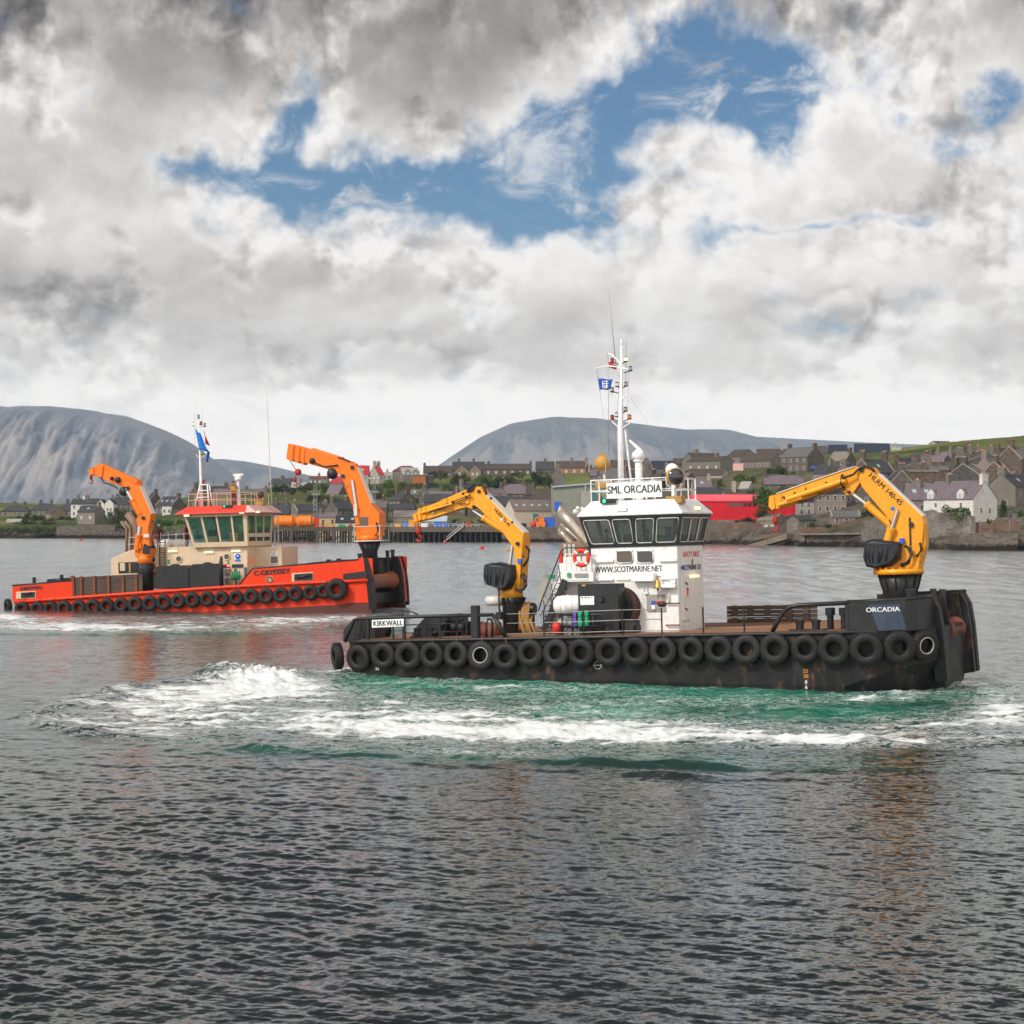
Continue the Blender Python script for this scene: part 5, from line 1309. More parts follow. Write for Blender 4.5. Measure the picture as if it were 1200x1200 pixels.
    if cover:
        cp_ = [pc_(p_) for p_ in cover]; n = len(cp_); cy_ = cover_y if cover_y is not None else -.75
        m_ = MB(); cen = sum(cp_, Vector()) / n
        secs = []
        for k, (dy, sc_) in enumerate(((cy_ - .22, .80), (cy_ - .10, .95), (cy_ + .25, 1.0), (cy_ + .7, .98))):
            secs.append([cen + (p_ - cen) * sc_ + Vector((.02 * math.sin(7 * i + k * 2), dy, .03 * math.sin(5 * i + 3 * k))) for i, p_ in enumerate(cp_)])
        m_.loft(secs, s=True)
        for i in range(7):
            a = cen + Vector((-.55 + .17 * i, cy_ - .21, .35)); b = cen + Vector((-.5 + .14 * i + .1 * math.sin(i * 3), cy_ - .23, -.38))
            m_.tube([a, a.lerp(b, .5) + Vector((.05 * math.sin(i * 5), -.03, 0)), b], .028, 5, rs=[.012, .032, .01])
        m_.build('cover', M['cover'], t)
    for s_, size, pos, p2, mt, sx in letters:
        a, b = pc_(pos), pc_(p2); c_ = Vector((a.x, y - half[1] - .008, a.z)); d_ = Vector((b.x - a.x, 0, b.z - a.z))
        text_obj('crane_lettering', s_, size, M[mt], c_, d_, (0, 0, 1), t, sx=sx)
    return t
cA = crane('crane', O, boat, 0.3, 'yellow',
      ped=(1054.5, 672.5, 25.5, 710, 20.5, 690), ring_=(1053, 666.5, 673, 29),
      king=[[(1028, 667), (1079, 667), (1083, 640), (1085.5, 614), (1083, 607), (1064, 594), (1050, 608), (1046, 632), (1036, 650)]],
      boom=[(1004, 549), (1018, 546.5), (1026, 549), (1031, 556), (1083, 605), (1085, 622), (1054, 632), (1040, 604), (1012, 571)],
      jib=[(1004, 547.5), (1019, 547), (1017, 553), (1008, 569), (999.5, 581), (994, 581), (988, 575), (982, 571.5), (934, 590), (912, 597), (906, 596.5), (903.5, 592), (904, 583.5), (912, 579), (960, 562)],
      cyls=[((1045, 617), (1015, 590.5), .155, -.18), ((1038, 640), (1045, 619), .17, -.48), ((922, 585.5), (991, 562.5), .125, -.36), ((912, 592), (940, 583), .09, -.34)],
      rods=[((1016, 591.5), (1000, 579.5), .095, -.18), ((1044.5, 621), (1052, 597), .075, -.48)],
      extra=[('pin', (997, 577), .07, .26), ('pin', (1071, 615), .10, .44), ('pin', (1012, 551), .09, .32),
             ('slab', [(938.5, 573), (946, 570), (946, 584), (942, 588), (938, 586)], .33, 'jib_collar'), ('slab', [(903.5, 582), (909, 580), (911, 596), (907, 598), (903, 594)], .30, 'jib_head'), ('slab', [(914, 579), (917, 578), (919, 594), (916, 596)], .29, 'jib_collar'),
             ('slab', [(984, 556.5), (990, 554), (994, 566), (990, 572), (986, 569)], .36, 'jib_collar'),
             ('box', (1057, 634), (.16, .2, .22), 'blue_cap', 'signblue'), ('box', (1066.5, 623), (.06, .04, 1.1), 'lever', 'black_metal', -.45),
             ('slab', [(1080, 618), (1086, 612), (1086.5, 640), (1081, 660), (1078, 648)], .30, 'column_rear_plate', 'yellow')],
      hook=[(905.5, 598), (906.5, 603), (908.5, 606)],
      hoses=[[(986, 563, -.42), (990, 559.5, -.5), (1000, 556, -.45), (1006, 549.5, -.4), (1014, 546, -.35), (1022, 549, -.4), (1025, 553, -.4)], [(987, 556, -.42), (985, 567, -.45), (990, 572, -.4)],
              [(1060, 640, -.6), (1067, 642, -.62), (1069, 650, -.62), (1065, 660, -.65), (1056, 664, -.68)], [(1061, 640, -.6), (1066, 644, -.62), (1067.5, 651, -.62), (1063, 659, -.65), (1055, 662, -.68)], [(1078, 636, -.46), (1080, 644, -.48), (1074, 652, -.46)]],
      cover=[(1018, 634), (1028, 631.5), (1048, 633.5), (1060, 636), (1059, 655), (1050, 662), (1032, 666), (1020, 664), (1016, 652)],
      letters=[('HLRM 140-45', .36, (1035.5, 573), (1066.5, 602), 'black_text', .98), ('PALFER', .20, (1024, 571), (1040, 586), 'rust', 1.0)] if False else [('HLRM 140-45', .29, (1040, 573.5), (1068, 599.5), 'black_text', 1.05)],
      strip=[[(1031, 556), (1083, 605)], [(912, 579), (960, 562), (1003, 547.5)]])
def fittings(par, F, y, half, lines, decals, bolts):
    for pts in lines: MB().tube([F.at(a, b, y - half - .05) for a, b in pts], .022, 5).build('hydraulic_line', M['hose'], par)
    for px, py, w, h_, mt in decals:
        c_ = F.at(px, py, y - half - .012); MB().cbox(c_, (w, .008, h_)).build('decal', M[mt], par)
    for px, py in bolts: c_ = F.at(px, py, y - half - .02); MB().cyl(c_, c_ + Vector((0, .08, 0)), .05, n=8).build('bolt', M['black_metal'], par)
cB = crane('crane', O, boat, -1.9, 'yellow',
      ped=(601, 700, 13.5, 748, 11.5, 706), ring_=(599.5, 690, 700.5, 12.6),
      king=[[(606, 692), (609, 665), (606.5, 643), (609, 634), (617.5, 626), (616.5, 646), (613, 686), (611, 692)], [(587, 691), (588, 683), (612, 683), (612, 691)]],
      boom=[(562, 572.5), (567, 572), (571, 579), (616.5, 624.5), (617.5, 630), (616, 645), (607, 644.5), (592, 624), (566, 597.5), (557, 591)],
      jib=[(561, 570), (567, 571.5), (571, 578), (566, 586), (562, 592.5), (556.5, 597), (549, 594.5), (540, 597), (505, 608.5), (490, 611.5), (487.5, 608), (488.5, 602.5), (493, 598.5), (541, 577)],
      cyls=[((591, 622), (566.5, 606.5), .145, -.14), ((494, 598), (555, 575.5), .085, -.12), ((494, 601), (530, 590), .07, -.3)],
      rods=[((567, 607), (554.5, 598.5), .07, -.14), ((596.5, 668), (600.5, 639), .075, -.2)],
      extra=[('pin', (558, 594), .06, .26), ('pin', (611.5, 637), .08, .44), ('pin', (565, 576), .07, .3),
             ('slab', [(493, 596), (496, 595), (497, 609), (494, 611)], .28, 'jib_collar'), ('slab', [(499, 594), (501.5, 593), (503, 607), (500.5, 608.5)], .27, 'jib_collar'), ('slab', [(487, 603), (491, 601.5), (492.5, 612), (488.5, 612)], .28, 'jib_head'),
             ('slab', [(520, 586), (527, 583.5), (527, 590), (521, 592)], .27, 'jib_collar'), ('slab', [(547, 575), (552, 573), (553, 590), (549, 592)], .28, 'jib_collar'),
             ('box', (609, 657.5), (.18, .1, .18), 'blue_cap', 'signblue', -.46)],
      hook=[(489.8, 612.5), (490, 616), (490.5, 618.5)],
      hoses=[[(542, 579, -.2), (553, 574, -.3), (557, 570, -.2), (562, 567.5, -.1), (568, 571, -.2), (570, 580, -.25)], [(545, 577, -.2), (552, 571, -.3), (556, 567.5, -.2)],
              [(616, 640, -.45), (620.5, 645, -.5), (618.5, 656, -.5), (613.5, 664, -.5)], [(612, 672, -.5), (617, 676, -.5), (617, 686, -.5), (610, 694, -.55), (604, 690, -.55)], [(610, 674, -.5), (615, 680, -.5), (614, 690, -.5), (606, 692, -.55)]],
      cover=[(575, 661), (585, 659), (598, 661), (609, 663), (610, 678), (604, 690), (596, 692.5), (586, 688), (577, 684), (574, 672)],
      letters=[('HLRM 25-45', .20, (592, 606.5), (607, 623.5), 'black_text', .95)],
      strip=[[(571, 579), (616.5, 624.5)]], half=(.40, .29, .22), cover_y=-.62)
fittings(cA, O, .3, .30, [[(990, 571), (960, 581), (935, 588.5)], [(991, 573), (961, 583), (936, 590)], [(1042, 609), (1050, 630), (1056, 650)]], [(961, 577.5, .8, .05, 'rust'), (979, 566, .55, .10, 'purple'), (1046, 596, .14, .14, 'flagsky'), (921, 587, .10, .10, 'offwhite'), (1068, 640, .05, .55, 'black_metal')], [(918, 583), (931, 578), (944, 574), (968, 566), (1078, 628), (1076, 650), (1034, 662), (1048, 664), (1062, 663), (1074, 662)])
fittings(cB, O, -1.9, .29, [[(552, 580), (525, 590), (503, 598)], [(553, 582), (526, 592), (504, 600)], [(610, 646), (612, 662), (608, 680)]], [(523, 597, .7, .05, 'rust'), (541, 590, .4, .05, 'rust'), (588, 609, .12, .12, 'offwhite'), (507, 600, .1, .1, 'offwhite')], [(512, 594), (530, 588), (546, 582), (575, 584), (600, 612), (612, 652)])
def tyre_mesh(name, Rm=.40, r=.165, rim=None):
    b = MB()
    pr = [(Rm - .155, -.10), (Rm - .13, -.155), (Rm - .02, -.175), (Rm + .10, -.165), (Rm + .155, -.12), (Rm + .165, 0), (Rm + .155, .12), (Rm + .10, .165), (Rm - .02, .175), (Rm - .13, .155), (Rm - .155, .10), (Rm - .10, .06), (Rm - .10, -.06)]
    b.lathe((0, 0, 0), (0, 1, 0), pr, 32, True, True)
    for k in range(24):
        a = k * 2 * math.pi / 24; c, s = math.cos(a), math.sin(a)
        b.loft([[Vector((c * rr + s * ww, yy, s * rr - c * ww)) for rr, ww in ((Rm + .13, -.022), (Rm + .13, .022), (Rm + .172, .018), (Rm + .172, -.018))] for yy in (-.14, .14)])
    return b.mesh(name, M['tyre'])
TY = tyre_mesh('tyre')
def hang(frame, p_, label, group, scale=1.0, yaw=0.0, tilt=0.0, chain=True, rim=False, mesh=None):
    o = bpy.data.objects.new('tyre', mesh or TY); link(o)
    o.matrix_world = frame.M @ Matrix.Translation(p_) @ Matrix.Rotation(yaw, 4, 'Z') @ Matrix.Rotation(tilt, 4, 'X') @ Matrix.Rotation(random.random() * 6, 4, 'Y') @ Matrix.Diagonal((scale, scale * random.uniform(.9, 1.1), scale, 1))
    tag(o, label, 'tyre', group)
    if rim:
        MB().torus((0, -.16, 0), (0, 1, 0), .30, .022, 28, 6).build('worn_rim', M['tyre_rim'], o)
    return o
xs = [449.8, 478.8, 507, 535.2, 564.5, 593, 621.8, 652.3, 682, 713.8, 745.6, 777.7, 810.6, 842.8, 875.2, 908.2, 944, 978, 1015.5]
ys = [768.3, 768.3, 767.5, 767, 768, 769.5, 765.2, 765.2, 764.8, 764, 763, 763.2, 762, 761.3, 761, 760.5, 760.3, 760.5, 760.5]
random.seed(21)
for i, (px, py) in enumerate(zip(xs, ys)):
    rim = abs(px - 564.5) < 1
    hang(O, A(px, py, -5.19), 'black tyre with a pale worn rim, hung on the black hull below the king post' if rim else 'weathered black tyre hung flat against the side of the black workboat', None if rim else 'tyres along the side of the black workboat', random.uniform(.94, 1.03) if px < 960 else 1.08, random.uniform(-.12, .12), random.uniform(-.12, .10), rim=rim)
hang(O, A(421, 771, -5.05), 'black tyre on the black hull next to the stern corner tyre', None, 1.0, -.12, .1)
p_ = A(395.5, 769, -4.75); hang(O, p_, 'black tyre wrapped round the stern corner of the black workboat', None, .97, -.85, .05)
p_ = A(1053.5, 758.5, -4.75); hang(O, p_, 'black tyre hung askew on the turn of the bow under the blue name panel', None, 1.08, .45, .1)
p_ = A(1083, 756, -4.05); hang(O, p_, 'black tyre with a scuffed pale inner edge beside the upright bow fender', None, 1.0, .85, .1, rim=True)
for px, py in zip(xs, ys):
    a, b_ = A(px, 748.5 - (px - 430) * .0125, -5.06), A(px, py - 15, -5.16); MB().tube([a, b_], .022, 5).build('fender_chain', M['rust'], boat)
fz = ZS - .15
for px, yy, lab, pose in ((729, -.9, None, 'stand'),): pass
def crew(px, y_, z_, rz, pose, suit, lab, **kw):
    p_ = A(px, 625, y_); o = person(lab, (0, 0, 0), 0, pose, suit, **kw); O.place(o, Vector((p_.x, y_, z_)), rz); return o
crew(758.5, -1.3, ZS - .72, R(100), 'sit', M['clothing_dark'], 'person in a dark jacket seated at the third side window of the white wheelhouse')
crew(711, -.8, ZS - 1.05, R(95), 'stand', M['clothing_dark'], 'person in dark clothes standing at the aftmost side window of the white wheelhouse')
# ================================================================== red workboat
L = Frame((-200 / FPX * 139.0, 139.0, 0), (9, -4.6, 0), 12, 1.7)
red = L.root('workboat')
tag(red, 'orange-red hulled workboat with cream wheelhouse and two orange cranes', 'workboat', 'workboats in the harbour')
B = L.at
YH = -4.6
ZP = [B(*p_, -4.62) for p_ in ((14, 705.5), (86.7, 700.2), (173, 694), (260, 688), (340, 683.6), (428.5, 680))]
def zr_(x): return float(np.interp(x, [p_.x for p_ in ZP], [p_.z for p_ in ZP]))
YF_ = 5.2
def farshift(o, y0=0.0): return o
h = MB()
h.loft(hull_sections([(-15.6, 4.2, .9, 1.0, -.2), (-15.3, 4.55, .6, .6, -.5), (-14.8, 4.6, .3, .3, -.9), (7.6, 4.6, .2, .2, -1.2), (9.0, 4.6, .5, .9, -1.0), (9.6, 4.6, .8, 1.7, -.5)], zr_))
rh = h.build('hull', M['red_hull'], red, bevel=.03)
af = MB(); secs = []
for x, hb in ((-15.0, 4.615), (-8, 4.615), (0, 4.615), (7.6, 4.615), (9.0, 4.615), (9.7, 4.61)):
    zt = float(np.interp(x, [-16, 0, 11], [.30, .30, .60]))
    secs.append([(x, -hb, zt), (x, hb, zt), (x, hb, -.7), (x, -hb, -.7)])
af.loft(secs); af.build('boot_topping', M['antifoul'], red)
dk = MB()
dk.loft([[(x, -4.5, zr_(x) + .03), (x, 4.5, zr_(x) + .03), (x, 4.5, zr_(x) + .004), (x, -4.5, zr_(x) + .004)] for x in (-15.2, -8, 0, 6, 9.6)]); dk.build('deck', M['deck'], red)
rb = MB()
for s in (-1, 1): rb.tube([(x, s * 4.66, zr_(x) - .02) for x in np.linspace(-15.4, 11, 14)], .12, 8)
rb.build('rubbing_strake', M['red_hull'], red)
def plate(pts, y0, y1, name, mt, parent=red, bevel=.02): return MB().prism(L.xz(pts, y0), y0, y1).build(name, M[mt], parent, bevel=bevel)
for y0, y1 in ((-4.62, -4.48), (4.48, 4.62)):
    st = MB(); Q = L.xz([(14.5, 705), (14.5, 687), (40, 685), (84.5, 681), (85, 701)], -4.62)
    st.prism(Q, y0, y1); sb = st.build('stern_bulwark', M['red_hull'], red, bevel=.02)
cap = MB(); cap.tube([B(14.5, 686.5, -4.55), B(40, 684.5, -4.55), B(84.5, 680.5, -4.55)], .09, 6); cap.tube([B(56, 681, -3.6), B(84, 679, -3.6)], .16, 6); cap.build('bulwark_cap', M['black_metal'], red)
op = MB(); Q = L.xz([(19, 702), (19, 693.5), (42, 692.5), (42, 701)], -4.64); op.prism(Q, -4.66, -4.635); op.build('bulwark_recess', M['cream'], red)
op = MB(); Q = L.xz([(25, 701), (25, 694.5), (41, 693.5), (41, 700)], -4.64); op.prism(Q, -4.69, -4.662); op.tube([B(29, 696.5, -4.72), B(36, 695, -4.72)], .09, 6); op.build('fairlead', M['black_metal'], red)
for px, py in ((40.2, 676.5), (72.5, 673.5)):
    a = B(px, 686, -3.9); b_ = B(px, py, -3.9); k = MB(); k.cyl((a.x, -3.9, a.z - .3), (a.x, -3.9, b_.z), .13, n=10); k.build('bollard', M['black_metal'], red)
text_obj('port_lettering', 'KIRKWALL', .33, M['black_text'], B(37, 689.2, -4.65), B(51, 688, -4.63) - B(22, 690.4, -4.63), (0, 0, 1), red, sx=1.12, bold=.022)
hw = MB(); a = B(88, 697, -4.45); t0, t1 = B(88, 676.5, -4.45), B(167, 673, -4.45)
Q = L.xz([(88, 699), (88, 676.5), (167, 672.5), (167, 696)], -4.45); hw.prism(Q, -4.50, -4.36); hw.build('deck_side_boards', M['brown_wood'], red)
for px in (95.5, 110.8, 127.5, 144.5, 160): a, b_ = B(px, 697, -4.55), B(px, 674 + (167 - px) * .03, -4.55); MB().box((a.x - .09, -4.62, zr_(a.x)), (a.x + .09, -4.51, b_.z + .06)).build('board_post', M['rust'], red)
pp = MB(); pp.box((B(86, 690, -4.5).x - .15, -4.6, 1.4), (B(86, 690, -4.5).x + .1, -4.4, B(86, 674.5, -4.5).z)); pp.build('board_post', M['rust'], red)
Q0 = [(280.5, 686), (296, 667), (330, 664), (420, 656.5), (420, 654), (436.5, 654.5), (437, 682), (420, 684)]
for y0, y1 in ((-4.60, -4.44), (4.44, 4.60)):
    MB().prism(L.xz(Q0, -4.6), y0, y1).build('bow_bulwark', M['red_hull'], red, bevel=.03)
bc = MB(); bc.tube([B(280.5, 685.5, -4.55), B(296, 666.5, -4.55), B(330, 663.5, -4.55), B(420, 656, -4.55)], .07, 6); bc.tube([B(361, 661.5, -3.9), B(388, 659, -3.9), B(420, 657, -3.9)], .14, 6); bc.build('bulwark_cap', M['black_metal'], red)
text_obj('name_lettering', 'C-ODYSSEY', .47, M['black_text'], B(318.5, 670.6, -4.635), B(342, 668.8, -4.6) - B(294, 672.6, -4.6), (0, 0, 1), red, sx=1.08, bold=.034)
op = MB(); op.prism(L.xz([(342, 681.5), (342, 671.8), (367, 670.3), (367, 680)], -4.62), -4.63, -4.604); op.build('bulwark_recess', M['cream'], red)
op = MB(); op.prism(L.xz([(345, 680.5), (345, 673), (366.5, 671.5), (366.5, 679.5)], -4.62), -4.66, -4.632); op.tube([B(348, 677, -4.68), B(363, 674, -4.68)], .10, 6); op.build('fairlead', M['black_metal'], red)
em = MB(); c_ = B(316, 679.3, -4.62); em.cyl(c_, c_ + Vector((0, -.02, 0)), .27, n=18); em.build('fairlead_plate', M['cream'], red)
em = MB(); em.torus(c_ + Vector((0, -.03, 0)), (0, 1, 0), .20, .05, 16, 6); em.bar(c_ + Vector((-.14, -.03, -.12)), c_ + Vector((.14, -.03, .12)), .05, .03); em.build('fairlead_ring', M['rust'], red)
bd = MB(); bd.prism(L.xz([(402.5, 680), (402.5, 672.5), (430, 669), (430, 676.5)], -4.62), -4.68, -4.61); bd.build('black_band', M['black_metal'], red)
pf = [(10.7, B(436, 654, -4.6).z), (11.05, B(436, 654, -4.6).z), (11.28, 2.9), (11.42, 1.6), (11.46, .12), (11.0, .1)]
zf = B(436, 654, -4.6).z
for y0, w, mt in ((-4.62, .40, 'black_hull'), (4.30, .34, 'black_hull'), (3.15, .34, 'black_hull')):
    MB().prism(pf, y0, y0 + w).build('push_fender', M[mt], red, bevel=.03)
MB().prism([(10.75, zf - .1), (11.0, zf - .1), (11.30, 2.4), (11.40, .4), (10.9, .4)], 3.75, 4.12).build('push_fender_stripe', M['red_hull'], red)
for s0, s1 in ((-4.6, -4.2), (4.2, 4.6)):
    wg = MB(); wg.prism([(9.4, zr_(10) + .02), (11.0, zr_(10) + .02), (11.2, 1.4), (11.2, .62), (9.4, .62)], s0, s1); wg.build('bow_wing', M['red_hull'], red, bevel=.03)
    wg = MB(); wg.prism([(9.4, .61), (11.2, .61), (11.15, -.5), (9.4, -.5)], s0 - .012, s1 + .012); wg.build('bow_wing_foot', M['antifoul'], red)
nt = MB()
nt.prism([(9.0, zf - .05), (10.9, zf - .05), (11.2, 2.6), (11.3, .5), (9.0, .5)], 3.30, 3.42); nt.prism([(9.0, zf - .05), (10.9, zf - .05), (11.1, 2.6), (11.2, .5), (9.0, .5)], -4.2, -4.1)
nt.box((9.61, -4.1, .45), (9.8, 3.3, 2.4)); nt.box((9.8, -4.1, .45), (10.5, 3.3, 1.2)); nt.cyl((9.6, 2.2, 2.1), (9.6, 2.2, zf - .1), .3, n=12); nt.build('bow_notch', M['black_hull'], red)
ro = MB(); ro.lathe((10.45, -4.05, 2.0), (0, 1, 0), [(.40, 0), (.62, .02), (.60, .2), (.50, .3), (.50, 6.6), (.66, 6.9), (.66, 7.2), (.4, 7.3)], 24); ro.build('bow_roller', M['roller'], red)
for px, py, y in ((421.5, 649, -3.3), (454, 645.5, 3.2), (460, 644.5, 4.0), (313 + 72, 656, -3.0), (361 + 36, 655, -3.2)):
    b_ = B(px, py, y); k = MB(); k.cyl((b_.x, y, 2.0), (b_.x, y, b_.z), .14, n=12); k.cyl((b_.x, y, b_.z - .1), (b_.x, y, b_.z + .03), .17, n=12); k.build('bollard', M['black_metal'], red)
YS = -2.7; YF = 2.6
sp = empty('superstructure', parent=red)
def sbox(px0, py0, px1, py1, depth, name, mt, y=YS, parent=None, bevel=0.0):
    p0, p1 = B(px0, py1, y), B(px1, py0, y)
    return MB().box((p0.x, y - depth, p0.z), (p1.x, y - .003, p1.z)).build(name, M[mt], parent or sp, bevel=bevel)
ZD = 1.75
c = MB(); Q = [(p_[0], p_[1]) for p_ in L.xz([(130, 690), (130, 654.5), (153, 644.5), (182, 641.5), (228, 640.5), (290, 640), (290, 690)], YS)]
c.prism(Q, YS, YF); c.build('deckhouse', M['cream'], sp, bevel=.03)
f0 = B(290, 665, YS).x
XB = B(289.5, 640, YS).x
c = MB(); yb = -1.2; q1 = B(330, 640.5, yb); c.box((XB - .02, yb, ZD), (q1.x, YF - .1, q1.z)); c.build('fore_house', M['cream'], sp, bevel=.04)
d_ = MB(); p0, p1 = B(297, 664, yb), B(311, 647, yb); d_.box((p0.x, yb - .05, p0.z), (p1.x, yb - .003, p1.z)); do = d_.build('door', M['cream'], sp, bevel=.05)
k = MB(); k.bar(B(309, 655, yb - .08), B(309.5, 651, yb - .08), .05, .05); k.build('door_handle', M['offwhite'], sp)
for y0_ in (644, 650, 664): pass
p0 = B(318, 652, yb)
MB().box((p0.x - .1, yb - .03, p0.z - .55), (p0.x + .55, yb - .003, p0.z + .40)).build('notice_board', M['offwhite'], sp)
MB().box((p0.x - .03, yb - .045, p0.z - .48), (p0.x + .48, yb - .032, p0.z - .02)).build('notice', M['brown_blind'], sp)
sbox(139, 658.5, 161, 672, .02, 'doorway', 'black_metal'); sbox(141, 659.5, 146.5, 669, .05, 'pipe_box', 'cream'); sbox(151.5, 660, 153, 671, .05, 'pipe', 'amber')
for px, py in ((209.7, 655.2), (266, 652.6), (179, 656)):
    c_ = B(px, py, YS); k = MB(); k.torus(c_ + Vector((0, -.02, 0)), (0, 1, 0), .23, .05, 18, 6); k.build('porthole_rim', M['cream'], sp); k = MB(); k.cyl(c_, c_ + Vector((0, -.03, 0)), .22, n=18); k.build('porthole', M['dark_glass'], sp)
for px, py in ((202.5, 646), (245, 647.2), (276.7, 645.6)): sbox(px - 5, py - 1, px + 5, py + 1, .12, 'strip_light', 'tube_on')
sbox(275, 648, 282.5, 658, .02, 'mandatory_sign', 'white_clean'); c_ = B(278.8, 652, YS - .03); k = MB(); k.cyl(c_, c_ + Vector((0, -.01, 0)), .21, n=18); k.build('sign_disc', M['signblue'], sp); sbox(275.3, 655.6, 282.2, 657.6, .035, 'sign_panel', 'signblue')
k = MB(); k.ball(c_ + Vector((0, -.02, .02)), .07, 8); k.build('sign_symbol', M['white_clean'], sp)
sbox(272, 661, 285, 665.5, .05, 'nameplate', 'seatgrey'); sbox(293, 654, 295.5, 660, .02, 'extinguisher_sign', 'lifebuoy'); sbox(196.5, 655.5, 199, 661, .02, 'safety_sign', 'signgreen'); sbox(266.5, 658, 269, 661, .02, 'safety_sign', 'signgreen')
YW0, YW1 = -2.95, 2.2
w0, w1 = B(227.5, 641, YW0), B(290, 640, YW0)
zb = w0.z; zt = B(250, 602.5, YW0 - .2).z
b_lo2 = (w0.x, w1.x, YW0, YW1)
xl_t = B(216.5, 603, YW0 - .2).x;
b_hi2 = (xl_t, w1.x + .05, YW0 - .30, YW1 + .3)
def ring2(t, gr=0.0):
    r = lerp(b_lo2, b_hi2, t); z = zb + (zt - zb) * t
    return band(r[0] - gr, r[1] + gr, r[2] - gr, r[3] + gr, z)
def on2(side, u, t, out=0.0):
    a, b = SIDES[side]; r = ring2(t, out); return Vector(r[a]).lerp(Vector(r[b]), u)
wf = MB()
for t0, t1, g0 in ((-.02, .13, .04), (.92, 1.02, .03)):
    o0, o1 = ring2(t0, g0), ring2(t1, g0); i0, i1 = ring2(t0, -.07), ring2(t1, -.07)
    for k in range(4):
        a, b = k, (k + 1) % 4; wf.loft([[o0[a], i0[a], i1[a], o1[a]], [o0[b], i0[b], i1[b], o1[b]]])
W2 = {'near': [(.03, .255), (.285, .50), (.53, .745), (.775, .95)], 'bow': [(.06, .34), (.37, .65), (.68, .95)], 'far': [(.03, .32), (.36, .64), (.68, .97)], 'aft': [(.05, .48), (.52, .95)]}
for side, wins in W2.items():
    edges = [0.0] + [v for w in wins for v in w] + [1.0]; tb = .10 if side != 'bow' else .40
    for k in range(0, len(edges), 2):
        u0, u1 = edges[k], edges[k + 1]
        wf.loft([[on2(side, u0, .1, .036), on2(side, u1, .1, .036), on2(side, u1, .94, .026), on2(side, u0, .94, .026)], [on2(side, u0, .1, -.06), on2(side, u1, .1, -.06), on2(side, u1, .94, -.06), on2(side, u0, .94, -.06)]])
    if side == 'bow':
        wf.loft([[on2(side, 0, .26, .033), on2(side, 1, .26, .033), on2(side, 1, .38, .033), on2(side, 0, .38, .033)], [on2(side, 0, .26, -.06), on2(side, 1, .26, -.06), on2(side, 1, .38, -.06), on2(side, 0, .38, -.06)]])
wf.build('wheelhouse_frame', M['cream'], sp)
for side, wins in W2.items():
    for u0, u1 in wins:
        MB().poly([on2(side, u0, .12), on2(side, u1, .12), on2(side, u1, .93), on2(side, u0, .93)]).build('window', M['glass_green'], sp)
MB().poly(ring2(.03, -.08)).build('cabin_floor', M['teal_in'], sp); MB().poly(ring2(.98, -.02)[::-1]).build('cabin_ceiling', M['teal_in'], sp)
k = MB(); k.box((w0.x + .6, -2.2, zb + .1), (w0.x + 1.5, -1.5, zb + .75)); k.box((w1.x - 1.6, -2.4, zb + .1), (w1.x - .9, 1.6, zb + .95)); k.box((w1.x - 1.5, -1.6, zb + .95), (w1.x - 1.4, -.9, zb + 1.35)); k.build('steering_console', M['plywood'], sp)
k = MB(); k.box((w0.x + 2.4, -1.6, zb + .1), (w0.x + 2.9, -1.1, zb + .7)); k.box((w0.x + 2.35, -1.6, zb + .7), (w0.x + 2.45, -1.1, zb + 1.5)); k.box((w0.x + .7, -1.9, zb + .75), (w0.x + 1.3, -1.8, zb + 1.2)); k.build('helm_chair', M['seatgrey'], sp)
k = MB(); e0, e1 = ring2(1.0, .45), ring2(1.0, .50); e0 = [(x, y, zt + .00) for x, y, z in e0];
zt2 = B(250, 593.5, -1.5).z
e0 = [(b_hi2[0] - .55, b_hi2[2] - .35, zt + .02), (b_hi2[1] + .05, b_hi2[2] - .35, zt + .02), (b_hi2[1] + .05, b_hi2[3] + .2, zt + .02), (b_hi2[0] - .55, b_hi2[3] + .2, zt + .02)]
e1 = [(x, y, zt + .10) for x, y, z in e0]; e2 = [(b_hi2[0] + .1, b_hi2[2] + .3, zt2), (b_hi2[1] - .05, b_hi2[2] + .3, zt2), (b_hi2[1] - .05, b_hi2[3] - .2, zt2), (b_hi2[0] + .1, b_hi2[3] - .2, zt2)]
k.loft([e0, e1, e2]); k.build('roof', M['red_roof'], sp, bevel=.02)
k = MB(); xr = b_hi2[1] + .055
k.loft([[(xr, b_hi2[2] - .35, zt + .03), (xr, b_hi2[3] + .2, zt + .03), (xr - .08, b_hi2[3] - .2, zt2 - .005), (xr - .08, b_hi2[2] + .3, zt2 - .005)], [(xr + .75, b_hi2[2] - .1, zt + .03), (xr + .75, b_hi2[3], zt + .03), (xr + .02, b_hi2[3] - .2, zt2 - .005), (xr + .02, b_hi2[2] + .3, zt2 - .005)]])
k.build('roof_visor', M['pink_roof'], sp, bevel=.02)
for px, py, y in ((219, 604.2, YW0 - .55), (283.5, 600.6, YW0 - .55)):
    c_ = B(px, py, y); k = MB(); k.cbox(c_, (.42, .16, .13)); k.build('flood_light', M['offwhite'], sp); MB().cbox(c_ + Vector((0, -.085, 0)), (.38, .012, .10)).build('lamp_face', M['lamp_on'], sp)
c_ = B(301, 600, YW0); MB().cbox(c_ + Vector((.05, 0, 0)), (.26, .2, .12)).build('lamp_face', M['lamp_on'], sp)
c_ = B(266.5, 593.8, YW0 - .2); MB().cbox(c_, (.70, .2, .22)).build('navigation_light_screen', M['black_metal'], sp); k = MB(); k.ball(c_ + Vector((-.2, -.1, .02)), .07, 8); k.build('side_light', M['green_on'], sp)
k = MB(); zz = zt2
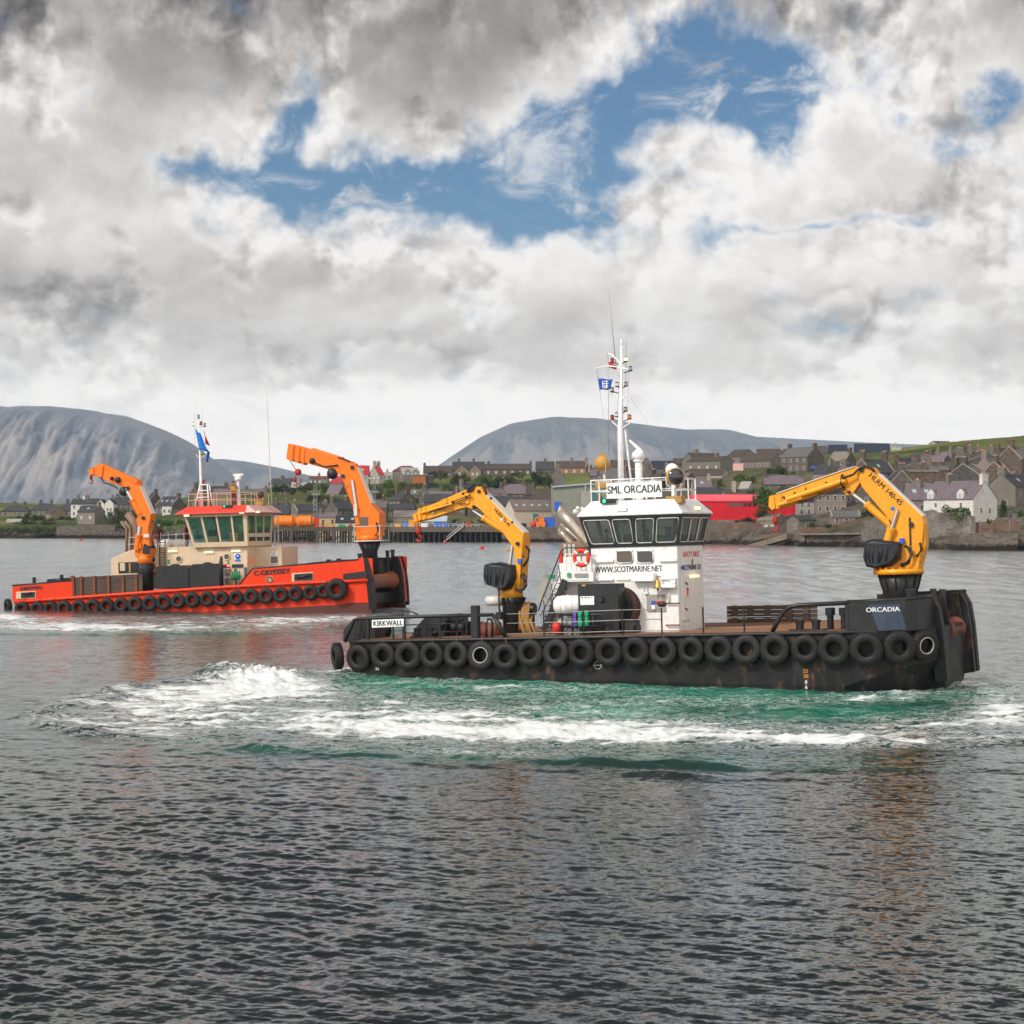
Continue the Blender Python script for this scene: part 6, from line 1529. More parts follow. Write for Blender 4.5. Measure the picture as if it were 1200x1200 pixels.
RRL = [(e2[0][0] + .1, e2[0][1] + .1), (e2[1][0] - .1, e2[1][1] + .1), (e2[2][0] - .1, e2[2][1] - .1), (e2[3][0] + .1, e2[3][1] - .1)]
for z_ in (.45, .9): k.tube([(x, y, zz + z_) for x, y in RRL], .025, 5, True)
for i in range(4):
    a, b_ = Vector(RRL[i] + (0,)), Vector(RRL[(i + 1) % 4] + (0,))
    for j in range(4): p_ = a.lerp(b_, j / 4); k.cyl((p_.x, p_.y, zz), (p_.x, p_.y, zz + .9), .022, n=6)
k.build('roof_rail', M['cream'], sp)
c_ = B(279, 562, -1.0); k = MB(); k.cyl((c_.x, c_.y, zz), c_ + Vector((0, 0, -.1)), .12, .10, 10); k.lathe(c_, (0, 0, 1), [(.1, -.15), (.26, .0), (.24, .2), (.1, .26)], 14); k.bar(c_ + Vector((-.35, -.1, .33)), c_ + Vector((.35, .1, .36)), .10, .14); k.build('radar', M['white_clean'], sp)
c_ = B(304.7, 579.5, .2); k = MB(); k.lathe(c_, Vector((.7, -1, 0)), [(.05, -.35), (.26, -.28), (.29, .15), (.27, .16)], 16); k.cbox(c_ + Vector((0, 0, -.62)), (.55, .5, .26)); k.cyl(c_ + Vector((0, 0, -.6)), c_, .06, n=8); k.build('searchlight', M['amber'], sp); k = MB(); k.lathe(c_ + Vector((.7, -1, 0)).normalized() * .13, Vector((.7, -1, 0)), [(.25, 0), (.25, .04), (.02, .05)], 16); k.build('searchlight_lens', M['dark_glass'], sp)
mast = empty('mast', parent=red); my = -.2
mp = lambda px, py, dy=0.0: B(px, py, my + dy)
k = MB(); k.tube([Vector((mp(236, 590).x, my, zz)), mp(235.5, 565), mp(234.3, 530), mp(232.8, 487)], .1, 8, rs=[.16, .11, .08, .05])
for dx, dy in ((-.5, -.35), (.6, -.35), (.6, .35), (-.5, .35)): b0 = Vector((mp(238, 590).x + dx, my + dy, zz)); k.tube([b0, mp(239.5, 568) + Vector((dx * .5, dy * .6, 0))], .05, 6)
for py in (568, 575, 583): c_ = mp(239.5, py); k.torus(c_, (0, 0, 1), .36 + (py - 568) * .008, .04, 14, 5)
k.build('mast_pole', M['white_clean'], mast)
k = MB()
for pts in ([(226, 498.5), (232.5, 501), (240, 499)], [(228, 532), (234, 537), (241, 534)], [(226, 498), (226, 496.5)], [(240, 499), (240, 496)]): k.tube([mp(*p_) for p_ in pts], .035, 6)
k.tube([mp(227.6, 500), mp(227.6, 470)], .012, 4); k.tube([mp(237, 498), mp(237, 472)], .012, 4); k.build('yard', M['offwhite'], mast)
for px, py, mt in ((232.6, 488, 'lens_grey'), (225.8, 497, 'lamp_on'), (235.6, 496, 'lens_red'), (239.9, 498, 'lens_grey'), (227.7, 531.5, 'lens_grey'), (237, 530.5, 'lens_grey'), (238.6, 564.3, 'lens_red')):
    c_ = mp(px, py); k = MB(); k.cyl(c_ + Vector((0, 0, -.14)), c_ + Vector((0, 0, -.08)), .11, n=8); k.cyl(c_ + Vector((0, 0, .08)), c_ + Vector((0, 0, .14)), .11, .06, 8); k.build('navigation_light', M['black_metal'], mast); MB().cyl(c_ + Vector((0, 0, -.08)), c_ + Vector((0, 0, .08)), .095, n=8).build('lens', M[mt], mast)
k = MB(); y_ = 1.0; k.tube([B(318.5, 592, y_), B(316, 540, y_), B(313, 470, y_), B(312, 447, y_)], .03, 6, rs=[.05, .035, .02, .012]); k.build('whip_aerial', M['offwhite'], red)
k = MB()
for a, b_ in (((228, 500), (229, 560)), ((240, 536), (245, 566)), ((248, 545), (249, 585))): k.tube([mp(*a), mp(*b_)], .012, 4)
k.build('stay_wire', M['wire'], mast)
flag(L, [mp(228.7, 503, -.1), mp(234.6, 507.5, -.1), mp(244.3, 529, -.1), mp(233.5, 527.5, -.1)], 'flagsky', 'large sky-blue flag hanging limp from the mast of the red workboat', amp=.12)
flag(L, [mp(239, 504, .25), mp(241.5, 514, .25), mp(246.8, 522, .25), mp(241, 521, .25)], 'flagred', 'red ensign showing behind the sky-blue flag', amp=.12)
flag(L, [mp(243, 526.5, .15), mp(246, 530, .15), mp(244, 541.5, .15), mp(241.5, 541, .15)], 'flagblue', 'dark blue flag hanging below the sky-blue one', amp=.10)
k = MB()
for pts, r in (([(160, 645), (160, 616), (149.5, 602)], .30), ([(148.4, 650), (148.4, 620), (142, 611)], .11), ([(153, 648), (153, 619), (146, 611)], .13)):
    P_ = [B(*p_, -1.6) for p_ in pts]; k2 = MB(); k2.tube([P_[0], P_[1], P_[2]], r, 12); k2.build('exhaust_pipe', M['brown_steel'], sp)
k = MB(); k.box((B(160, 640, -1.4).x - .55, -1.5, B(160, 645, -1.4).z), (B(170, 640, -1.4).x, -.4, B(160, 616, -1.4).z)); k.build('exhaust_casing', M['brown_steel'], sp)
k = MB()
for py in (625, 633): k.tube([B(150, py + 5, YS + .1), B(227, py, YS + .1)], .022, 5)
for px in np.linspace(152, 225, 9): a = B(px, 643, YS + .1); k.cyl(a + Vector((0, 0, -.05)), a + Vector((0, 0, 1.15)), .022, n=6)
k.build('casing_rail', M['offwhite'], sp)
k = MB()
for px in (187, 193.5): k.bar(B(px, 664, YS - .12), B(px, 630, YS - .12), .05, .05)
for i in range(11): py = 662 - i * 2.9; k.bar(B(187, py, YS - .12), B(193.5, py, YS - .12), .04, .04)
k.build('ladder', M['black_metal'], sp)
k = MB(); k.cyl(B(326, 640, 1.8), B(326, 605, 1.8), .04, n=6); k.cyl(B(322, 640, 1.8), B(322, 622, 1.8), .04, n=6); k.tube([B(321, 622, 1.8), B(331, 622, 1.8), B(331, 640, 1.8)], .03, 5); k.build('fore_rail', M['offwhite'], sp)
for px0, px1, pt in ((182, 221, 662.5), (221.8, 257, 660.5)):
    p0, p1 = B(px0, 687, -4.1), B(px1, pt, -4.1); k = MB(); n = []
    k.prism([(p0.x, p0.z - .2), (p0.x, p1.z - .25), (p0.x + .25, p1.z), (p1.x - .25, p1.z), (p1.x, p1.z - .3), (p1.x, p0.z - .2)], -4.1, -2.9); k.build('deck_winch', M['black_paint'], red, bevel=.05)
    k = MB(); c_ = B((px0 + px1) / 2 + 4, pt + 10, -2.85); k.lathe(c_, (0, 1, 0), [(.72, 0), (.72, .1), (.5, .12)], 24); k.build('winch_flange', M['black_metal'], red)
k = MB(); a = B(259, 680, -3.9); k.tube([a + Vector((0, 0, -.6)), a + Vector((0, 0, 1.0)), a + Vector((.08, 0, 1.7))], .16, 8, rs=[.18, .2, .08]); k.build('hose_bundle', M['black_metal'], red)
k = MB(); c_ = B(276, 676, -3.6)
for dx in (-.75, .0, .75): k.box((c_.x + dx - .03, c_.y - .3, c_.z - .75), (c_.x + dx + .03, c_.y + .3, c_.z + .65))
for dz in (-.6, 0, .6): k.box((c_.x - .8, c_.y - .31, c_.z + dz - .03), (c_.x + .8, c_.y - .25, c_.z + dz + .03))
k.build('hose_rack', M['grey_steel'], red)
k = MB();
for i in range(5): k.torus(c_ + Vector((-.2 + .14 * i, -.2, .1)), (1, .3, 0), .3, .05, 14, 5)
loose('hose_coil', k, 'signgreen', 'green hose coiled on the rack in front of the cream deckhouse', 'hose', frame=L)
lifebuoy(B(180.2, 667, YS - .1), (0, 1, 0), 'red lifebuoy half hidden by the aft orange crane pedestal', frame=L)
lifebuoy(B(264, 667, YS - .1), (0, 1, 0), 'red lifebuoy between the black deck winch and the blue sign of the cream deckhouse', frame=L)
for px, lab in ((193.5, 'white liferaft canister beside the aft ladder of the cream deckhouse'), (210.5, 'white liferaft canister behind the rail next to the cream wheelhouse')):
    c_ = B(px, 637.5, -1.0); k = MB(); k.lathe(c_ + Vector((-.55, 0, 0)), (1, 0, 0), [(.02, 0), (.25, .05), (.34, .2), (.36, .5), (.38, .55), (.36, .6), (.34, .9), (.25, 1.05), (.02, 1.1)], 16); k.box((c_.x - .4, c_.y - .2, c_.z - .5), (c_.x + .4, c_.y + .2, c_.z - .3)); loose('liferaft_canister', k, 'white_clean', lab, 'liferaft', frame=L)
crane('crane', L, red, 1.2, 'orange',
      ped=(433, 634.5, 13, 676, 8.8, 645), ring_=(433, 627, 635, 15),
      king=[[(419, 628), (421, 603), (431, 588), (436, 589), (447, 601), (448, 628)]],
      boom=[(411, 543), (417, 543), (420.5, 548), (437, 590), (440, 606), (421, 607), (415.5, 591), (404.7, 565), (401, 557)],
      jib=[(342, 520.6), (350, 522), (413, 541), (419, 546), (411, 554), (401, 558), (392, 551.5), (357, 542), (339, 537.5)],
      cyls=[((418.5, 595), (407.5, 569), .26, -.2), ((366, 527), (402, 538.5), .16, 0), ((420, 615), (417, 596), .2, -.55)],
      rods=[((408, 570), (400.5, 557), .17, -.2), ((418, 600), (412.5, 563), .12, -.5)],
      extra=[('ball', (366, 540), .22, 'hose_reel', -.42), ('ball', (389.5, 555), .42, 'hose_reel', -.30), ('slab', [(340, 520), (347, 522), (345, 541), (338, 538)], .50, 'jib_head'), ('slab', [(350, 522.5), (354, 524), (352, 543), (348, 542)], .48, 'jib_collar'), ('slab', [(357, 525), (360, 526), (358, 545), (355, 544)], .46, 'jib_collar'),
             ('slab', [(424.6, 606), (434, 606), (434, 616.5), (424.6, 616.5)], .66, 'column_opening', 'brown_blind', 0.0), ('slab', [(438, 592), (446.5, 601), (447.5, 621), (441, 621)], .58, 'column_side_plate', 'orange', .5), ('pin', (404, 558), .14, .5), ('pin', (415, 548), .14, .5),
             ('box', (416.5, 598), (.25, .04, .8), 'marking_plate', 'offwhite', -.80)],
      hook=[(339, 538), (343, 545), (346.5, 550), (349, 553), (346, 559), (345.8, 560)],
      hoses=[[(396, 536, -.4), (404, 538, -.5), (410, 541, -.45)], [(366, 541, -.45), (380, 547, -.5), (396, 545, -.48)], [(441, 612, -.7), (443, 622, -.75), (440, 628, -.75)]],
      cover=None, letters=[], strip=[[(420.5, 548), (437, 590)]], half=(.62, .44, .40))
k = MB(); c_ = B(349.3, 553.2, 1.2); k.lathe(c_, (0, 1, 0), [(.05, -.12), (.24, -.08), (.24, .08), (.05, .12)], 14); k.build('hook_block', M['hook_red'], red)
k = MB(); zc = B(433, 634, .6).z
for dx in (-.95, .95):
    for yy in (.0, 2.4): k.cyl((B(433, 634, .6).x + dx, yy, zc), (B(433, 634, .6).x + dx, yy, zc + 1.05), .03, n=6)
k.tube([(B(433, 634, .6).x + a, b_, zc + 1.05) for a, b_ in ((-.95, 2.4), (-.95, 0), (.95, 0), (.95, 2.4))], .035, 5); k.tube([(B(433, 634, .6).x + a, b_, zc) for a, b_ in ((-.95, 2.4), (-.95, 0), (.95, 0), (.95, 2.4))], .05, 5); k.build('crane_platform_rail', M['offwhite'], red)
crane('crane', L, red, -3.3, 'orange',
      ped=(170, 660, 8.8, 700, 8.5, 668), ring_=(170, 651, 661, 8.3),
      king=[[(161, 652), (160.5, 643), (164.7, 620), (162.5, 609), (165, 603), (179.5, 603), (178.8, 610), (176.6, 620), (178.8, 643), (178.5, 652)]],
      boom=[(152.8, 571), (160, 567), (165.8, 570), (179.8, 602), (178, 610), (164, 609), (164.7, 602), (159, 591), (153, 577)],
      jib=[(106, 552.3), (113, 547), (120, 543), (164.7, 564), (165.8, 570), (152.8, 572), (140.8, 569), (125.7, 563), (118, 559), (108, 556)],
      cyls=[((164.5, 603), (155, 586), .24, -.3), ((160.5, 645), (162.5, 627), .22, -.5), ((128, 549), (163, 565), .12, -.1)],
      rods=[((155.5, 587), (147, 573), .14, -.3), ((162.5, 628), (163.8, 617), .14, -.5)],
      extra=[('ball', (138, 562.3), .22, 'hose_reel', -.42), ('ball', (145, 576), .34, 'hose_reel', -.25), ('ball', (131, 560.5), .14, 'pulley', -.42), ('slab', [(105.5, 552), (112, 547.5), (113, 556), (108, 557)], .42, 'jib_head'), ('slab', [(118, 543.5), (124, 546), (122, 560), (117, 558)], .43, 'jib_collar'),
             ('slab', [(155, 559), (164, 563), (163, 568), (156, 564)], .44, 'jib_collar'), ('box', (171.5, 628), (.42, .03, .24), 'marking_plate', 'offwhite', -.60), ('pin', (153, 572), .12, .45), ('pin', (171, 607), .14, .5), ('slab', [(172, 637), (179, 640), (178, 650), (170, 648)], .55, 'valve_block', 'black_metal'), ('slab', [(163, 637), (169, 636), (169, 643), (163, 643)], .6, 'column_collar')],
      hook=[(106.5, 556), (106.7, 557.5)],
      hoses=[[(118, 559, -.4), (122, 566, -.45), (128, 567, -.45), (134, 570, -.4), (138, 572.5, -.4)], [(178, 610, -.4), (183, 614, -.5), (186, 619, -.5), (187, 630, -.5)], [(179, 622, -.45), (178, 632, -.55), (180, 642, -.5)]],
      cover=None, strip=[[(165.8, 570), (179.8, 602)]], half=(.48, .40, .34))
for o_ in ():
    pass
zx = [118, 200, 275, 345, 425, 502, 578, 655, 730, 808, 885, 962, 1040, 1120]
zy = [1125, 1125, 1123, 1120, 1118, 1113, 1107, 1103, 1098, 1094, 1088, 1082, 1075, 1070]
LT = [(a / 4.615, 470 + b / 4.615) for a, b in zip(zx, zy)] + [(240 + a / 4.615, 500 + b / 4.615) for a, b in zip([90, 170, 250, 330, 410, 490, 572, 645], [930, 925, 918, 915, 910, 903, 898, 888])]
TR = tyre_mesh('tyre_small', .37, .15)
for px, py in LT:
    hang(L, B(px, py, -4.80), 'black tyre hung in the even row along the orange-red hull', 'tyres along the side of the red workboat', random.uniform(.96, 1.03), 0, random.uniform(-.05, .05), mesh=TR)
hang(L, B(9.5, 710.5, -4.3), 'black tyre on the stern corner of the orange-red workboat', None, 1.0, -.8, .05, mesh=TR)
hang(L, B(394.3, 690.7, -4.98), 'large black tyre overlapping the forward end of the row on the orange-red hull', None, 1.42, 0, .04, mesh=TR)
for px, py in LT:
    MB().tube([B(px - 4.5, py - 12.5, -4.76), B(px, py - 7.5, -4.86), B(px + 4.5, py - 12.5, -4.76)], .025, 4).build('fender_chain', M['rust'], red)
def crew2(px, y_, z_, rz, pose, suit, lab, **kw):
    p_ = B(px, 620, y_); o = person(lab, (0, 0, 0), 0, pose, suit, **kw); L.place(o, Vector((p_.x, y_, z_)), rz); return o
crew2(274.5, -1.4, zz, R(15), 'wide', M['overall_red'], 'person in dark red overalls and lifejacket standing on the red wheelhouse roof beside the radar', top=M['lifejacket'])
zc_ = B(185, 641.5, -1.2).z
crew2(186, -1.2, zc_ - .1, R(60), 'rail', M['overall_red'], 'person in dark red overalls and white helmet standing behind the aft orange crane', hat=M['helmet'])
crew2(218.5, -.6, zc_ - .1, R(80), 'rail', M['overall_red'], 'person in red and dark clothes at the aft side of the cream wheelhouse')
# ================================================================== the town
def stone(name, a, b, c, scale=1.0, streak=0.4):
    m, g, p, out = new_mat(name)
    co = g.coord('Object')
    v = g.voronoi(g.vmul(co, (1.0, 1.0, 1.9)), 1.5 * scale, out='Color')
    vx = g.sep(v)[0]
    n = g.noise(co, 0.30 * scale, 6, 0.65); st = g.noise(g.vmul(co, (1, 1, .15)), 0.8 * scale, 5, 0.65)
    col = g.mix(vx, a, b)
    col = g.mix(g.mul(g.smooth(n, 0.45, 0.7), 0.7), col, c)
    col = g.mix(g.mul(g.smooth(st, 0.5, 0.72), streak), col, tuple(x * 0.45 for x in a))
    g.l.new(col, p.inputs['Base Color']); p.inputs['Roughness'].default_value = 0.9; p.inputs['Specular IOR Level'].default_value = 0.15
    return m
def roofing(name, a, b, moss=0.2, scale=1.0, seam=0):
    m, g, p, out = new_mat(name)
    co = g.coord('Object')
    n = g.noise(co, 0.5 * scale, 7, 0.7); v = g.sep(g.voronoi(g.vmul(co, (1.2, 1.2, 2.4)), 1.6 * scale, out='Color'))[0]
    col = g.mix(g.add(g.mul(v, 0.55), g.mul(n, 0.45)), a, b)
    col = g.mix(g.mul(g.smooth(n, 0.56, 0.75), moss), col, (0.26, 0.24, 0.18))
    g.l.new(col, p.inputs['Base Color']); p.inputs['Roughness'].default_value = 0.75; p.inputs['Specular IOR Level'].default_value = 0.2
    return m
T = {
 'grey': stone('grey_stone', (0.082, 0.069, 0.057), (0.165, 0.14, 0.116), (0.13, 0.109, 0.089)),
 'brown': stone('brown_stone', (0.082, 0.060, 0.045), (0.165, 0.122, 0.093), (0.115, 0.09, 0.07)),
 'warm': stone('warm_sandstone', (0.19, 0.135, 0.095), (0.28, 0.205, 0.145), (0.21, 0.165, 0.125)),
 'dark': stone('dark_stone', (0.055, 0.050, 0.046), (0.105, 0.095, 0.085), (0.09, 0.08, 0.07)),
 'harl': stone('grey_harling', (0.155, 0.136, 0.115), (0.19, 0.168, 0.143), (0.205, 0.182, 0.155), 2.5, 0.3),
 'pale': stone('pale_harling', (0.34, 0.315, 0.28), (0.40, 0.37, 0.33), (0.30, 0.275, 0.24), 2.5, 0.25),
 'pink': stone('pinkish_harling', (0.215, 0.170, 0.150), (0.26, 0.21, 0.185), (0.22, 0.18, 0.16), 2.5, 0.25),
 'white': stone('white_harling', (0.62, 0.595, 0.55), (0.68, 0.65, 0.61), (0.50, 0.48, 0.44), 2.5, 0.12),
 'cream': stone('cream_render', (0.52, 0.45, 0.35), (0.58, 0.51, 0.40), (0.45, 0.38, 0.30), 2.0, 0.15),
 'yellow': stone('yellow_render', (0.45, 0.335, 0.155), (0.52, 0.39, 0.19), (0.40, 0.30, 0.16), 2.0, 0.15),
 'brick': stone('red_brick', (0.26, 0.115, 0.070), (0.32, 0.15, 0.095), (0.25, 0.13, 0.09), 3.0, 0.1),
 'timber': stone('orange_timber', (0.36, 0.11, 0.035), (0.42, 0.14, 0.05), (0.3, 0.1, 0.04), 2.0, 0.2),
 'green': stone('grey_green_cladding', (0.24, 0.255, 0.205), (0.26, 0.275, 0.225), (0.22, 0.23, 0.19), 0.7, 0.18),
 'red': stone('red_cladding', (0.60, 0.016, 0.026), (0.64, 0.020, 0.030), (0.52, 0.016, 0.024), 0.5, 0.12),
 'concrete': stone('weathered_concrete', (0.20, 0.165, 0.13), (0.25, 0.205, 0.16), (0.14, 0.115, 0.09), 0.8, 0.6),
}
RF = {
 'slate': roofing('dark_slate', (0.034, 0.034, 0.037), (0.066, 0.065, 0.069)), 'grey': roofing('grey_slate', (0.085, 0.080, 0.078), (0.15, 0.144, 0.138)),
 'purple': roofing('purple_slate', (0.110, 0.085, 0.100), (0.185, 0.150, 0.165), 0.15), 'brown': roofing('brown_tiles', (0.052, 0.040, 0.033), (0.092, 0.072, 0.060), 0.12),
 'stone': roofing('mossy_stone_flags', (0.14, 0.12, 0.10), (0.24, 0.21, 0.18), 0.5), 'red': roofing('red_tiles', (0.34, 0.026, 0.030), (0.42, 0.040, 0.045), 0.0),
 'black': roofing('black_slates', (0.022, 0.024, 0.027), (0.042, 0.044, 0.050), 0.0), 'light': roofing('light_grey_roof', (0.27, 0.255, 0.235), (0.36, 0.34, 0.31), 0.2),
 'navy': roofing('blue_black_roof', (0.018, 0.024, 0.036), (0.032, 0.040, 0.056), 0.0), 'sheet': roofing('pale_blue_sheeting', (0.34, 0.41, 0.46), (0.44, 0.50, 0.54), 0.1),
 'redsheet': roofing('red_sheeting_pink_highlight', (0.74, 0.085, 0.11), (0.80, 0.12, 0.145), 0.0, 0.3), 'rust': roofing('rust_brown_sheeting', (0.135, 0.10, 0.09), (0.20, 0.155, 0.14), 0.2, 0.6),  # redsheet: the red roof's pinkish highlight is put into its colour
 'rustred': roofing('dull_red_brown_tiles', (0.13, 0.045, 0.035), (0.18, 0.07, 0.055), 0.1),
}
M['pane'] = plain('house_window_pane', (0.030, 0.034, 0.040), 0.1, 0, 0.7)
M['pane_light'] = plain('sky_tinted_pane', (0.36, 0.43, 0.46), 0.12, 0, 0.7)  # pale sky reflection put into the pane's base colour
M['sash'] = plain('white_window_frame', (0.62, 0.61, 0.58), 0.6)
M['pot_tan'] = plain('tan_chimney_pot', (0.46, 0.235, 0.135), 0.8); M['pot_red'] = plain('red_chimney_pot', (0.26, 0.075, 0.048), 0.8)
M['door_teal'] = plain('teal_door', (0.045, 0.16, 0.16), 0.5); M['door_brown'] = plain('brown_door', (0.12, 0.06, 0.035), 0.6)
M['skew'] = plain('pale_skew_stone', (0.30, 0.265, 0.225), 0.85)
def ctr(D): return D / FPX
def house(name, label, typ, px0, pxc, px1, D, yb, ye, yr, wall, roof, chim=(), win=(0, 0), gwin=0, dep=8.0, chw=None, chh=1.5, pots='tan', hip=False, sky=0, dormers=(), pane='pane', skew=False, door=None, sink=5.0, cat='house', group=None, overhang=.22, winh=1.35, winw=.95):
    s = D / FPX
    if pxc is None: pxc = px1 if typ in ('s',) else px0
    if typ == 's':
        c = wpt(px0, yb, D); u = Vector((1, 0, 0)); v = Vector((0, 1, 0)); Lh = (px1 - px0) * s; dp = dep
    elif typ == 'g':
        c = wpt(px0, yb, D); v = Vector((1, 0, 0)); u = Vector((0, 1, 0)); dp = (px1 - px0) * s; Lh = dep
    elif typ == 'sr':
        gw = (px1 - pxc) * s; th = math.asin(min(.88, gw / dep)); dp = gw / math.sin(th)
        c = wpt(pxc, yb, D); u = Vector((-math.cos(th), math.sin(th), 0)); v = Vector((math.sin(th), math.cos(th), 0)); Lh = (pxc - px0) * s / math.cos(th)
    else:
        gw = (pxc - px0) * s; th = math.asin(min(.88, gw / dep)); dp = gw / math.sin(th)
        c = wpt(pxc, yb, D); u = Vector((math.cos(th), math.sin(th), 0)); v = Vector((-math.sin(th), math.cos(th), 0)); Lh = (px1 - pxc) * s / math.cos(th)
    he = (yb - ye) * s; hr = (yb - yr) * s
    root = empty(name, c); tag(root, label, cat, group)
    P = lambda a, b, z: u * a + v * b + Vector((0, 0, z))
    w = MB()
    if hip:
        w.loft([[P(0, 0, -sink), P(Lh, 0, -sink), P(Lh, dp, -sink), P(0, dp, -sink)], [P(0, 0, he), P(Lh, 0, he), P(Lh, dp, he), P(0, dp, he)]])
    else:
        w.loft([[P(a, 0, -sink), P(a, dp, -sink), P(a, dp, he), P(a, dp / 2, hr), P(a, 0, he)] for a in (0, Lh)])
    w.build('wall', T[wall], root)
    o = overhang; r = MB(); sl = (hr - he) / (dp / 2)
    if hip:
        i = min(dp / 2, Lh * .42); b0 = [P(-o, -o, he - .02), P(Lh + o, -o, he - .02), P(Lh + o, dp + o, he - .02), P(-o, dp + o, he - .02)]
        b1 = [q_ + Vector((0, 0, .12)) for q_ in b0]; t0, t1 = P(i, dp / 2, hr), P(Lh - i, dp / 2, hr)
        k = r.addv(b0 + b1 + [t0, t1])
        for f in ((3, 2, 1, 0), (0, 1, 5, 4), (1, 2, 6, 5), (2, 3, 7, 6), (3, 0, 4, 7), (4, 5, 9, 8), (5, 6, 9), (6, 7, 8, 9), (7, 4, 8)): r.face([k + q_ for q_ in f])
    else:
        go = -.05 if skew else .12
        for b0, b1 in ((-o, dp / 2), (dp + o, dp / 2)):
            z0 = he - o * sl
            r.loft([[P(a, b0, z0 + .03), P(a, b1, hr + .03), P(a, b1, hr + .20), P(a, b0, z0 + .20)] for a in (-go, Lh + go)])
    ro = r.build('roof', RF[roof], root)
    if skew and not hip:
        for a in (0, Lh):
            for b0 in (-o, dp + o): MB().bar(P(a, b0, he - o * sl + .16), P(a, dp / 2, hr + .22), .34, .26).build('skew_coping', M['skew'], root)
    for ci, cf in enumerate(chim):
        a = cf * Lh; cw = (chw or min(1.9, dp * .26)); cl = 1.05
        a = min(max(a, cl / 2 - .07), Lh - cl / 2 + .07)
        k = MB(); zt = hr + chh
        k.loft([[P(a - cl / 2, dp / 2 - cw / 2, z), P(a + cl / 2, dp / 2 - cw / 2, z), P(a + cl / 2, dp / 2 + cw / 2, z), P(a - cl / 2, dp / 2 + cw / 2, z)] for z in (he * .9, zt - .22)])
        k.loft([[P(a - cl / 2 - .09, dp / 2 - cw / 2 - .09, z), P(a + cl / 2 + .09, dp / 2 - cw / 2 - .09, z), P(a + cl / 2 + .09, dp / 2 + cw / 2 + .09, z), P(a - cl / 2 - .09, dp / 2 + cw / 2 + .09, z)] for z in (zt - .22, zt)])
        k.build('chimney', T[wall if wall not in ('white', 'cream', 'yellow', 'green', 'brick') or ci % 2 else 'harl'], root)
        k = MB(); n = 2 if cw < 1.3 else 3
        for j in range(n):
            q_ = P(a, dp / 2 + (j - (n - 1) / 2) * cw * .30, zt); k.cyl(q_, q_ + Vector((0, 0, random.uniform(.35, .65))), .21, .18, 8)
        k.build('chimney_pot', M['pot_' + pots], root)
    def window(org, du, nrm, cw, chh_, mt):
        z = Vector((0, 0, 1)); a = du * (cw / 2); b = z * (chh_ / 2)
        k = MB(); k.loft([[org - a - b + nrm * t, org + a - b + nrm * t, org + a + b + nrm * t, org - a + b + nrm * t] for t in (.02, .05)]); wo = k.build('window', M[mt], root)
        f = MB(); fw = .09
        for s1 in (-1, 1):
            f.bar(org + a * s1 - b + nrm * .06, org + a * s1 + b + nrm * .06, fw, fw); f.bar(org - a * 1.06 + b * s1 + nrm * .06, org + a * 1.06 + b * s1 + nrm * .06, fw, fw)
        f.bar(org - a + nrm * .065, org + a + nrm * .065, fw * .7, fw * .7); f.build('window_frame', M['sash'], wo)
    fn = -v; nx, ny = win
    facade_ok = typ != 'g'
    if facade_ok and nx:
        for j in range(ny):
            zc = he * ((j + .55) / ny) if ny > 1 else he * .58
            for i in range(nx):
                org = P(Lh * (i + .5) / nx + random.uniform(-.15, .15), 0, zc)
                if door is not None and i == door and j == 0: continue
                window(org, u, fn, winw, min(winh, he / ny * .62), pane)
        if door is not None:
            org = P(Lh * (door + .5) / nx, 0, 1.0); k = MB(); k.loft([[org + u * a_ + Vector((0, 0, z_)) + fn * t for a_, z_ in ((-.45, -1), (.45, -1), (.45, 1), (-.45, 1))] for t in (.02, .06)]); k.build('door', M['door_brown'], root)
    if gwin:
        gn = -u
        rows = [(dp * .32, he * .55), (dp * .68, he * .55), (dp * .5, he + (hr - he) * .30)][:gwin] if gwin < 4 else [(dp * .28, he * .3), (dp * .72, he * .3), (dp * .28, he * .75), (dp * .72, he * .75)]
        for b_, z_ in rows: window(P(0, b_, z_), v, gn, .85, 1.25, pane)
    for k_ in range(sky):
        f = (k_ + .6) / (sky + .2); a = Lh * f; b_ = dp * .24; zz_ = he + sl * b_ + .24
        k = MB(); du, dv = u * .50, (v + Vector((0, 0, sl))).normalized() * .62; q_ = P(a, b_, zz_); nn = Vector((0, 0, .05))
        k.loft([[q_ - du - dv + t, q_ + du - dv + t, q_ + du + dv + t, q_ - du + dv + t] for t in (Vector(), nn)]); k.build('skylight', M['pane_light'], ro)
    for f in dormers:
        a = Lh * f; hw = 1.05; zb_ = he - .4; zt_ = he + 1.5; d0 = -.06
        k = MB(); k.loft([[P(a - hw, b_, zb_), P(a + hw, b_, zb_), P(a + hw, b_, zt_), P(a, b_, zt_ + 1.0), P(a - hw, b_, zt_)] for b_ in (d0, dp * .42)]); k.build('dormer', T[wall], root)
        k = MB()
        for s1 in (-1, 1): k.loft([[P(a + s1 * (hw + .15), b_, zt_ - .1), P(a, b_, zt_ + 1.04), P(a, b_, zt_ + 1.18), P(a + s1 * (hw + .15), b_, zt_ + .06)] for b_ in (dp * .06, dp * .44)])
        k.build('dormer_roof', RF[roof], ro)
        window(P(a, d0, he + .55), u, fn, 1.0, 1.5, 'pane_light')
    return root
random.seed(3)
H = house
H('house', 'long hipped-roof stone house by the pale field, farthest out along the shore', 's', 1, None, 34, 950, 607, 599, 592, 'brown', 'slate', (.42, .78), (6, 1), hip=True, pots='red')
H('house', 'hipped slate house between the farthest hipped house and the low brown-roofed one', 's', 35, None, 67, 952, 606, 598, 590, 'grey', 'slate', (.32, .72), (5, 1), hip=True, pots='red')
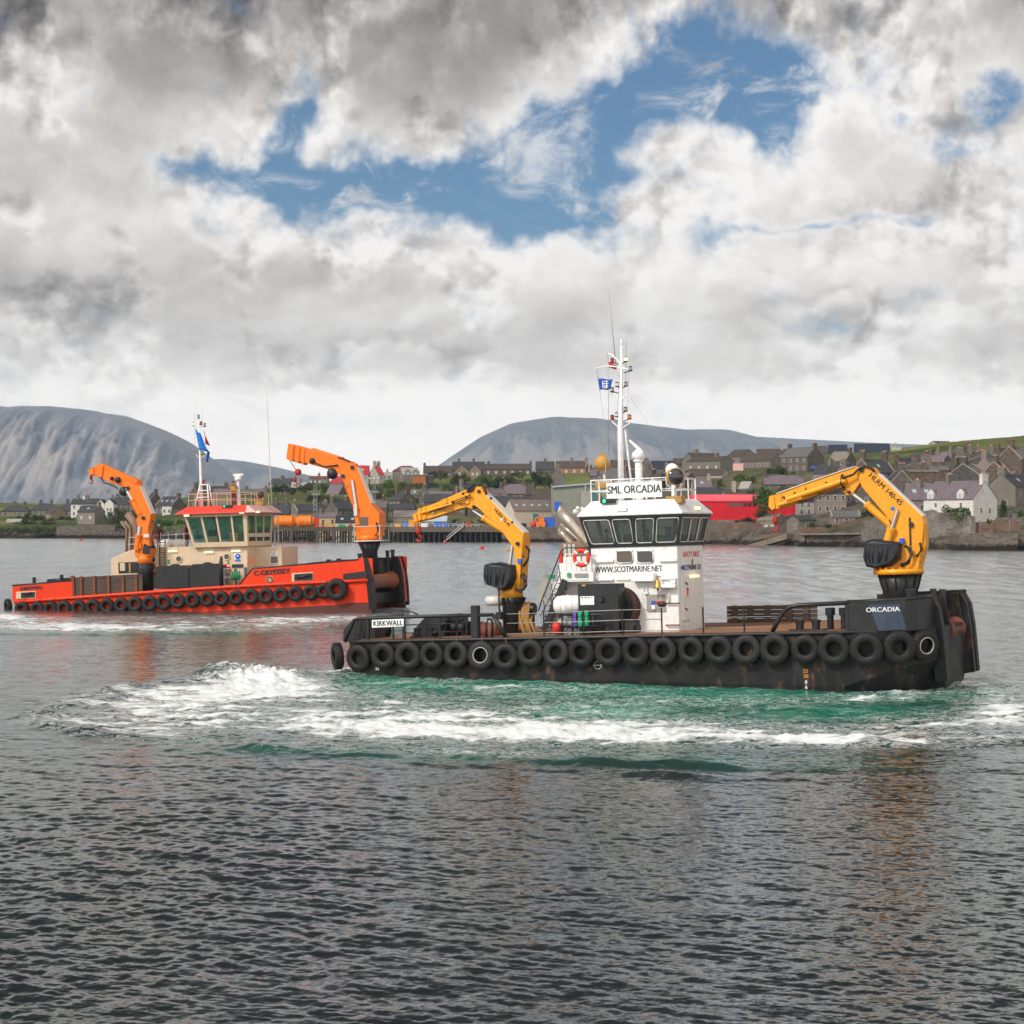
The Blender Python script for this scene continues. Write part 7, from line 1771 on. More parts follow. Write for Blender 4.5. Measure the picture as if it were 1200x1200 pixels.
H('cottage', 'low cottage with brown roof and an orange-tan gable', 'sr', 50, 60, 76, 900, 606.5, 602, 594.5, 'warm', 'brown', (), (1, 1), 1, dep=8)
H('house', 'narrow dark slate house squeezed behind the orange-tan gable', 's', 68, None, 86, 930, 607, 599, 589, 'grey', 'slate', (.5,), (2, 1), hip=True, pots='red')
H('villa', 'large white villa with dark slate roof and four chimneys on the shore road', 's', 83, None, 114, 900, 606, 591, 584.5, 'white', 'slate', (.18, .42, .55), (4, 2), pots='red', dep=10)
H('villa', 'white villa wing whose arched gable faces the water, nearer the chimneys', 'g', 113, None, 122.5, 896, 606, 591, 585.5, 'white', 'slate', (), (0, 0), 2, dep=9)
H('villa', 'white villa wing with the taller gable facing the water, next to the grey houses', 'g', 122.8, None, 133, 896, 606, 590, 584.5, 'white', 'slate', (.9,), (0, 0), 2, dep=9, pots='red')
H('house', 'brown stone house at the sea wall with a white bay window and one skylight', 'sr', 89, 111, 118.5, 852, 615.5, 600, 592.5, 'pink', 'slate', (0,), (2, 1), 0, dep=9, sky=1, pane='pane_light')
H('outhouse', 'low stone outhouse with light roof behind the grassy bank', 's', 7, None, 24, 870, 617, 612, 608.5, 'brown', 'light', (), (1, 1), dep=5)
H('house', 'dark grey house with wide slate roof next to the white villa gables', 's', 133, None, 152, 955, 604, 591, 583, 'grey', 'slate', (.15, .6), (3, 2), pots='red')
H('house', 'dark grey house partly behind the aft orange crane of the red boat', 'sr', 150, 163, 171, 950, 604, 590, 581.5, 'grey', 'slate', (0,), (2, 1), 1)
H('house', 'stone house with its sharp gable pointing at the hill foot behind the aft orange crane', 'sr', 168, 174, 188, 935, 606, 592, 577, 'brown', 'slate', (0,), (1, 1), 1, dep=12, pots='red')
H('house', 'stone house with a white-painted middle section and skylights above the green bank', 'sr', 179, 201, 216, 880, 607, 592.5, 582, 'grey', 'slate', (0,), (4, 1), 2, dep=9, sky=3, skew=True)
H('porch', 'white-painted house front set into the stone house above the green bank', 's', 190, None, 200.5, 876.5, 607, 593, 591.8, 'white', 'slate', (), (2, 1), dep=3, cat='house')
H('house', 'low stone house beside the red wheelhouse roof', 's', 200, None, 216, 868, 607.5, 602, 598.5, 'brown', 'brown', (), (2, 1), dep=5)
H('house', 'tall gabled stone house behind the mast of the red boat', 'sl', 219, 235, 268, 905, 604, 580, 569.5, 'brown', 'slate', (0, 1), (4, 2), 2, dep=9, pots='red')
H('house', 'purple-slated stone house behind the rail of the red wheelhouse roof', 's', 249, None, 271, 880, 604, 580, 573, 'warm', 'purple', (.95,), (3, 1))
H('house', 'low grey terraced house beside the searchlight of the red wheelhouse', 's', 281, None, 312, 940, 598, 577.5, 573, 'grey', 'grey', (.2, .95), (4, 1), pane='pane_light')
H('house', 'dark-roofed house high on the slope above the hut with a pale roof', 'sr', 313, 339, 347.5, 975, 573, 567, 560.5, 'harl', 'slate', (.55,), (4, 1), 0)
H('house', 'small light-roofed house with dark dormer next to the dark-roofed house on the slope', 's', 341, None, 358.5, 960, 575, 571.5, 565, 'harl', 'light', (.6,), (2, 1), dormers=(.5,))
H('hut', 'small stone hut with a pale roof at the edge of the dark trees', 's', 328, None, 336.5, 900, 579, 573.5, 571, 'warm', 'light', (), (1, 1), dep=4)
H('house', 'long flat-fronted grey house with brown-red roof edge on the skyline', 's', 362, None, 384, 1010, 568, 561, 558, 'harl', 'rustred', (.5,), (5, 1))
H('house', 'house with a bright red roof half hidden by the forward orange crane jib', 'hip' and 's', 386, None, 403, 960, 572, 566, 557, 'harl', 'red', (), (2, 1), hip=True)
H('house', 'purple-slated house on the slope below the bright red hipped roof', 'sr', 380, 396, 407, 870, 585, 580, 568.5, 'grey', 'purple', (), (3, 1), 1)
H('house', 'cream gabled house with red roof and tall chimneys on the skyline', 'sl', 431, 443.5, 450, 955, 566, 556, 546, 'pale', 'red', (0, 1), (1, 1), 4, dep=10, chh=2.2)
H('house', 'red-roofed wing of the cream skyline house, behind the crane elbow', 's', 417, None, 432, 962, 565, 556, 545.5, 'pale', 'red', (), (2, 1), dep=9, sky=1)
H('bungalow', 'low pale-roofed bungalow next to the cream house with red roof', 's', 447, None, 465, 1000, 563, 557.5, 553.5, 'pale', 'light', (.35,), (3, 1), cat='house')
H('house', 'house under a dull red-brown hipped roof on the skyline', 's', 460, None, 491, 980, 561, 552, 545.5, 'harl', 'rustred', (), (3, 1), hip=True)
H('house', 'light-roofed house with two dark dormers in front of the red-brown hipped roof', 'sl', 465.5, 472, 492, 955, 562, 556, 548, 'harl', 'light', (), (3, 1), 1, dormers=(.3, .75))
H('shed', 'orange timber shed with a flat dark roof above the green slope', 's', 484, None, 499, 915, 563, 557.5, 556.6, 'timber', 'grey', (), (0, 0), dep=6, cat='shed')
H('carport', 'flat grey lean-to beside the orange timber shed', 's', 499.5, None, 507.5, 916, 562, 557.8, 557, 'dark', 'grey', (), (0, 0), dep=5, cat='shed')
H('bungalow', 'long brown-roofed bungalow between the light dormer house and the twin gables', 's', 496, None, 530, 985, 560, 553.5, 546, 'brown', 'brown', (0,), (5, 1), cat='house')
H('house', 'dark-roofed house carrying the twin stone gables on the skyline', 's', 530, None, 567.5, 962, 560, 551, 541, 'brown', 'slate', (.2, .66), (0, 0), dep=10, pots='red')
H('house', 'stone house front with the first of the twin gables, light window', 'g', 533, None, 549, 958.5, 560, 552, 545, 'warm', 'slate', (), (0, 0), 2, dep=5, pane='pane_light')
H('house', 'stone house front with the second of the twin gables, toward the big bush', 'g', 549.5, None, 563.5, 958.5, 560, 552, 544.5, 'warm', 'slate', (), (0, 0), 2, dep=5, pane='pane_light')
H('house', 'long stone house with brown roof and chimneys at both ends on the skyline', 's', 568, None, 623, 985, 558.5, 550, 543.5, 'brown', 'brown', (.08, 1), (6, 1), pane='pane_light')
H('house', 'dark slate house joined to the brick terrace by a white skew', 's', 628, None, 650, 968, 562, 550, 540.8, 'grey', 'slate', (.5,), (0, 0))
H('house', 'red brick terrace with brown roof on the grassy crest', 'sr', 650, 686.5, 690, 958, 558, 548, 540.2, 'brick', 'brown', (.5, 0), (4, 1), 0, skew=True, pane='pane_light')
H('house', 'tall narrow stone house with a big chimney beside the grey-green shed', 'g', 643.5, None, 662, 850, 578, 559, 550, 'harl', 'slate', (0,), (0, 0), 1, dep=8, chw=2.2, chh=1.6)
H('house', 'slate-roofed house with pale gabled ends beside the orange tanks', 'sl', 337, 349, 386, 760, 612, 599.5, 591, 'harl', 'slate', (0, .62, 1), (4, 1), 2, dep=9, skew=True)
H('house', 'dark slate house at the landward end of the timber pier', 's', 318, None, 338, 745, 612, 602, 590, 'grey', 'slate', (.2, .8), (2, 1))
H('house', 'yellow house with purple-grey roof and a cream chimney behind the pier', 's', 373, None, 394.5, 718, 617.5, 606.5, 601, 'yellow', 'purple', (0,), (2, 1), dep=7, chh=1.0)
H('house', 'cream cottage with black slate roof and two white skylights behind the pier', 's', 393, None, 420, 708, 617, 612.5, 604.8, 'cream', 'black', (), (0, 0), sky=2, dep=8)
H('house', 'stone house with a mossy hipped roof above the cream cottage', 's', 391, None, 418, 770, 612, 603, 591, 'brown', 'stone', (), (2, 1), hip=True, dormers=())
H('house', 'stone house with slate roof against the forward crane column of the red boat', 's', 434, None, 453, 722, 614, 595, 586, 'brown', 'grey', (.75,), (2, 1))
H('house', 'dark slate roofed house between two stone ones near the quay', 's', 452, None, 486, 745, 612, 597, 591, 'dark', 'slate', (.86,), (3, 1))
H('store', 'long brown stone store with flat mossy roof on the quay', 's', 461, None, 492, 705, 615, 606, 598.5, 'warm', 'stone', (), (2, 1), dep=8)
H('hut', 'grey hut with three white roof lights among the bushes', 's', 474, None, 490, 850, 584, 579.5, 574, 'grey', 'grey', (), (0, 0), dep=5, sky=2, cat='house')
H('house', 'tall stone house with a tan door panel at the purple-roofed row', 'sl', 490, 503, 517, 800, 604, 582, 572, 'grey', 'grey', (0,), (1, 2), 3, dep=8)
H('house', 'long purple-slated house behind the jib of the aft amber crane', 's', 503, None, 536, 790, 606, 587, 576, 'pink', 'purple', (1,), (4, 1))
H('house', 'stone house with dark upper windows below the amber jib, above the quay bushes', 's', 520, None, 560, 770, 612, 597, 590, 'grey', 'slate', (.5,), (4, 1))
H('market_hall', 'low hall with pale blue sheet roof among the crates on the quay', 's', 493, None, 523.5, 690, 616, 611, 605, 'pale', 'sheet', (), (4, 1), dep=10, cat='hall')
H('house', 'brown-roofed stone row with chimneys at both ends behind the white warehouse', 's', 585, None, 628, 790, 590, 580, 570.5, 'grey', 'brown', (.04, .92), (3, 1), dormers=(.2,))
H('house', 'dark slate house between the white warehouse and the brown-roofed row', 's', 581, None, 627, 742, 604, 592, 582, 'grey', 'slate', (.1, .95), (3, 1))
H('house', 'brown-roofed house close against the grey-green shed', 's', 627, None, 649, 772, 600, 586, 573, 'grey', 'brown', (.9,), (2, 1))
wh_ = H('warehouse', 'whitewashed stone warehouse with rust-brown roof, five roof lights and a teal door', 'sl', 590.5, 602.5, 650, 690, 616, 598.5, 586, 'cream', 'rust', (), (0, 0), 1, dep=11, sky=5, cat='warehouse')
p_ = wpt(618, 612.5, 689.8) ; q_ = wpt(631, 602, 689.8)
k = MB(); k.box((p_.x, 692.2, p_.z - .6), (q_.x, 692.34, q_.z)); dd_ = k.build('teal_door', M['door_teal']); dd_.parent = wh_; dd_.matrix_parent_inverse = Matrix.Translation(-wh_.location); dd_.name = 'door'
gs = empty('industrial_shed', wpt(648, 613, 668)); tag(gs, 'large grey-green clad shed with pale blue eaves behind the exhausts of the black boat', 'shed')
g0 = gs.location
def gb(px0, py0, px1, py1, D0, D1, name, mt, par=gs):
    a, b_ = wpt(px0, py1, D0), wpt(px1, py0, D0)
    o = MB().box((a.x, D0, a.z), (b_.x, D1, b_.z)); o.v = [tuple(Vector(v_) - g0) for v_ in o.v]
    return o.build(name, mt, par)
k = MB(); a, b_, c_, d_ = wpt(648, 603, 668), wpt(648, 571, 668), wpt(690, 567.5, 668), wpt(722, 571, 668); e_ = wpt(722, 603, 668)
k.loft([[Vector((p_.x, yy, p_.z)) - g0 for p_ in (a, e_, d_, c_, b_)] for yy in (668, 700)]); k.build('cladding', T['green'], gs)
gb(648.2, 602.8, 722, 618, 667.7, 699, 'base_wall', T['pink']); gb(681, 575.5, 700, 598, 665.6, 667.9, 'side_box', T['pale']); gb(692, 577, 698.5, 594, 665.35, 665.55, 'shutter', M['door_teal']); gb(650, 588, 657, 598, 667.6, 667.95, 'window', M['signblue'])
k = MB()
for a, b_ in ((wpt(646.5, 570.6, 667.6), wpt(690, 567, 667.6)), (wpt(690, 567, 667.6), wpt(723, 570.6, 667.6))): k.bar(a - g0, b_ - g0, .5, .5)
k.bar(wpt(686, 568, 667.5) - g0, wpt(686, 575, 667.5) - g0, .35, .35); k.build('eaves_flashing', RF['sheet'], gs)
H('house', 'brown-roofed house with light wall seen between the mast and the radar post', 's', 716, None, 752, 905, 557, 548, 539, 'pale', 'brown', (.4,), (4, 1))
H('house', 'grey gable with dark barge boards beside the radar post', 'g', 751, None, 765, 895, 558, 546, 536.5, 'harl', 'brown', (), (0, 0), 2, dep=9)
H('house', 'low dark-roofed house behind the searchlight of the white wheelhouse', 's', 764, None, 791, 925, 557, 549.5, 540, 'harl', 'navy', (), (3, 1))
H('house', 'small brown house at the end of the grey terrace', 's', 790, None, 802, 935, 556, 543.5, 537, 'brown', 'brown', (), (1, 1))
H('house', 'grey gabled end house of the terrace above the red shed', 'sl', 801, 813, 846, 865, 556, 540, 530.5, 'harl', 'brown', (.3,), (3, 1), 1, dep=9)
H('house', 'lower grey terrace house with chimney stubs in front of the first terrace roof', 'sr', 808, 844, 862, 850, 558, 540, 534.5, 'harl', 'brown', (.3,), (4, 1), 0, dep=9, pane='pane_light')
H('house', 'grey house with a broad gable rising behind the terrace', 'sr', 853, 868, 890, 905, 552, 535, 526.5, 'harl', 'brown', (), (2, 1), 1, dep=10)
H('house', 'grey house with low gable and a brown roof beside the garden wall', 'sr', 871, 903, 919.5, 862, 552, 540, 531, 'harl', 'brown', (), (4, 1), 0, dep=9)
H('house', 'brown-roofed house behind the big harled stone house', 's', 888, None, 925, 905, 548, 533, 526, 'pale', 'brown', (.8,), (3, 1))
for k_, (x0, xc, x1) in enumerate(((805, 817, 825), (815, 829, 839), (828, 846, 858))):
    H('garage', ('low gabled garage, the one next to the searchlight, above the red shed', 'low gabled garage in the middle of the three above the red shed', 'low gabled garage with pale gable, the last of three above the red shed')[k_], 'sr', x0, xc, x1, 800 - k_ * 3, 562, 557, 549.3, 'pale' if k_ == 2 else 'harl', 'brown', (), (0, 0), 0, dep=8, cat='garage')
H('house', 'big old stone house with a pale harled gable on the green rise', 'sr', 919, 946, 968.5, 800, 553, 535, 523.5, 'grey', 'grey', (1, 0), (4, 2), 0, dep=10, chw=2.0)
H('house', 'brown-roofed house with a pale gable behind the big harled house', 'sr', 957, 968, 973, 885, 545, 532, 522.5, 'pale', 'brown', (), (2, 1), 1)
H('hall', 'long blue-black roofed hall on the skyline next to the brown roof', 'sr', 971, 993, 997, 890, 541, 531, 521, 'sky' and 'pale', 'navy', (), (0, 0), dep=10, cat='hall')
H('hall', 'larger blue-black roofed hall on the skyline with a pale end gable', 'sr', 1002, 1042, 1047.5, 885, 537, 530, 519.5, 'pale', 'navy', (), (3, 1), 0, dep=10, cat='hall')
H('house', 'small light-roofed house at the foot of the grass hill crest', 's', 1046, None, 1057, 910, 534, 529, 523.5, 'pale', 'light', (.5,), (1, 1))
H('barn', 'dark low roof peeping over the crest of the grass hill', 'sl', 1092, 1098, 1118, 1040, 524, 519.5, 516.8, 'pale', 'slate', (), (0, 0), dep=8, cat='barn')
H('house', 'old stone building with grey flagged roof and a rubble gable', 'sr', 973, 991, 1007, 785, 550, 540, 529, 'brown', 'stone', (0,), (2, 1), 0, dep=9)
H('house', 'tall stone house with dark slate roof and a skylight behind the amber boom', 'sl', 1003, 1021, 1053, 645, 607, 553.5, 538, 'brown', 'slate', (0, 1), (4, 3), 0, dep=9, chw=2.4, chh=2.6, sky=1, skew=True)
H('house', 'grey-pink harled house with tall dark windows under the amber jib', 's', 957, None, 992, 600, 603, 578, 572, 'pink', 'slate', (), (4, 2), dep=8)
H('house', 'pale stone house with dark windows and a slate lean-to beside the red shed', 's', 936, None, 959, 604, 604, 588, 583, 'pale', 'slate', (), (3, 2), dep=7)
H('house', 'rubble gable house with a massive chimney and stone skews by the amber boom', 'g', 1042, None, 1072, 602, 603, 568, 552, 'grey', 'slate', (0,), (0, 0), 2, dep=11, chw=2.4, chh=2.2, skew=True)
H('house', 'dark slate house behind the massive rubble chimney', 's', 1052, None, 1078, 690, 570, 550, 537, 'brown', 'black', (.05, .75), (2, 1), chw=2.8, chh=1.2, pots='red')
H('house', 'grey block house with flat coping and a low pent chimney', 's', 1066, None, 1101, 622, 575, 553, 551, 'brown', 'stone', (.55,), (0, 0), dep=7, chw=1.6, chh=2.4)
H('house', 'brown stone house with tan pots just above the purple roofs', 's', 1090, None, 1112, 640, 575, 551, 545.5, 'brown', 'grey', (.3, .8), (0, 0), dep=6, chh=1.3)
H('house', 'brown-walled cottage with purple slate roof and two roof lights joined to the white house', 's', 1065, None, 1096, 524, 606, 585.5, 566.5, 'pink', 'purple', (.45,), (3, 1), dep=9, sky=2, chw=3.6, chh=.9, winh=1.0)
H('house', 'white harled house with purple slate roof, two dormers and a tall gable', 'sr', 1095, 1140.5, 1174.5, 502, 615, 584.5, 563.5, 'white', 'purple', (.70, 0), (2, 2), 2, dep=9, dormers=(.86, .26), sky=0, chw=2.2, chh=1.8, winh=1.0, winw=.8)
H('house', 'purple-slated house with grey gable under the grass slope', 'sr', 1097, 1113, 1123, 722, 558, 544, 530, 'harl', 'purple', (1, 0), (2, 1), 0, dep=8, chh=1.6)
H('house', 'blackened stone gable house with a dark stack behind the white house', 'sl', 1116, 1148, 1164, 600, 580, 557, 543.5, 'dark', 'grey', (0,), (1, 1), 2, dep=11, chw=2.0, chh=2.0, skew=True)
H('house', 'blue-slated house with three stacks behind the blackened gable', 's', 1138, None, 1166, 690, 560, 541.5, 530, 'harl', 'slate', (.05, .4, .95), (3, 1), chh=2.4)
H('house', 'grey house with pale stack between the purple roof and the blackened gable', 'g', 1119, None, 1131, 668, 562, 541, 531, 'harl', 'slate', (0,), (0, 0), 0, dep=9, chw=2.2, chh=1.6)
H('house', 'brown rubble house with white chimney side below the tallest stone gable', 'sl', 1159, 1178, 1186, 590, 580, 555, 541, 'brown', 'brown', (0,), (0, 0), 1, dep=9, chw=2.2, chh=1.8, skew=True)
H('house', 'tallest dark stone gable with a broad stack at the town edge, blue-grey roof', 'sl', 1176, 1197, 1225, 640, 575, 538, 523, 'brown', 'grey', (0,), (2, 1), 1, dep=10, chw=2.8, chh=2.2, skew=True, pots='red')
H('house', 'grey harled house with a black stack and dark slate roof behind the white house', 'sl', 1162, 1190, 1222, 545, 612, 570, 555, 'harl', 'slate', (0,), (2, 2), 2, dep=9, chw=2.2, chh=1.7, sky=1)
H('house', 'stone outbuilding with grey roof at the edge of the town by the garden wall', 's', 1190, None, 1225, 505, 624, 611, 603, 'grey', 'grey', (), (2, 1), dep=8)
H('house', 'small house with grey stack and pale roof on the slope under the tallest stone gable', 's', 1150, None, 1176, 740, 548, 534, 528, 'pale', 'grey', (.85,), (2, 1), chh=1.6)
H('house', 'stone house with dark windows half behind the amber boom near the jetty', 's', 990, None, 1042, 606, 606, 566, 556, 'grey', 'slate', (.5,), (5, 3), dep=8)
H('house', 'purple-slated house with a large orange-rimmed ridge above the red shed', 's', 896, None, 942, 705, 580, 567.5, 557.5, 'grey', 'purple', (0, 1), (4, 1), chw=2.2, chh=1.8, pots='red')
H('house', 'small house with purple roof light behind the amber searchlight', 's', 812, None, 834, 690, 582, 571, 561, 'pale', 'purple', (.9,), (1, 1), sky=1, pane='pane_light')
H('house', 'dark-roofed house with a red-potted stone stack behind the red shed end', 's', 818, None, 848, 660, 590, 579.5, 571.5, 'brown', 'slate', (.72,), (0, 0), chw=2.6, chh=2.8, pots='red')
H('house', 'house with a broad white chimney base above the middle of the red shed', 's', 849, None, 876, 650, 590, 579.5, 574.5, 'pale', 'brown', (.45,), (0, 0), chw=4.0, chh=3.0, pots='red', dep=7)
H('house', 'light grey gabled house among the bushes above the red shed', 'sr', 866, 877, 887, 690, 582, 572.5, 564.5, 'pale', 'light', (), (1, 1), 0, dep=7)
rs_ = empty('red_shed', wpt(812, 611, 612)); tag(rs_, 'long bright red boat shed with rounded, pink-highlighted roof and a row of small windows', 'shed')
g0 = rs_.location
def pr(px, py, D): return wpt(px, py, D) - g0
xa, xb = pr(813, 611, 612).x, pr(937, 611, 612).x; zb_ = pr(813, 609.2, 612).z; ze = pr(813, 587, 612).z; zt_ = pr(813, 579.2, 612).z
k = MB(); dW = 14.0
prof_ = [(0, zb_), (dW, zb_), (dW, ze), (0, ze)]
k.loft([[Vector((x, y, z)) for y, z in prof_] for x in (xa, xb)]); k.build('wall', T['red'], rs_)
k = MB(); arc = [(-.25, ze - .15)] + [(-.25 + 2.6 * (1 - math.cos(a_)), ze + (zt_ - ze) * math.sin(a_)) for a_ in np.linspace(.05, math.pi / 2, 8)] + [(dW - 2.4 + 2.6 * math.sin(a_), ze + (zt_ - ze) * math.cos(a_)) for a_ in np.linspace(0, math.pi / 2, 8)]
k.loft([[Vector((x, y, z)) for y, z in arc] for x in (xa - .2, xb + .2)], s=False); k.build('roof', RF['redsheet'], rs_)
for px in (856, 861.5, 867, 873, 878.5, 884):
    a = pr(px, 591.5, 612); k = MB(); k.box((a.x - .55, -.06, a.z - .55), (a.x + .55, -.01, a.z + .55)); k.build('window', M['pane'], rs_)
a = pr(829, 596, 612); k = MB(); k.box((a.x - .6, -.06, a.z - .9), (a.x + .6, -.01, a.z + .8)); k.build('window', M['pane'], rs_)
k = MB(); k.box((xa - .05, -.4, -6), (xb, 13.5, zb_ - .02)); k.build('plinth', T['concrete'], rs_)
H('boathouse', 'low rubble boathouse with tan roof and white windows at the top of the slipway', 'sr', 889, 908, 926, 592, 629, 610, 602, 'warm', 'stone', (), (3, 1), 2, dep=8, pane='pane_light', cat='boathouse')
H('shed', 'grey block shed with slate-blue roof at the head of the slipway', 'sl', 925, 936, 958, 568, 626, 609.5, 604.5, 'harl', 'slate', (), (1, 1), 1, dep=6, cat='shed')
H('cottage', 'small stone cottage with grey slate roof behind the jetty', 's', 975, None, 1008, 566, 615, 606, 599, 'warm', 'grey', (), (3, 1), dep=6, skew=True)
random.seed(31)
for px, D in ((703, 850), (722, 830), (742, 815), (764, 800), (786, 775), (800, 735), (716, 770), (745, 750), (772, 740), (970, 690), (998, 695), (1086, 705), (1102, 690), (1114, 645), (1136, 730), (1152, 670), (1180, 705), (1166, 640), (1088, 660), (1072, 645), (1012, 650),
              (515, 745), (542, 742), (562, 738), (577, 765), (603, 775), (396, 742), (471, 775), (430, 735), (548, 790)):
    z_ = float(land_z(np.array([px]), np.array([D]))[0]); yb_ = HOR - (z_ - EYE) * FPX / D; m_ = FPX / D
    w_ = random.uniform(8, 12) * m_; h_ = random.uniform(3.6, 5.2) * m_; r_ = random.uniform(2.6, 3.6) * m_; t_ = random.choice(['s', 'sr', 'sl', 'g', 'sr'])
    gw_ = random.uniform(4.5, 6.0) * m_; xc_ = px + w_ / 2 - gw_ if t_ == 'sr' else px - w_ / 2 + gw_
    house('house', 'small stone house among the lesser ones packed tightly on the town slope', t_, px - w_ / 2, None if t_ in 'sg' else xc_, px + w_ / 2, D, yb_, yb_ - h_, yb_ - h_ - r_, random.choice(['grey', 'brown', 'harl', 'grey', 'pink', 'dark']), random.choice(['slate', 'slate', 'grey', 'brown', 'purple']), random.choice([(0,), (0, 1), (1,)]), (random.choice([2, 3]), 1), 1 if t_ != 's' else 0, group='lesser houses on the town slope', pots=random.choice(['tan', 'red']))
# ================================================================== sea walls, quays, pier
def wall_run(name, label, pts, D, mt, thick=1.2, cat='wall', top=None, sink=2.5):
    """stone wall along the shore: pts = [(px, py_top)], its foot below the water"""
    P = [wpt(px, py, (Dd if Dd else D) - (6 if px > 822 and cat == 'wall' and name == 'sea_wall' else 0)) for px, py, Dd in [(p_ + (None,))[:3] for p_ in pts]]
    c = P[0].copy(); c.z = 0; k = MB()
    fine = []
    for a, b in zip(P, P[1:]):
        n = max(2, int((b - a).length / 4))
        for i in range(n): q_ = a.lerp(b, i / n); q_.z += random.uniform(-.12, .12); fine.append(q_)
    fine.append(P[-1])
    secs = [[Vector((p_.x, p_.y - .25, -sink)), Vector((p_.x, p_.y + thick, -sink)), Vector((p_.x, p_.y + thick, p_.z)), Vector((p_.x, p_.y, p_.z))] for p_ in fine]
    k.loft([[q_ - c for q_ in s_] for s_ in secs])
    o = k.build(name, mt); o.location = c
    return tag(o, label, cat, kind='thing')
def seawall_mat(name, a, b, c, weed=1.1):
    m, g, p, out = new_mat(name)
    geo = g.n.new('ShaderNodeNewGeometry'); co = geo.outputs['Position']
    z = g.sep(co)[2]
    v = g.sep(g.voronoi(g.vmul(co, (1.0, 1.0, 1.7)), 1.1, out='Color'))[0]; n = g.noise(co, 0.22, 6, 0.68); n2 = g.noise(co, 0.9, 6, 0.65)
    col = g.mix(v, a, b); col = g.mix(g.smooth(n, 0.45, 0.62), col, c)
    zz = g.add(z, g.mul(g.sub(n2, 0.5), 2.4))
    col = g.mix(g.smooth(zz, weed + .6, weed - .3), col, (0.018, 0.015, 0.011))
    g.l.new(col, p.inputs['Base Color']); p.inputs['Roughness'].default_value = 0.9; p.inputs['Specular IOR Level'].default_value = .2
    g.l.new(g.bump(g.add(v, n2), 0.8, 0.3), p.inputs['Normal'])
    return m
SW = seawall_mat('rubble_sea_wall', (0.10, 0.082, 0.066), (0.20, 0.165, 0.135), (0.13, 0.105, 0.085))
SWR = seawall_mat('reddish_rubble_wall', (0.13, 0.082, 0.058), (0.22, 0.145, 0.105), (0.15, 0.105, 0.08), 1.6)
SWG = seawall_mat('grey_rubble_wall', (0.15, 0.135, 0.118), (0.26, 0.235, 0.20), (0.12, 0.10, 0.085), 1.0)
QC = seawall_mat('quay_concrete', (0.15, 0.12, 0.095), (0.19, 0.155, 0.12), (0.10, 0.08, 0.062), 0.9)
random.seed(9)
wall_run('sea_wall', 'long rubble sea wall below the brown stone house and the white villa', [(66, 616.5), (100, 615), (135, 614.8), (160, 615.5)], 826, SW)
wall_run('garden_wall', 'low garden wall running behind the grassy bank on the far shore', [(8, 613.5), (40, 612.5), (66, 613), (95, 612)], 862, SW)
wall_run('sea_wall', 'sea wall with dark foot beneath the red shed end', [(826, 611.5), (850, 611.5), (851, 613)], 603, QC)
wall_run('sea_wall', 'reddish rubble wall with black weed below the red shed', [(851, 613.5), (870, 611.5), (891, 613)], 600, SWR)
wall_run('sea_wall', 'rough rubble foreshore wall under the boathouse and block shed', [(889, 627, 586), (925, 624, 570), (945, 622, 562)], None, SWR)
wall_run('garden_wall', 'red sandstone garden wall between the block shed and the cottage', [(936, 617.5), (975, 617), (1002, 617.5)], 560, SWR)
wall_run('garden_wall', 'brown wall sloping up behind the jetty under the amber boom', [(985, 612), (1020, 606), (1046, 604)], 556, SWR)
wall_run('sea_wall', 'high rubble wall beside the amber crane, patched and dark at its foot', [(1010, 612, 530), (1045, 602, 500), (1086, 598.5, 494), (1092, 597, 492), (1100, 600, 491), (1128, 600, 490), (1143, 606, 489)], None, SWG)
wall_run('sea_wall', 'squat harbour-side bulwark with flat top and fence posts by the white house', [(1124, 625, 464), (1160, 624.8, 462), (1193, 624.8, 460)], None, SW, thick=9)
wall_run('garden_wall', 'garden wall at the foot of the white house gable', [(1135, 612), (1175, 611.5), (1196, 611)], 484, SWR)
wall_run('sea_wall', 'low weed-covered wall at the town end past the bulwark', [(1190, 630, 463), (1215, 628, 461), (1290, 626, 458)], None, SW, thick=4)
wall_run('garden_wall', 'coped wall in front of the grey harled house next to the white house', [(1168, 607), (1185, 606), (1215, 605)], 492, SW)
def ramp(name, label, a, b, w, mt, cat='slipway', th=1.5):
    A_, B_ = Vector(a), Vector(b); c = A_.copy(); d_ = (B_ - A_); n = Vector((-d_.y, d_.x, 0)).normalized() * w
    k = MB(); k.loft([[q_ - c, q_ + n - c, q_ + n - c - Vector((0, 0, th)), q_ - c - Vector((0, 0, th))] for q_ in (A_, B_)]); o = k.build(name, mt); o.location = c
    return tag(o, label, cat)
ramp('slipway', 'pale concrete slipway slanting down to the water beneath the hanging red hook', wpt(877, 638, 566), wpt(922, 625.5, 556), 3.0, T['concrete'])
ramp('slipway', 'dark weedy slipway lying behind the pale concrete one', wpt(872, 637.5, 578), wpt(916, 625, 572), 3.0, SWR)
jt = empty('jetty', wpt(938, 641, 536)); tag(jt, 'stone jetty with square piers and dark recesses below the amber jib', 'jetty'); g0 = jt.location
k = MB(); a, b_ = wpt(938, 625, 536) - g0, wpt(1027, 624, 528) - g0
k.loft([[q_, q_ + Vector((0, 5, 0)), q_ + Vector((0, 5, -.5)), q_ + Vector((0, 0, -.5))] for q_ in (a, b_)]); k.build('coping', T['concrete'], jt)
for px0, px1 in ((938.5, 943), (957.5, 967)):
    p0, p1 = wpt(px0, 642, 536.2) - g0, wpt(px1, 626.5, 536.2) - g0; MB().box((p0.x, .2, -2), (p1.x, 3, p1.z)).build('pier', SWG, jt)
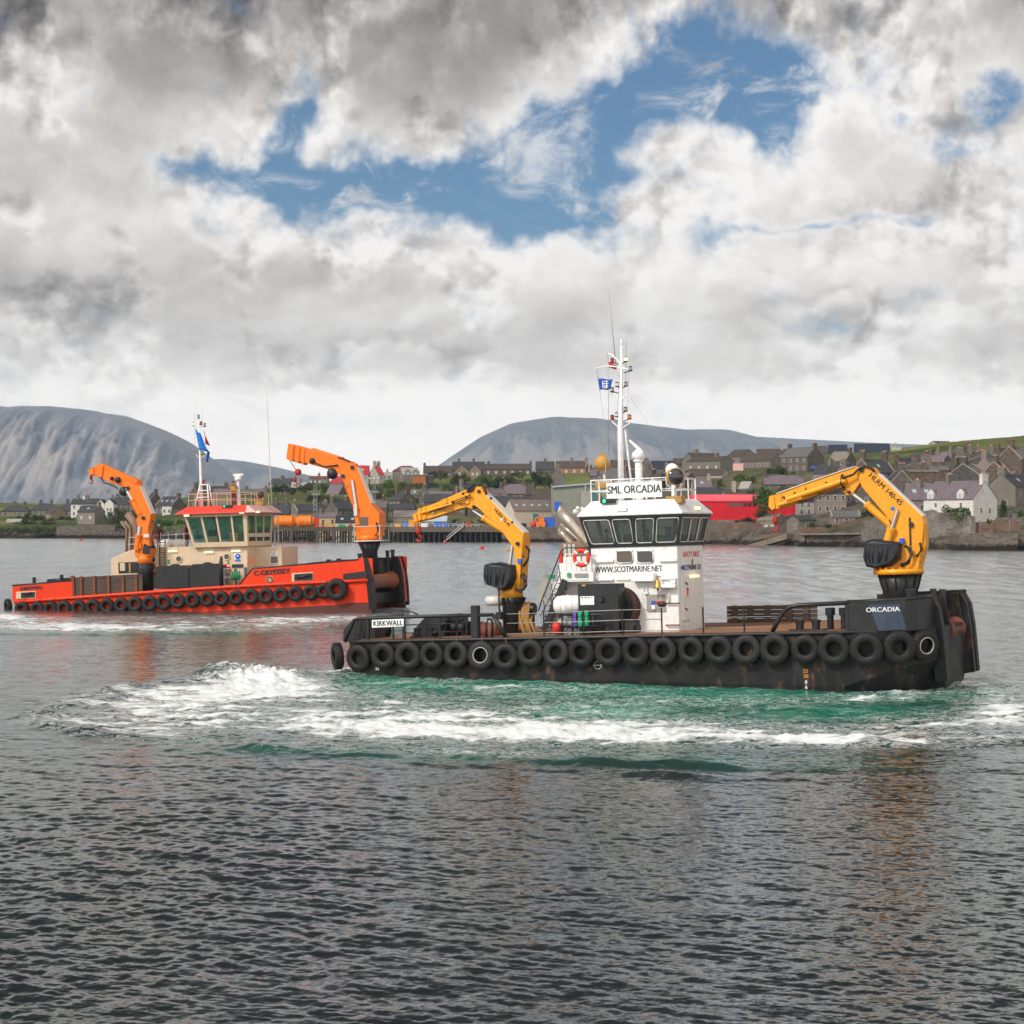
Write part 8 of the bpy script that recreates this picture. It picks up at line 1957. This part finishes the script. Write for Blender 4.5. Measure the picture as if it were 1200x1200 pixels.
k = MB(); p0, p1 = wpt(938.5, 642, 537) - g0, wpt(1027, 625.5, 537) - g0; k.loft([[Vector((p0.x, 1.2, -2.5)), Vector((p0.x, 4.5, -2.5)), Vector((p0.x, 4.5, a.z - .52)), Vector((p0.x, 1.2, a.z - .52))], [Vector((p1.x, -6.8, -2.5)), Vector((p1.x, -3.5, -2.5)), Vector((p1.x, -3.5, b_.z - .52)), Vector((p1.x, -6.8, b_.z - .52))]]); k.build('back_wall', SW, jt)
k = MB(); p0, p1 = wpt(936, 643, 533) - g0, wpt(1003, 641, 530) - g0; k.box((p0.x, -1, -2), (p1.x, 2, .55)); k.build('foot_ledge', SW, jt)
k = MB(); p0, p1 = wpt(1000, 640.5, 528) - g0, wpt(1027, 626, 527) - g0; k.loft([[q_, q_ + Vector((0, 3, 0)), q_ + Vector((0, 3, -1.2)), q_ + Vector((0, 0, -1.2))] for q_ in (p0, p1)]); k.build('steps', T['warm'], jt)
PD = 664
pier = empty('timber_pier', wpt(320, 634, PD)); tag(pier, 'dark timber pier on piles with cross braces, carrying orange tanks', 'pier'); g0 = pier.location.copy(); g0.z = 0; pier.location = g0
PW = plain('tarred_timber', (0.030, 0.026, 0.021), 0.85); PW2 = plain('weathered_pier_timber', (0.085, 0.072, 0.055), 0.85); PW3 = plain('grey_brown_fascia', (0.13, 0.105, 0.08), 0.85)
def pp_(px, py, D=PD): return wpt(px, py, D) - g0
zt_ = pp_(320, 617.5).z
k = MB(); x0, x1 = pp_(300, 617).x, pp_(447, 617).x; k.box((x0, 0, zt_ - .5), (x1, 11, zt_)); k.box((x0, -.3, zt_ - 1.3), (x1, -.02, zt_ - .55)); k.build('deck', PW2, pier)
npile = 0
for row, yy in ((0, .6), (1, 5.0), (2, 9.5)):
    for i, px in enumerate(np.arange(303, 447, 6.4)):
        p_ = pp_(px + row * 1.5, 634); k = MB(); r = .34 if (i % 3 == 0) else .24
        k.cyl((p_.x, yy, -2.5), (p_.x, yy, zt_ - .5 + (.0)), r, n=8); k.build('pile', PW, pier)
k = MB()
for i, px in enumerate(np.arange(303, 440, 12.8)):
    a, b_ = pp_(px, 634), pp_(px + 12.8, 634); s_ = 1 if i % 2 else -1
    k.bar((a.x, .3, .6 if s_ > 0 else zt_ - 1.4), (b_.x, .3, zt_ - 1.4 if s_ > 0 else .6), .25, .3)
k.bar((x0, .25, 1.6), (x1, .25, 1.6), .25, .3); k.build('brace', PW, pier)
for px in (309, 341, 372, 391, 411, 428, 445):
    p_ = pp_(px, 634); MB().box((p_.x - .5, -.45, -2), (p_.x + .5, -.31, zt_ + .1)).build('fender_pile', PW2, pier)
MB().box((pp_(444, 634).x, -.4, -2), (pp_(457.5, 634).x, 11, zt_ - .01)).build('pier_end_block', PW, pier)
qd = empty('quay', wpt(457, 634, 660)); tag(qd, 'long concrete quay on dark piles between the timber pier and the warehouse', 'quay'); g0 = qd.location.copy(); g0.z = 0; qd.location = g0
zq = pp_(480, 617.8, 660).z
k = MB(); x0, x1, x2 = pp_(457.6, 617, 660).x, pp_(588, 617, 660).x, pp_(700, 617, 660).x
k.box((x0, 0, zq - .5), (x1, 34, zq)); k.build('deck', T['concrete'], qd)
MB().box((x0, -.3, zq - 1.6), (x1, -.02, zq + .05)).build('fascia', PW3, qd)
for i, px in enumerate(np.arange(460, 588, 6.1)):
    for yy in (.5, 7):
        p_ = pp_(px + (2 if yy > 5 else 0), 634, 660); MB().cyl((p_.x, yy, -2.5), (p_.x, yy, zq - .5), .30, n=8).build('pile', PW, qd)
k = MB(); k.box((pp_(500, 634, 660).x, 12, -2.5), (x1, 13, zq - .5)); k.build('rear_wall', SW, qd)
k = MB(); k.box((x1 + .01, -.2, -2.5), (x2 + 14, 34, zq - .03)); k.build('solid_quay', QC, qd)
rl_ = MB()
for px in np.arange(458, 562, 5.2): p_ = pp_(px, 617, 660); rl_.cyl((p_.x, .3, zq), (p_.x, .3, zq + 1.15), .05, n=5)
for z_ in (.55, 1.1): rl_.tube([(x0, .3, zq + z_), (pp_(562, 617, 660).x, .3, zq + z_)], .045, 5)
rl_.build('quay_rail', M['offwhite'], qd)
k = MB()
for dz in (0, 1.0): k.bar(pp_(523, 633, 659.2) + Vector((0, 0, dz)), pp_(543, 616.5, 659.2) + Vector((0, 0, dz)), .18, .22 if dz == 0 else .12)
for t in np.linspace(0, 1, 12): a = pp_(523, 633, 659.2).lerp(pp_(543, 616.5, 659.2), t); k.bar(a, a + Vector((0, 0, 1.0)), .06, .06); k.bar(a, a + Vector((0, .9, 0)), .25, .05)
k.build('gangway_steps', M['offwhite'], qd)
def qthing(name, label, mb, mt, c, cat, group=None):
    o = bpy.data.objects.new(name, mb.mesh(name, mt)); link(o); o.location = c; return tag(o, label, cat, group)
M['tank'] = paint('orange_float_tank', (0.86, 0.22, 0.012), 0.4, .15, .05, (.3, .08, .02), .6)
def tank(px0, px1, py, label, n=9):
    a, b_ = wpt(px0, py, PD + 4), wpt(px1, py, PD + 4); r = 7.0 * (PD / FPX); ln = b_.x - a.x; k = MB()
    pr_ = [(.05, 0), (r * .6, .12), (r * .9, .7), (r, 1.4)]
    for i in range(n): z = 1.4 + (ln - 2.8) * i / (n - 1); pr_ += [(r, z - .12), (r * 1.05, z - .08), (r * 1.05, z + .08), (r, z + .12)]
    pr_ += [(r, ln - 1.3), (r * .9, ln - .7), (r * .6, ln - .12), (.05, ln)]
    k.lathe((0, 0, 0), (1, 0, 0), pr_, 20); k.box((1.2, -.8, -r - .3), (1.7, .8, -r * .8)); k.box((ln - 1.7, -.8, -r - .3), (ln - 1.2, .8, -r * .8))
    return qthing('float_tank', label, k, M['tank'], a, 'tank')
tank(321, 347.5, 611, 'orange ribbed steel tank on the pier, the longer one beside the cream wheelhouse', 9)
tank(346.5, 369.5, 611, 'orange ribbed steel tank on the pier next to the red box', 7)
def crate(px, py_top, w, hh, D, mt, label, dep=2.2, name='crate', cat='crate'):
    a = wpt(px, 617.5, D); z1 = wpt(px, py_top, D).z; k = MB(); s_ = D / FPX
    W_ = w * s_; H_ = z1 - a.z; k.box((-W_ / 2, 0, 0), (W_ / 2, dep, H_));
    for x in np.linspace(-W_ / 2, W_ / 2, 4): k.box((x - .05, -.05, 0), (x + .05, -.004, H_))
    k.box((-W_ / 2 - .04, -.04, H_), (W_ / 2 + .04, dep, H_ + .08))
    return qthing(name, label, k, M[mt] if isinstance(mt, str) else mt, a, cat)
crate(371, 607.2, 4.2, 10, PD + 3, 'red_plastic', 'upright red box at the end of the orange tanks'); crate(378, 613, 2, 4, PD + 3, 'red_plastic', 'small red bin beside the yellow house')
def heap(px, w, hh, D, mt, label, name='net_heap', cat='net'):
    a = wpt(px, 617.8, D); k = MB(); s_ = D / FPX; rr = random.Random(px)
    for i in range(9):
        x = (i / 8 - .5) * w * s_ * .9; zz_ = hh * s_ * (1 - (2 * abs(i / 8 - .5)) ** 2) * rr.uniform(.7, 1)
        k.lathe((x, 1 + rr.uniform(-.6, .6), 0), (0, 0, 1), [(w * s_ * .16, -.1), (w * s_ * .15, zz_ * .5), (w * s_ * .08, zz_ * .9), (.02, zz_)], 8)
    return qthing(name, label, k, M[mt], a, cat)
heap(389.5, 7, 3, PD + 3, 'orange_plastic', 'heap of orange netting beside the green one on the pier'); heap(400, 12, 4.4, PD + 3, 'signgreen', 'mound of green netting on the pier'); heap(410, 7, 4.5, PD + 4, 'roller', 'heap of brown and red nets beside the green mound'); heap(416.5, 4, 4, PD + 3, 'orange_plastic', 'small orange net heap next to the crane column')
crate(475.5, 611.5, 6, 5, 664, 'flagsky', 'pale blue crate stack on the quay beside yellow ones'); crate(482, 609.5, 6, 7, 664, 'yellow', 'tall yellow fish-box stack on the quay'); crate(489, 610.5, 6, 7, 666, 'yellow', 'shorter yellow fish-box stack below the hanging hook'); crate(466, 614, 6, 3, 663, 'yellow', 'low yellow fish box behind the quay rail')
crate(497, 613.5, 7, 4, 664, 'white_clean', 'white fish box stack on the quay'); crate(505, 614, 5, 3, 664, 'black_metal', 'dark fish box between white and blue stacks'); crate(513.5, 611.5, 9, 6, 664, 'signblue', 'big blue container on the quay under the blue roof'); crate(523, 613, 6, 4, 664, 'signblue', 'smaller blue fish box stack beside the big blue container'); crate(533, 613.5, 6, 4, 664, 'signblue', 'single blue bin near the quay steps')
def vehicle(px, D, lg, col, label, ground_py=617.6, hgt=1.5, rz=0.0, cat='car', zoff=0.0):
    a = wpt(px, ground_py, D); a.z += zoff; r = empty('parked_car', a, rz); tag(r, label, cat)
    k = MB(); h_ = lg / 2
    k.loft([[(x, y, z) for x, z in ((-h_, .35), (-h_, .8), (-h_ * .75, .92), (-h_ * .55, hgt), (h_ * .35, hgt), (h_ * .62, .95), (h_, .82), (h_, .35))] for y in (-.85, .85)]); k.build('body', M[col] if isinstance(col, str) else col, r, bevel=.08)
    k = MB(); k.loft([[(x, y, z) for x, z in ((-h_ * .64, .98), (-h_ * .52, hgt - .09), (h_ * .30, hgt - .09), (h_ * .52, .98))] for y in (-.87, .87)]); k.build('side_window', M['pane'], r)
    for x in (-h_ * .62, h_ * .62):
        for y in (-.8, .8): MB().cyl((x, y - .12, .33), (x, y + .12, .33), .33, n=14).build('wheel', M['tyre'], r)
    return r
vehicle(539.5, 664, 4.6, 'grey_steel', 'dark grey van parked behind the quay rail', hgt=2.0, cat='van'); vehicle(559.5, 665, 4.0, 'grey_steel', 'grey car parked at the quay end of the rail', cat='car')
k = MB(); a = wpt(549, 617.5, 663)
k.torus((0, 0, .9), (0, 1, 0), .75, .22, 16, 6); k.cyl((-.5, .3, 0), (.5, .3, 0), .1, n=6); qthing('life_ring', 'red and white life ring at the head of the quay steps', k, M['lifebuoy'], a, 'life ring')
for px, py, D, mt, lab, r_ in ((605, 613, 664, 'red_plastic', 'round red buoy against the white warehouse gable', 1.0), (625, 614.5, 662, 'red_plastic', 'red and white mooring buoy in front of the teal door', 1.1)):
    a = wpt(px, py, D); k = MB(); k.lathe((0, 0, 0), (0, 0, 1), [(.05, -r_), (r_ * .7, -r_ * .7), (r_, 0), (r_ * .7, r_ * .7), (.15, r_), (.12, r_ * 1.3), (.02, r_ * 1.32)], 14); qthing('buoy', lab, k, M[mt], a, 'buoy')
crate(644, 606.5, 12, 10, 662, 'signblue', 'big blue skip beside the orange machine by the warehouse', name='skip', cat='skip')
k = MB(); a = wpt(633.5, 617.5, 662); s_ = 662 / FPX
k.box((-1.5, -.8, .5), (1.6, 1, 1.6)); k.box((-.6, -.7, 1.6), (1.2, .9, 3.0)); k.bar((-1.2, 0, 1.4), (-2.0, 0, 2.6), .3, .3); k.bar((-2.0, 0, 2.6), (.5, 0, 4.0), .3, .35); k.cyl((-.9, -.9, .5), (-.9, 1.0, .5), .5, n=12); k.cyl((1.0, -.9, .5), (1.0, 1.0, .5), .5, n=12)
qthing('excavator', 'small orange digger working machine beside the blue skip', k, M['orange'], a, 'digger')
crate(613, 613.5, 8, 4, 663, 'tyre', 'dark pallet stack in front of the warehouse'); crate(591, 614.5, 8, 3, 662, 'grey_steel', 'low grey crate at the solid quay edge')
def tower(px, y0, y1, D, label):
    a = wpt(px, y0, D); h_ = a.z * 0 + wpt(px, y1, D).z - a.z; r = empty('lattice_mast', a); tag(r, label, 'light mast'); k = MB()
    for dx, dy in ((-.45, -.45), (.45, -.45), (.45, .45), (-.45, .45)): k.bar((dx * 1.5, dy * 1.5, -3), (dx, dy, h_), .10, .10)
    n = 9
    for i in range(n):
        z0, z1 = h_ * i / n, h_ * (i + 1) / n
        for y in (-.6, .6): k.bar((-.6, y, z0), (.6, y, z1), .06, .06); k.bar((.6, y, z0), (-.6, y, z1), .06, .06)
    k.build('lattice', M['grey_steel'], r); k = MB(); k.box((-1.6, -.6, h_), (1.6, .6, h_ + .15)); k.box((-1.2, -.5, h_ * .72), (1.5, .5, h_ * .72 + .7)); k.build('platform', M['grey_steel'], r)
    for x in (-1.5, 0, 1.5): MB().box((x - .3, -.5, h_ + .2), (x + .3, -.1, h_ + .7)).build('floodlight', M['offwhite'], r)
tower(369.5, 617, 566, 690, 'lattice light mast on the pier between the hillside bushes and the slate roof'); tower(438.5, 617, 562, 700, 'lattice light mast behind the forward crane of the red boat')
def pole(px, y0, y1, D, label, mt='grey_steel', r=.12):
    a = wpt(px, y0, D); k = MB(); h_ = wpt(px, y1, D).z - a.z; k.cyl((0, 0, -2), (0, 0, h_), r, r * .7, 8); k.bar((-.8, 0, h_ - .6), (.8, 0, h_ - .6), .1, .1); return qthing('utility_pole', label, k, M[mt], a, 'pole')
pole(781, 552, 532, 900, 'bare utility pole on the skyline between the dark roof and the grey terrace'); pole(68.8, 615, 606, 858, 'wooden utility pole by the garden wall on the far shore', 'rust')
for i, px in enumerate((1130.5, 1142.5, 1148.5, 1183)):
    a = wpt(px, 624.6, 466); k = MB(); k.cyl((0, 0, -.3), (0, 0, 3.0), .07, n=6); k.cbox((0, 0, 3.0), (.3, .3, .12)); o = qthing('fence_post', 'thin steel post standing on the harbour-side bulwark by the white house', k, M['grey_steel'], a, 'post', 'posts on the harbour bulwark')
vehicle(956, 770, 4.2, 'signblue', 'blue car parked on the green rise below the big harled house', ground_py=551.5, zoff=.3); vehicle(992, 770, 4.2, 'white_clean', 'white car parked behind the wall by the old flagged-roof building', ground_py=547.6, zoff=.3)
k = MB(); a = wpt(865, 551.5, 840); k.box((-1.5, 0, -2.5), (-1.4, .1, 2)); k.box((1.4, 0, -2.5), (1.5, .1, 2)); k.box((-2.2, -.06, 0), (2.2, .06, 3.0)); qthing('sign_board', 'pale pink sign board standing below the grey terrace', k, M['pink_roof'], a, 'sign')
for px, py, mt in ((565, 643.5, 'red_plastic'), (521.5, 635.8, 'red_plastic'), (95, 634.2, 'red_plastic'), (596, 645.5, 'amber')):
    D = EYE * FPX / (py - HOR); k = MB(); k.lathe((0, 0, .2), (0, 0, 1), [(.05, -.5), (.42, -.3), (.5, .1), (.35, .45), (.06, .55)], 12)
    qthing('mooring_buoy', {565: 'small red mooring buoy afloat beyond the aft amber crane', 521.5: 'small pink-red buoy afloat at the foot of the quay steps', 95: 'tiny red buoy afloat below the long sea wall', 596: 'small ochre buoy afloat beside the lift ram of the aft amber crane'}[px], k, M[mt], (( px - 600) * D / FPX, D, 0), 'buoy')
k = MB(); a = wpt(341, 427, 300)
k.loft([[(0, -.3, -.05), (0, -.3, .05), (.03, -.3, 0)], [(-.07, 0, -.09), (-.07, 0, .09), (.09, 0, 0)], [(0, .35, -.02), (0, .35, .02), (.02, .35, 0)]])
for s_ in (-1, 1): k.loft([[(s_ * .05, -.14, .05), (s_ * .05, .12, .05), (s_ * .05, 0, .08)], [(s_ * .35, -.12, .28), (s_ * .35, .08, .28), (s_ * .35, 0, .30)], [(s_ * .62, .05, .18), (s_ * .62, .10, .18), (s_ * .62, .08, .19)]])
qthing('bird', 'lone dark gull flying under the clouds above the red boat', k, M['black_metal'], a, 'bird')
# ================================================================== trees and bushes
def leaf_mat(name, a, b, c):
    m, g, p, out = new_mat(name); co = g.coord('Object')
    n = g.noise(co, 0.35, 4, 0.6); n2 = g.noise(co, 1.7, 3, 0.6)
    col = g.mix(g.smooth(n, .35, .65), a, b); col = g.mix(g.mul(g.smooth(n2, .5, .7), .6), col, c)
    g.l.new(col, p.inputs['Base Color']); p.inputs['Roughness'].default_value = .8; p.inputs['Specular IOR Level'].default_value = .15
    return m
LM = {'d': leaf_mat('dark_leaves', (0.018, 0.034, 0.010), (0.035, 0.060, 0.014), (0.055, 0.078, 0.02)), 'o': leaf_mat('olive_leaves', (0.050, 0.060, 0.018), (0.085, 0.090, 0.028), (0.11, 0.085, 0.035)), 'g': leaf_mat('fresh_leaves', (0.035, 0.070, 0.012), (0.065, 0.115, 0.018), (0.10, 0.15, 0.03))}
M['bark'] = plain('grey_bark', (0.075, 0.060, 0.045), 0.9)
CROWNS = {}
def crown_mesh(kind, var, tree):
    key = (kind, var, tree)
    if key in CROWNS: return CROWNS[key]
    r = np.random.default_rng(100 + var + (50 if tree else 0) + ord(kind)); cl = []
    for _ in range(14 if tree else 11):
        an = r.random() * 6.283; rad = r.random() ** .6 * .68
        x, y = math.cos(an) * rad, math.sin(an) * rad
        z = (r.random() * .55 + .25) * (1 - .45 * rad) if not tree else .35 + r.random() * .5 * (1 - .5 * rad)
        cl.append((x, y, z, r.uniform(.17, .34)))
    n = 1500 if tree else 1150; V = []; F = []
    for i in range(n):
        c = cl[r.integers(len(cl))]; d_ = r.normal(size=3); d_ /= np.linalg.norm(d_); q_ = np.array(c[:3]) + d_ * c[3] * r.uniform(.65, 1.08) * np.array([1, 1, .8])
        if q_[2] < .02: q_[2] = r.random() * .12
        nrm = d_ + r.normal(size=3) * .55; nrm /= np.linalg.norm(nrm); t = np.cross(nrm, r.normal(size=3)); t /= np.linalg.norm(t); b_ = np.cross(nrm, t)
        s1, s2 = r.uniform(.034, .070), r.uniform(.025, .05); k = len(V)
        V += [q_ - t * s1, q_ + b_ * s2 * .8, q_ + t * s1, q_ - b_ * s2]; F.append((k, k + 1, k + 2, k + 3))
    me = bpy.data.meshes.new('foliage'); me.from_pydata([tuple(v) for v in V], [], F); me.update(); me.materials.append(LM[kind]); CROWNS[key] = me
    return me
def stem_mesh(tree):
    k = MB(); r = random.Random(4)
    if tree:
        k.tube([(0, 0, -.1), (.01, 0, .15), (.0, .02, .35), (.03, 0, .6)], .03, 7, rs=[.045, .035, .028, .012])
        for i in range(7): an = i * .9; z = .25 + .05 * i; k.tube([(0, 0, z), (.22 * math.cos(an), .22 * math.sin(an), z + .14), (.42 * math.cos(an), .42 * math.sin(an), z + .22)], .012, 5, rs=[.018, .011, .004])
    else:
        for i in range(7): an = i * .9; k.tube([(0, 0, -.1), (.15 * math.cos(an), .15 * math.sin(an), .2), (.36 * math.cos(an), .36 * math.sin(an), .42)], .012, 5, rs=[.02, .013, .005])
    return k.mesh('trunk' if tree else 'stem', M['bark'])
STEM = {True: stem_mesh(True), False: stem_mesh(False)}
vcount = [0]
def plant(label, px, w, yb, yt, D, kind='d', tree=False, group=None, depf=.7):
    s = D / FPX; a = wpt(px, yb, D); a.z -= .4; W_, H_ = w * s, (yb - yt) * s + .4
    r = empty('tree' if tree else 'bush', a, random.random() * 6.28); tag(r, label, 'tree' if tree else 'bush', group)
    vcount[0] += 1
    f = bpy.data.objects.new('crown' if tree else 'foliage', crown_mesh(kind, vcount[0] % 4, tree)); link(f, r)
    st = bpy.data.objects.new('trunk' if tree else 'stem', STEM[tree]); link(st, r)
    sx = W_ / 1.45
    for o in (f, st): o.scale = (sx, sx * 1.0, H_ / .92)
    return r
random.seed(17)
BANK = 'green bushes on the bank along the far shore'
SCRUB = 'scrubby bushes on the slope below the skyline houses'
for px, w, yb, yt, D, k_, lab in (
    (17, 18, 611, 603.5, 880, 'g', 'round green bush beside the long hipped-roof house'), (30, 9, 610, 600, 885, 'd', 'dark conifer-like bush between the two hipped houses'), (41, 14, 611, 602.5, 878, 'd', 'dark green bush below the second hipped house'), (49, 10, 610.5, 603, 876, 'd', 'dark bush in front of the brown-roofed cottage wall'),
    (58, 14, 611.5, 606.5, 870, 'o', 'olive bush under the orange-tan gable'), (70, 12, 610, 604.5, 880, 'd', 'dark bush at the foot of the orange-tan gable'), (82, 14, 610.5, 605, 872, 'g', 'green hedge bush in front of the white villa'), (92, 8, 607, 603.5, 870, 'd', 'small dark bush by the villa arch'),
    (30, 26, 614, 609, 862, 'd', 'low dark hedge along the garden wall'), (55, 22, 614, 609.5, 860, 'o', 'low olive hedge at the end of the garden wall'), (140, 26, 613, 593, 850, 'o', 'big half-bare olive bush by the white villa gables'), (128, 12, 611, 598, 848, 'g', 'pale green bush against the white villa gable'), (147, 16, 614, 602, 840, 'd', 'dark bush on top of the sea wall near the exhaust pipes'), (158, 14, 608, 599, 860, 'd', 'dark bush behind the aft orange crane boom'),
    (131, 12, 614.5, 609.5, 835, 'g', 'low green shrub on the sea wall top'), (141, 14, 622, 613.5, 822, 'd', 'dark shrub hanging over the end of the sea wall')):
    plant(lab, px, w, yb, yt, D, k_)
for i, px in enumerate(np.linspace(-8, 62, 9)):
    plant('rough green shrub in the unbroken row on the rocky bank', px, 13, 625, 615.5 + (i % 3) * .6, 832, 'g' if i % 2 else 'o', group=BANK)
for i, (px, yb, yt) in enumerate(((178, 622, 609), (188, 619, 607), (198, 621, 607.5), (208, 619, 607), (217, 621, 608), (226, 620, 609), (184, 625, 614), (203, 626, 615), (222, 626, 615))):
    plant('bright green shrub in the thick hedge below the house with the white middle section', px, 16, yb, yt, 815 - (i > 5) * 6, 'g', group='bright green hedge below the white-fronted house')
for px, w, yb, yt, D, k_, lab in (
    (236, 10, 598, 583, 880, 'd', 'dark bush beside the mast base of the red boat'), (298, 18, 590, 577, 900, 'g', 'green bush behind the searchlight of the red boat'), (323, 18, 578, 566, 890, 'd', 'dense dark trees clump under the dark-roofed slope house'), (331, 14, 577, 566, 892, 'd', 'dark bush beside the small pale-roofed hut'), (343, 16, 579, 570, 880, 'd', 'dark bush between the hut and the pale dormer house'),
    (357, 20, 577, 566, 880, 'o', 'olive bush on the slope above the long green meadow'), (368, 22, 574, 562.5, 890, 'o', 'big olive bush below the skyline house with brown-red edge'), (379, 18, 577, 564, 885, 'g', 'green bush beside the purple-slated slope house'), (366, 16, 588, 579, 830, 'd', 'dark bush low on the meadow edge'), (376, 14, 588, 578, 826, 'd', 'dark bush behind the light mast'), (388, 22, 590, 580, 820, 'o', 'olive bush under the purple-slated slope house'), (402, 14, 592, 583, 815, 'd', 'dark bush against the forward crane cylinder'), (385, 12, 598, 592, 790, 'g', 'green patch bush between the slate roof and the mossy hipped roof'),
    (440, 16, 580, 566, 860, 'o', 'olive bush below the cream house with red roof'), (452, 18, 588, 570, 850, 'g', 'tall green bush in the middle of the slope'), (443, 14, 590, 576, 830, 'd', 'dark bush low beside the light mast behind the crane'), (462, 20, 592, 571, 845, 'o', 'large olive bush beneath the light-roofed house'), (472, 16, 576, 563, 870, 'g', 'green bush beside the hut with roof lights'), (480, 14, 592, 579, 830, 'd', 'dark bush below the hut with roof lights'), (487, 12, 594, 583, 815, 'd', 'dark bush against the tall stone house'), (455, 14, 574, 563, 880, 'g', 'pale green bush at the top of the slope'), (488, 16, 573, 564, 870, 'o', 'olive bush under the orange timber shed'),
    (505, 18, 574, 564, 880, 'd', 'dark bush beneath the long bungalow'), (516, 16, 561, 551, 930, 'o', 'olive bush in front of the long bungalow'), (508, 14, 560, 551, 930, 'd', 'dark bush beside the lean-to of the orange shed'), (524, 16, 576, 566, 860, 'g', 'green bush below the twin gables'), (535, 18, 569, 553, 900, 'd', 'leafy dark bush hiding the first twin gable foot'), (545, 14, 566, 553, 905, 'o', 'brownish bush between the twin gables'), (533, 20, 578, 570, 850, 'g', 'round green bush on the slope above the purple roof'),
    (566, 26, 572, 555, 880, 'g', 'wide green bush joined to the great dark one'), (585, 34, 575, 556, 870, 'd', 'great dark domed bush above the amber boom elbow'), (600, 24, 572, 557, 872, 'o', 'olive bush at the end of the great dark domed bush'), (608, 18, 559, 552, 920, 'o', 'low bush in front of the long stone skyline house'), (618, 14, 568, 560, 880, 'g', 'small green bush beside the round dark tree'), (610, 16, 574, 567, 860, 'd', 'low dark bush below the grass patch by the round tree'),
    (700, 16, 562, 547, 930, 'd', 'dark bush at the end of the brick terrace'), (672, 12, 566, 561, 900, 'o', 'small bush on the grassy crest below the brick terrace'), (770, 12, 560, 552, 880, 'd', 'dark bush beside the low dark-roofed house'), (806, 10, 556, 550, 830, 'd', 'dark bush between the terrace and the garages'), (818, 9, 566, 559, 770, 'g', 'small round tree-bush in front of the garages'),
    (843, 16, 572, 560, 740, 'o', 'olive bush above the stone chimneys'), (868, 20, 566, 554, 760, 'g', 'green bush below the pink sign'), (880, 18, 572, 556, 745, 'o', 'olive bush beside the light grey gabled house'), (880, 14, 580, 571, 660, 'g', 'bright bush in front of the light grey gabled house'), (903, 18, 556, 548, 800, 'd', 'dark bush on the green rise'), (916, 20, 558, 546, 790, 'd', 'big dark bush against the old stone house'), (926, 14, 560, 551, 785, 'g', 'green bush at the corner of the old stone house'), (895, 16, 560, 553, 790, 'g', 'low green bush by the garden wall on the rise'), (940, 16, 562, 555, 770, 'g', 'low bush on the grass below the harled gable'),
    (893, 18, 609, 595, 598, 'd', 'dark green bush in front of the red shed, under the tree'), (877, 20, 612, 605, 600, 'd', 'low dark bush at the foot of the red shed'), (866, 12, 613, 608, 600, 'g', 'small green bush on the wall below the red shed windows'), (1018, 16, 608, 594, 560, 'd', 'dark bush beside the small stone cottage'), (1010, 12, 611, 603, 558, 'g', 'green bush by the cottage gable'), (953, 12, 617, 611, 555, 'g', 'green shrub in front of the block shed'), (972, 14, 618, 613, 553, 'g', 'green shrub in the cottage garden'),
    (1176, 9, 606, 583, 496, 'd', 'climbing bush at the corner of the white house gable'), (1196, 12, 612, 596, 494, 'g', 'green bush at the town edge beside the coped wall'), (1159, 6, 613, 606.5, 482, 'g', 'small plant against the white house gable'),
    (550, 22, 617, 609, 700, 'g', 'low green bush behind the grey quay cars'), (535, 18, 616, 607, 715, 'd', 'dark bush behind the quay van'), (568, 18, 616, 607, 712, 'o', 'olive bush between the quay and the slate house')):
    plant(lab, px, w, yb, yt, D, k_)
plant('round dark tree between the skyline houses and the tall narrow stone house', 634, 22, 575, 548.5, 850, 'd', tree=True)
plant('leafy tree standing over the end of the red shed by the hanging hook', 906, 42, 606, 566.5, 599, 'g', tree=True)
plant('small spreading tree on the high rubble wall before the white house', 1122, 30, 612, 590.5, 486, 'g', tree=True)
def depth(o):
    n = 0
    while o.parent is not None: o = o.parent; n += 1
    return n
bpy.context.view_layer.update()
for o in list(COL.objects):
    while depth(o) > 2:
        mw = o.matrix_world.copy(); o.parent = o.parent.parent; o.matrix_parent_inverse.identity()
        o.matrix_world = mw
        bpy.context.view_layer.update()
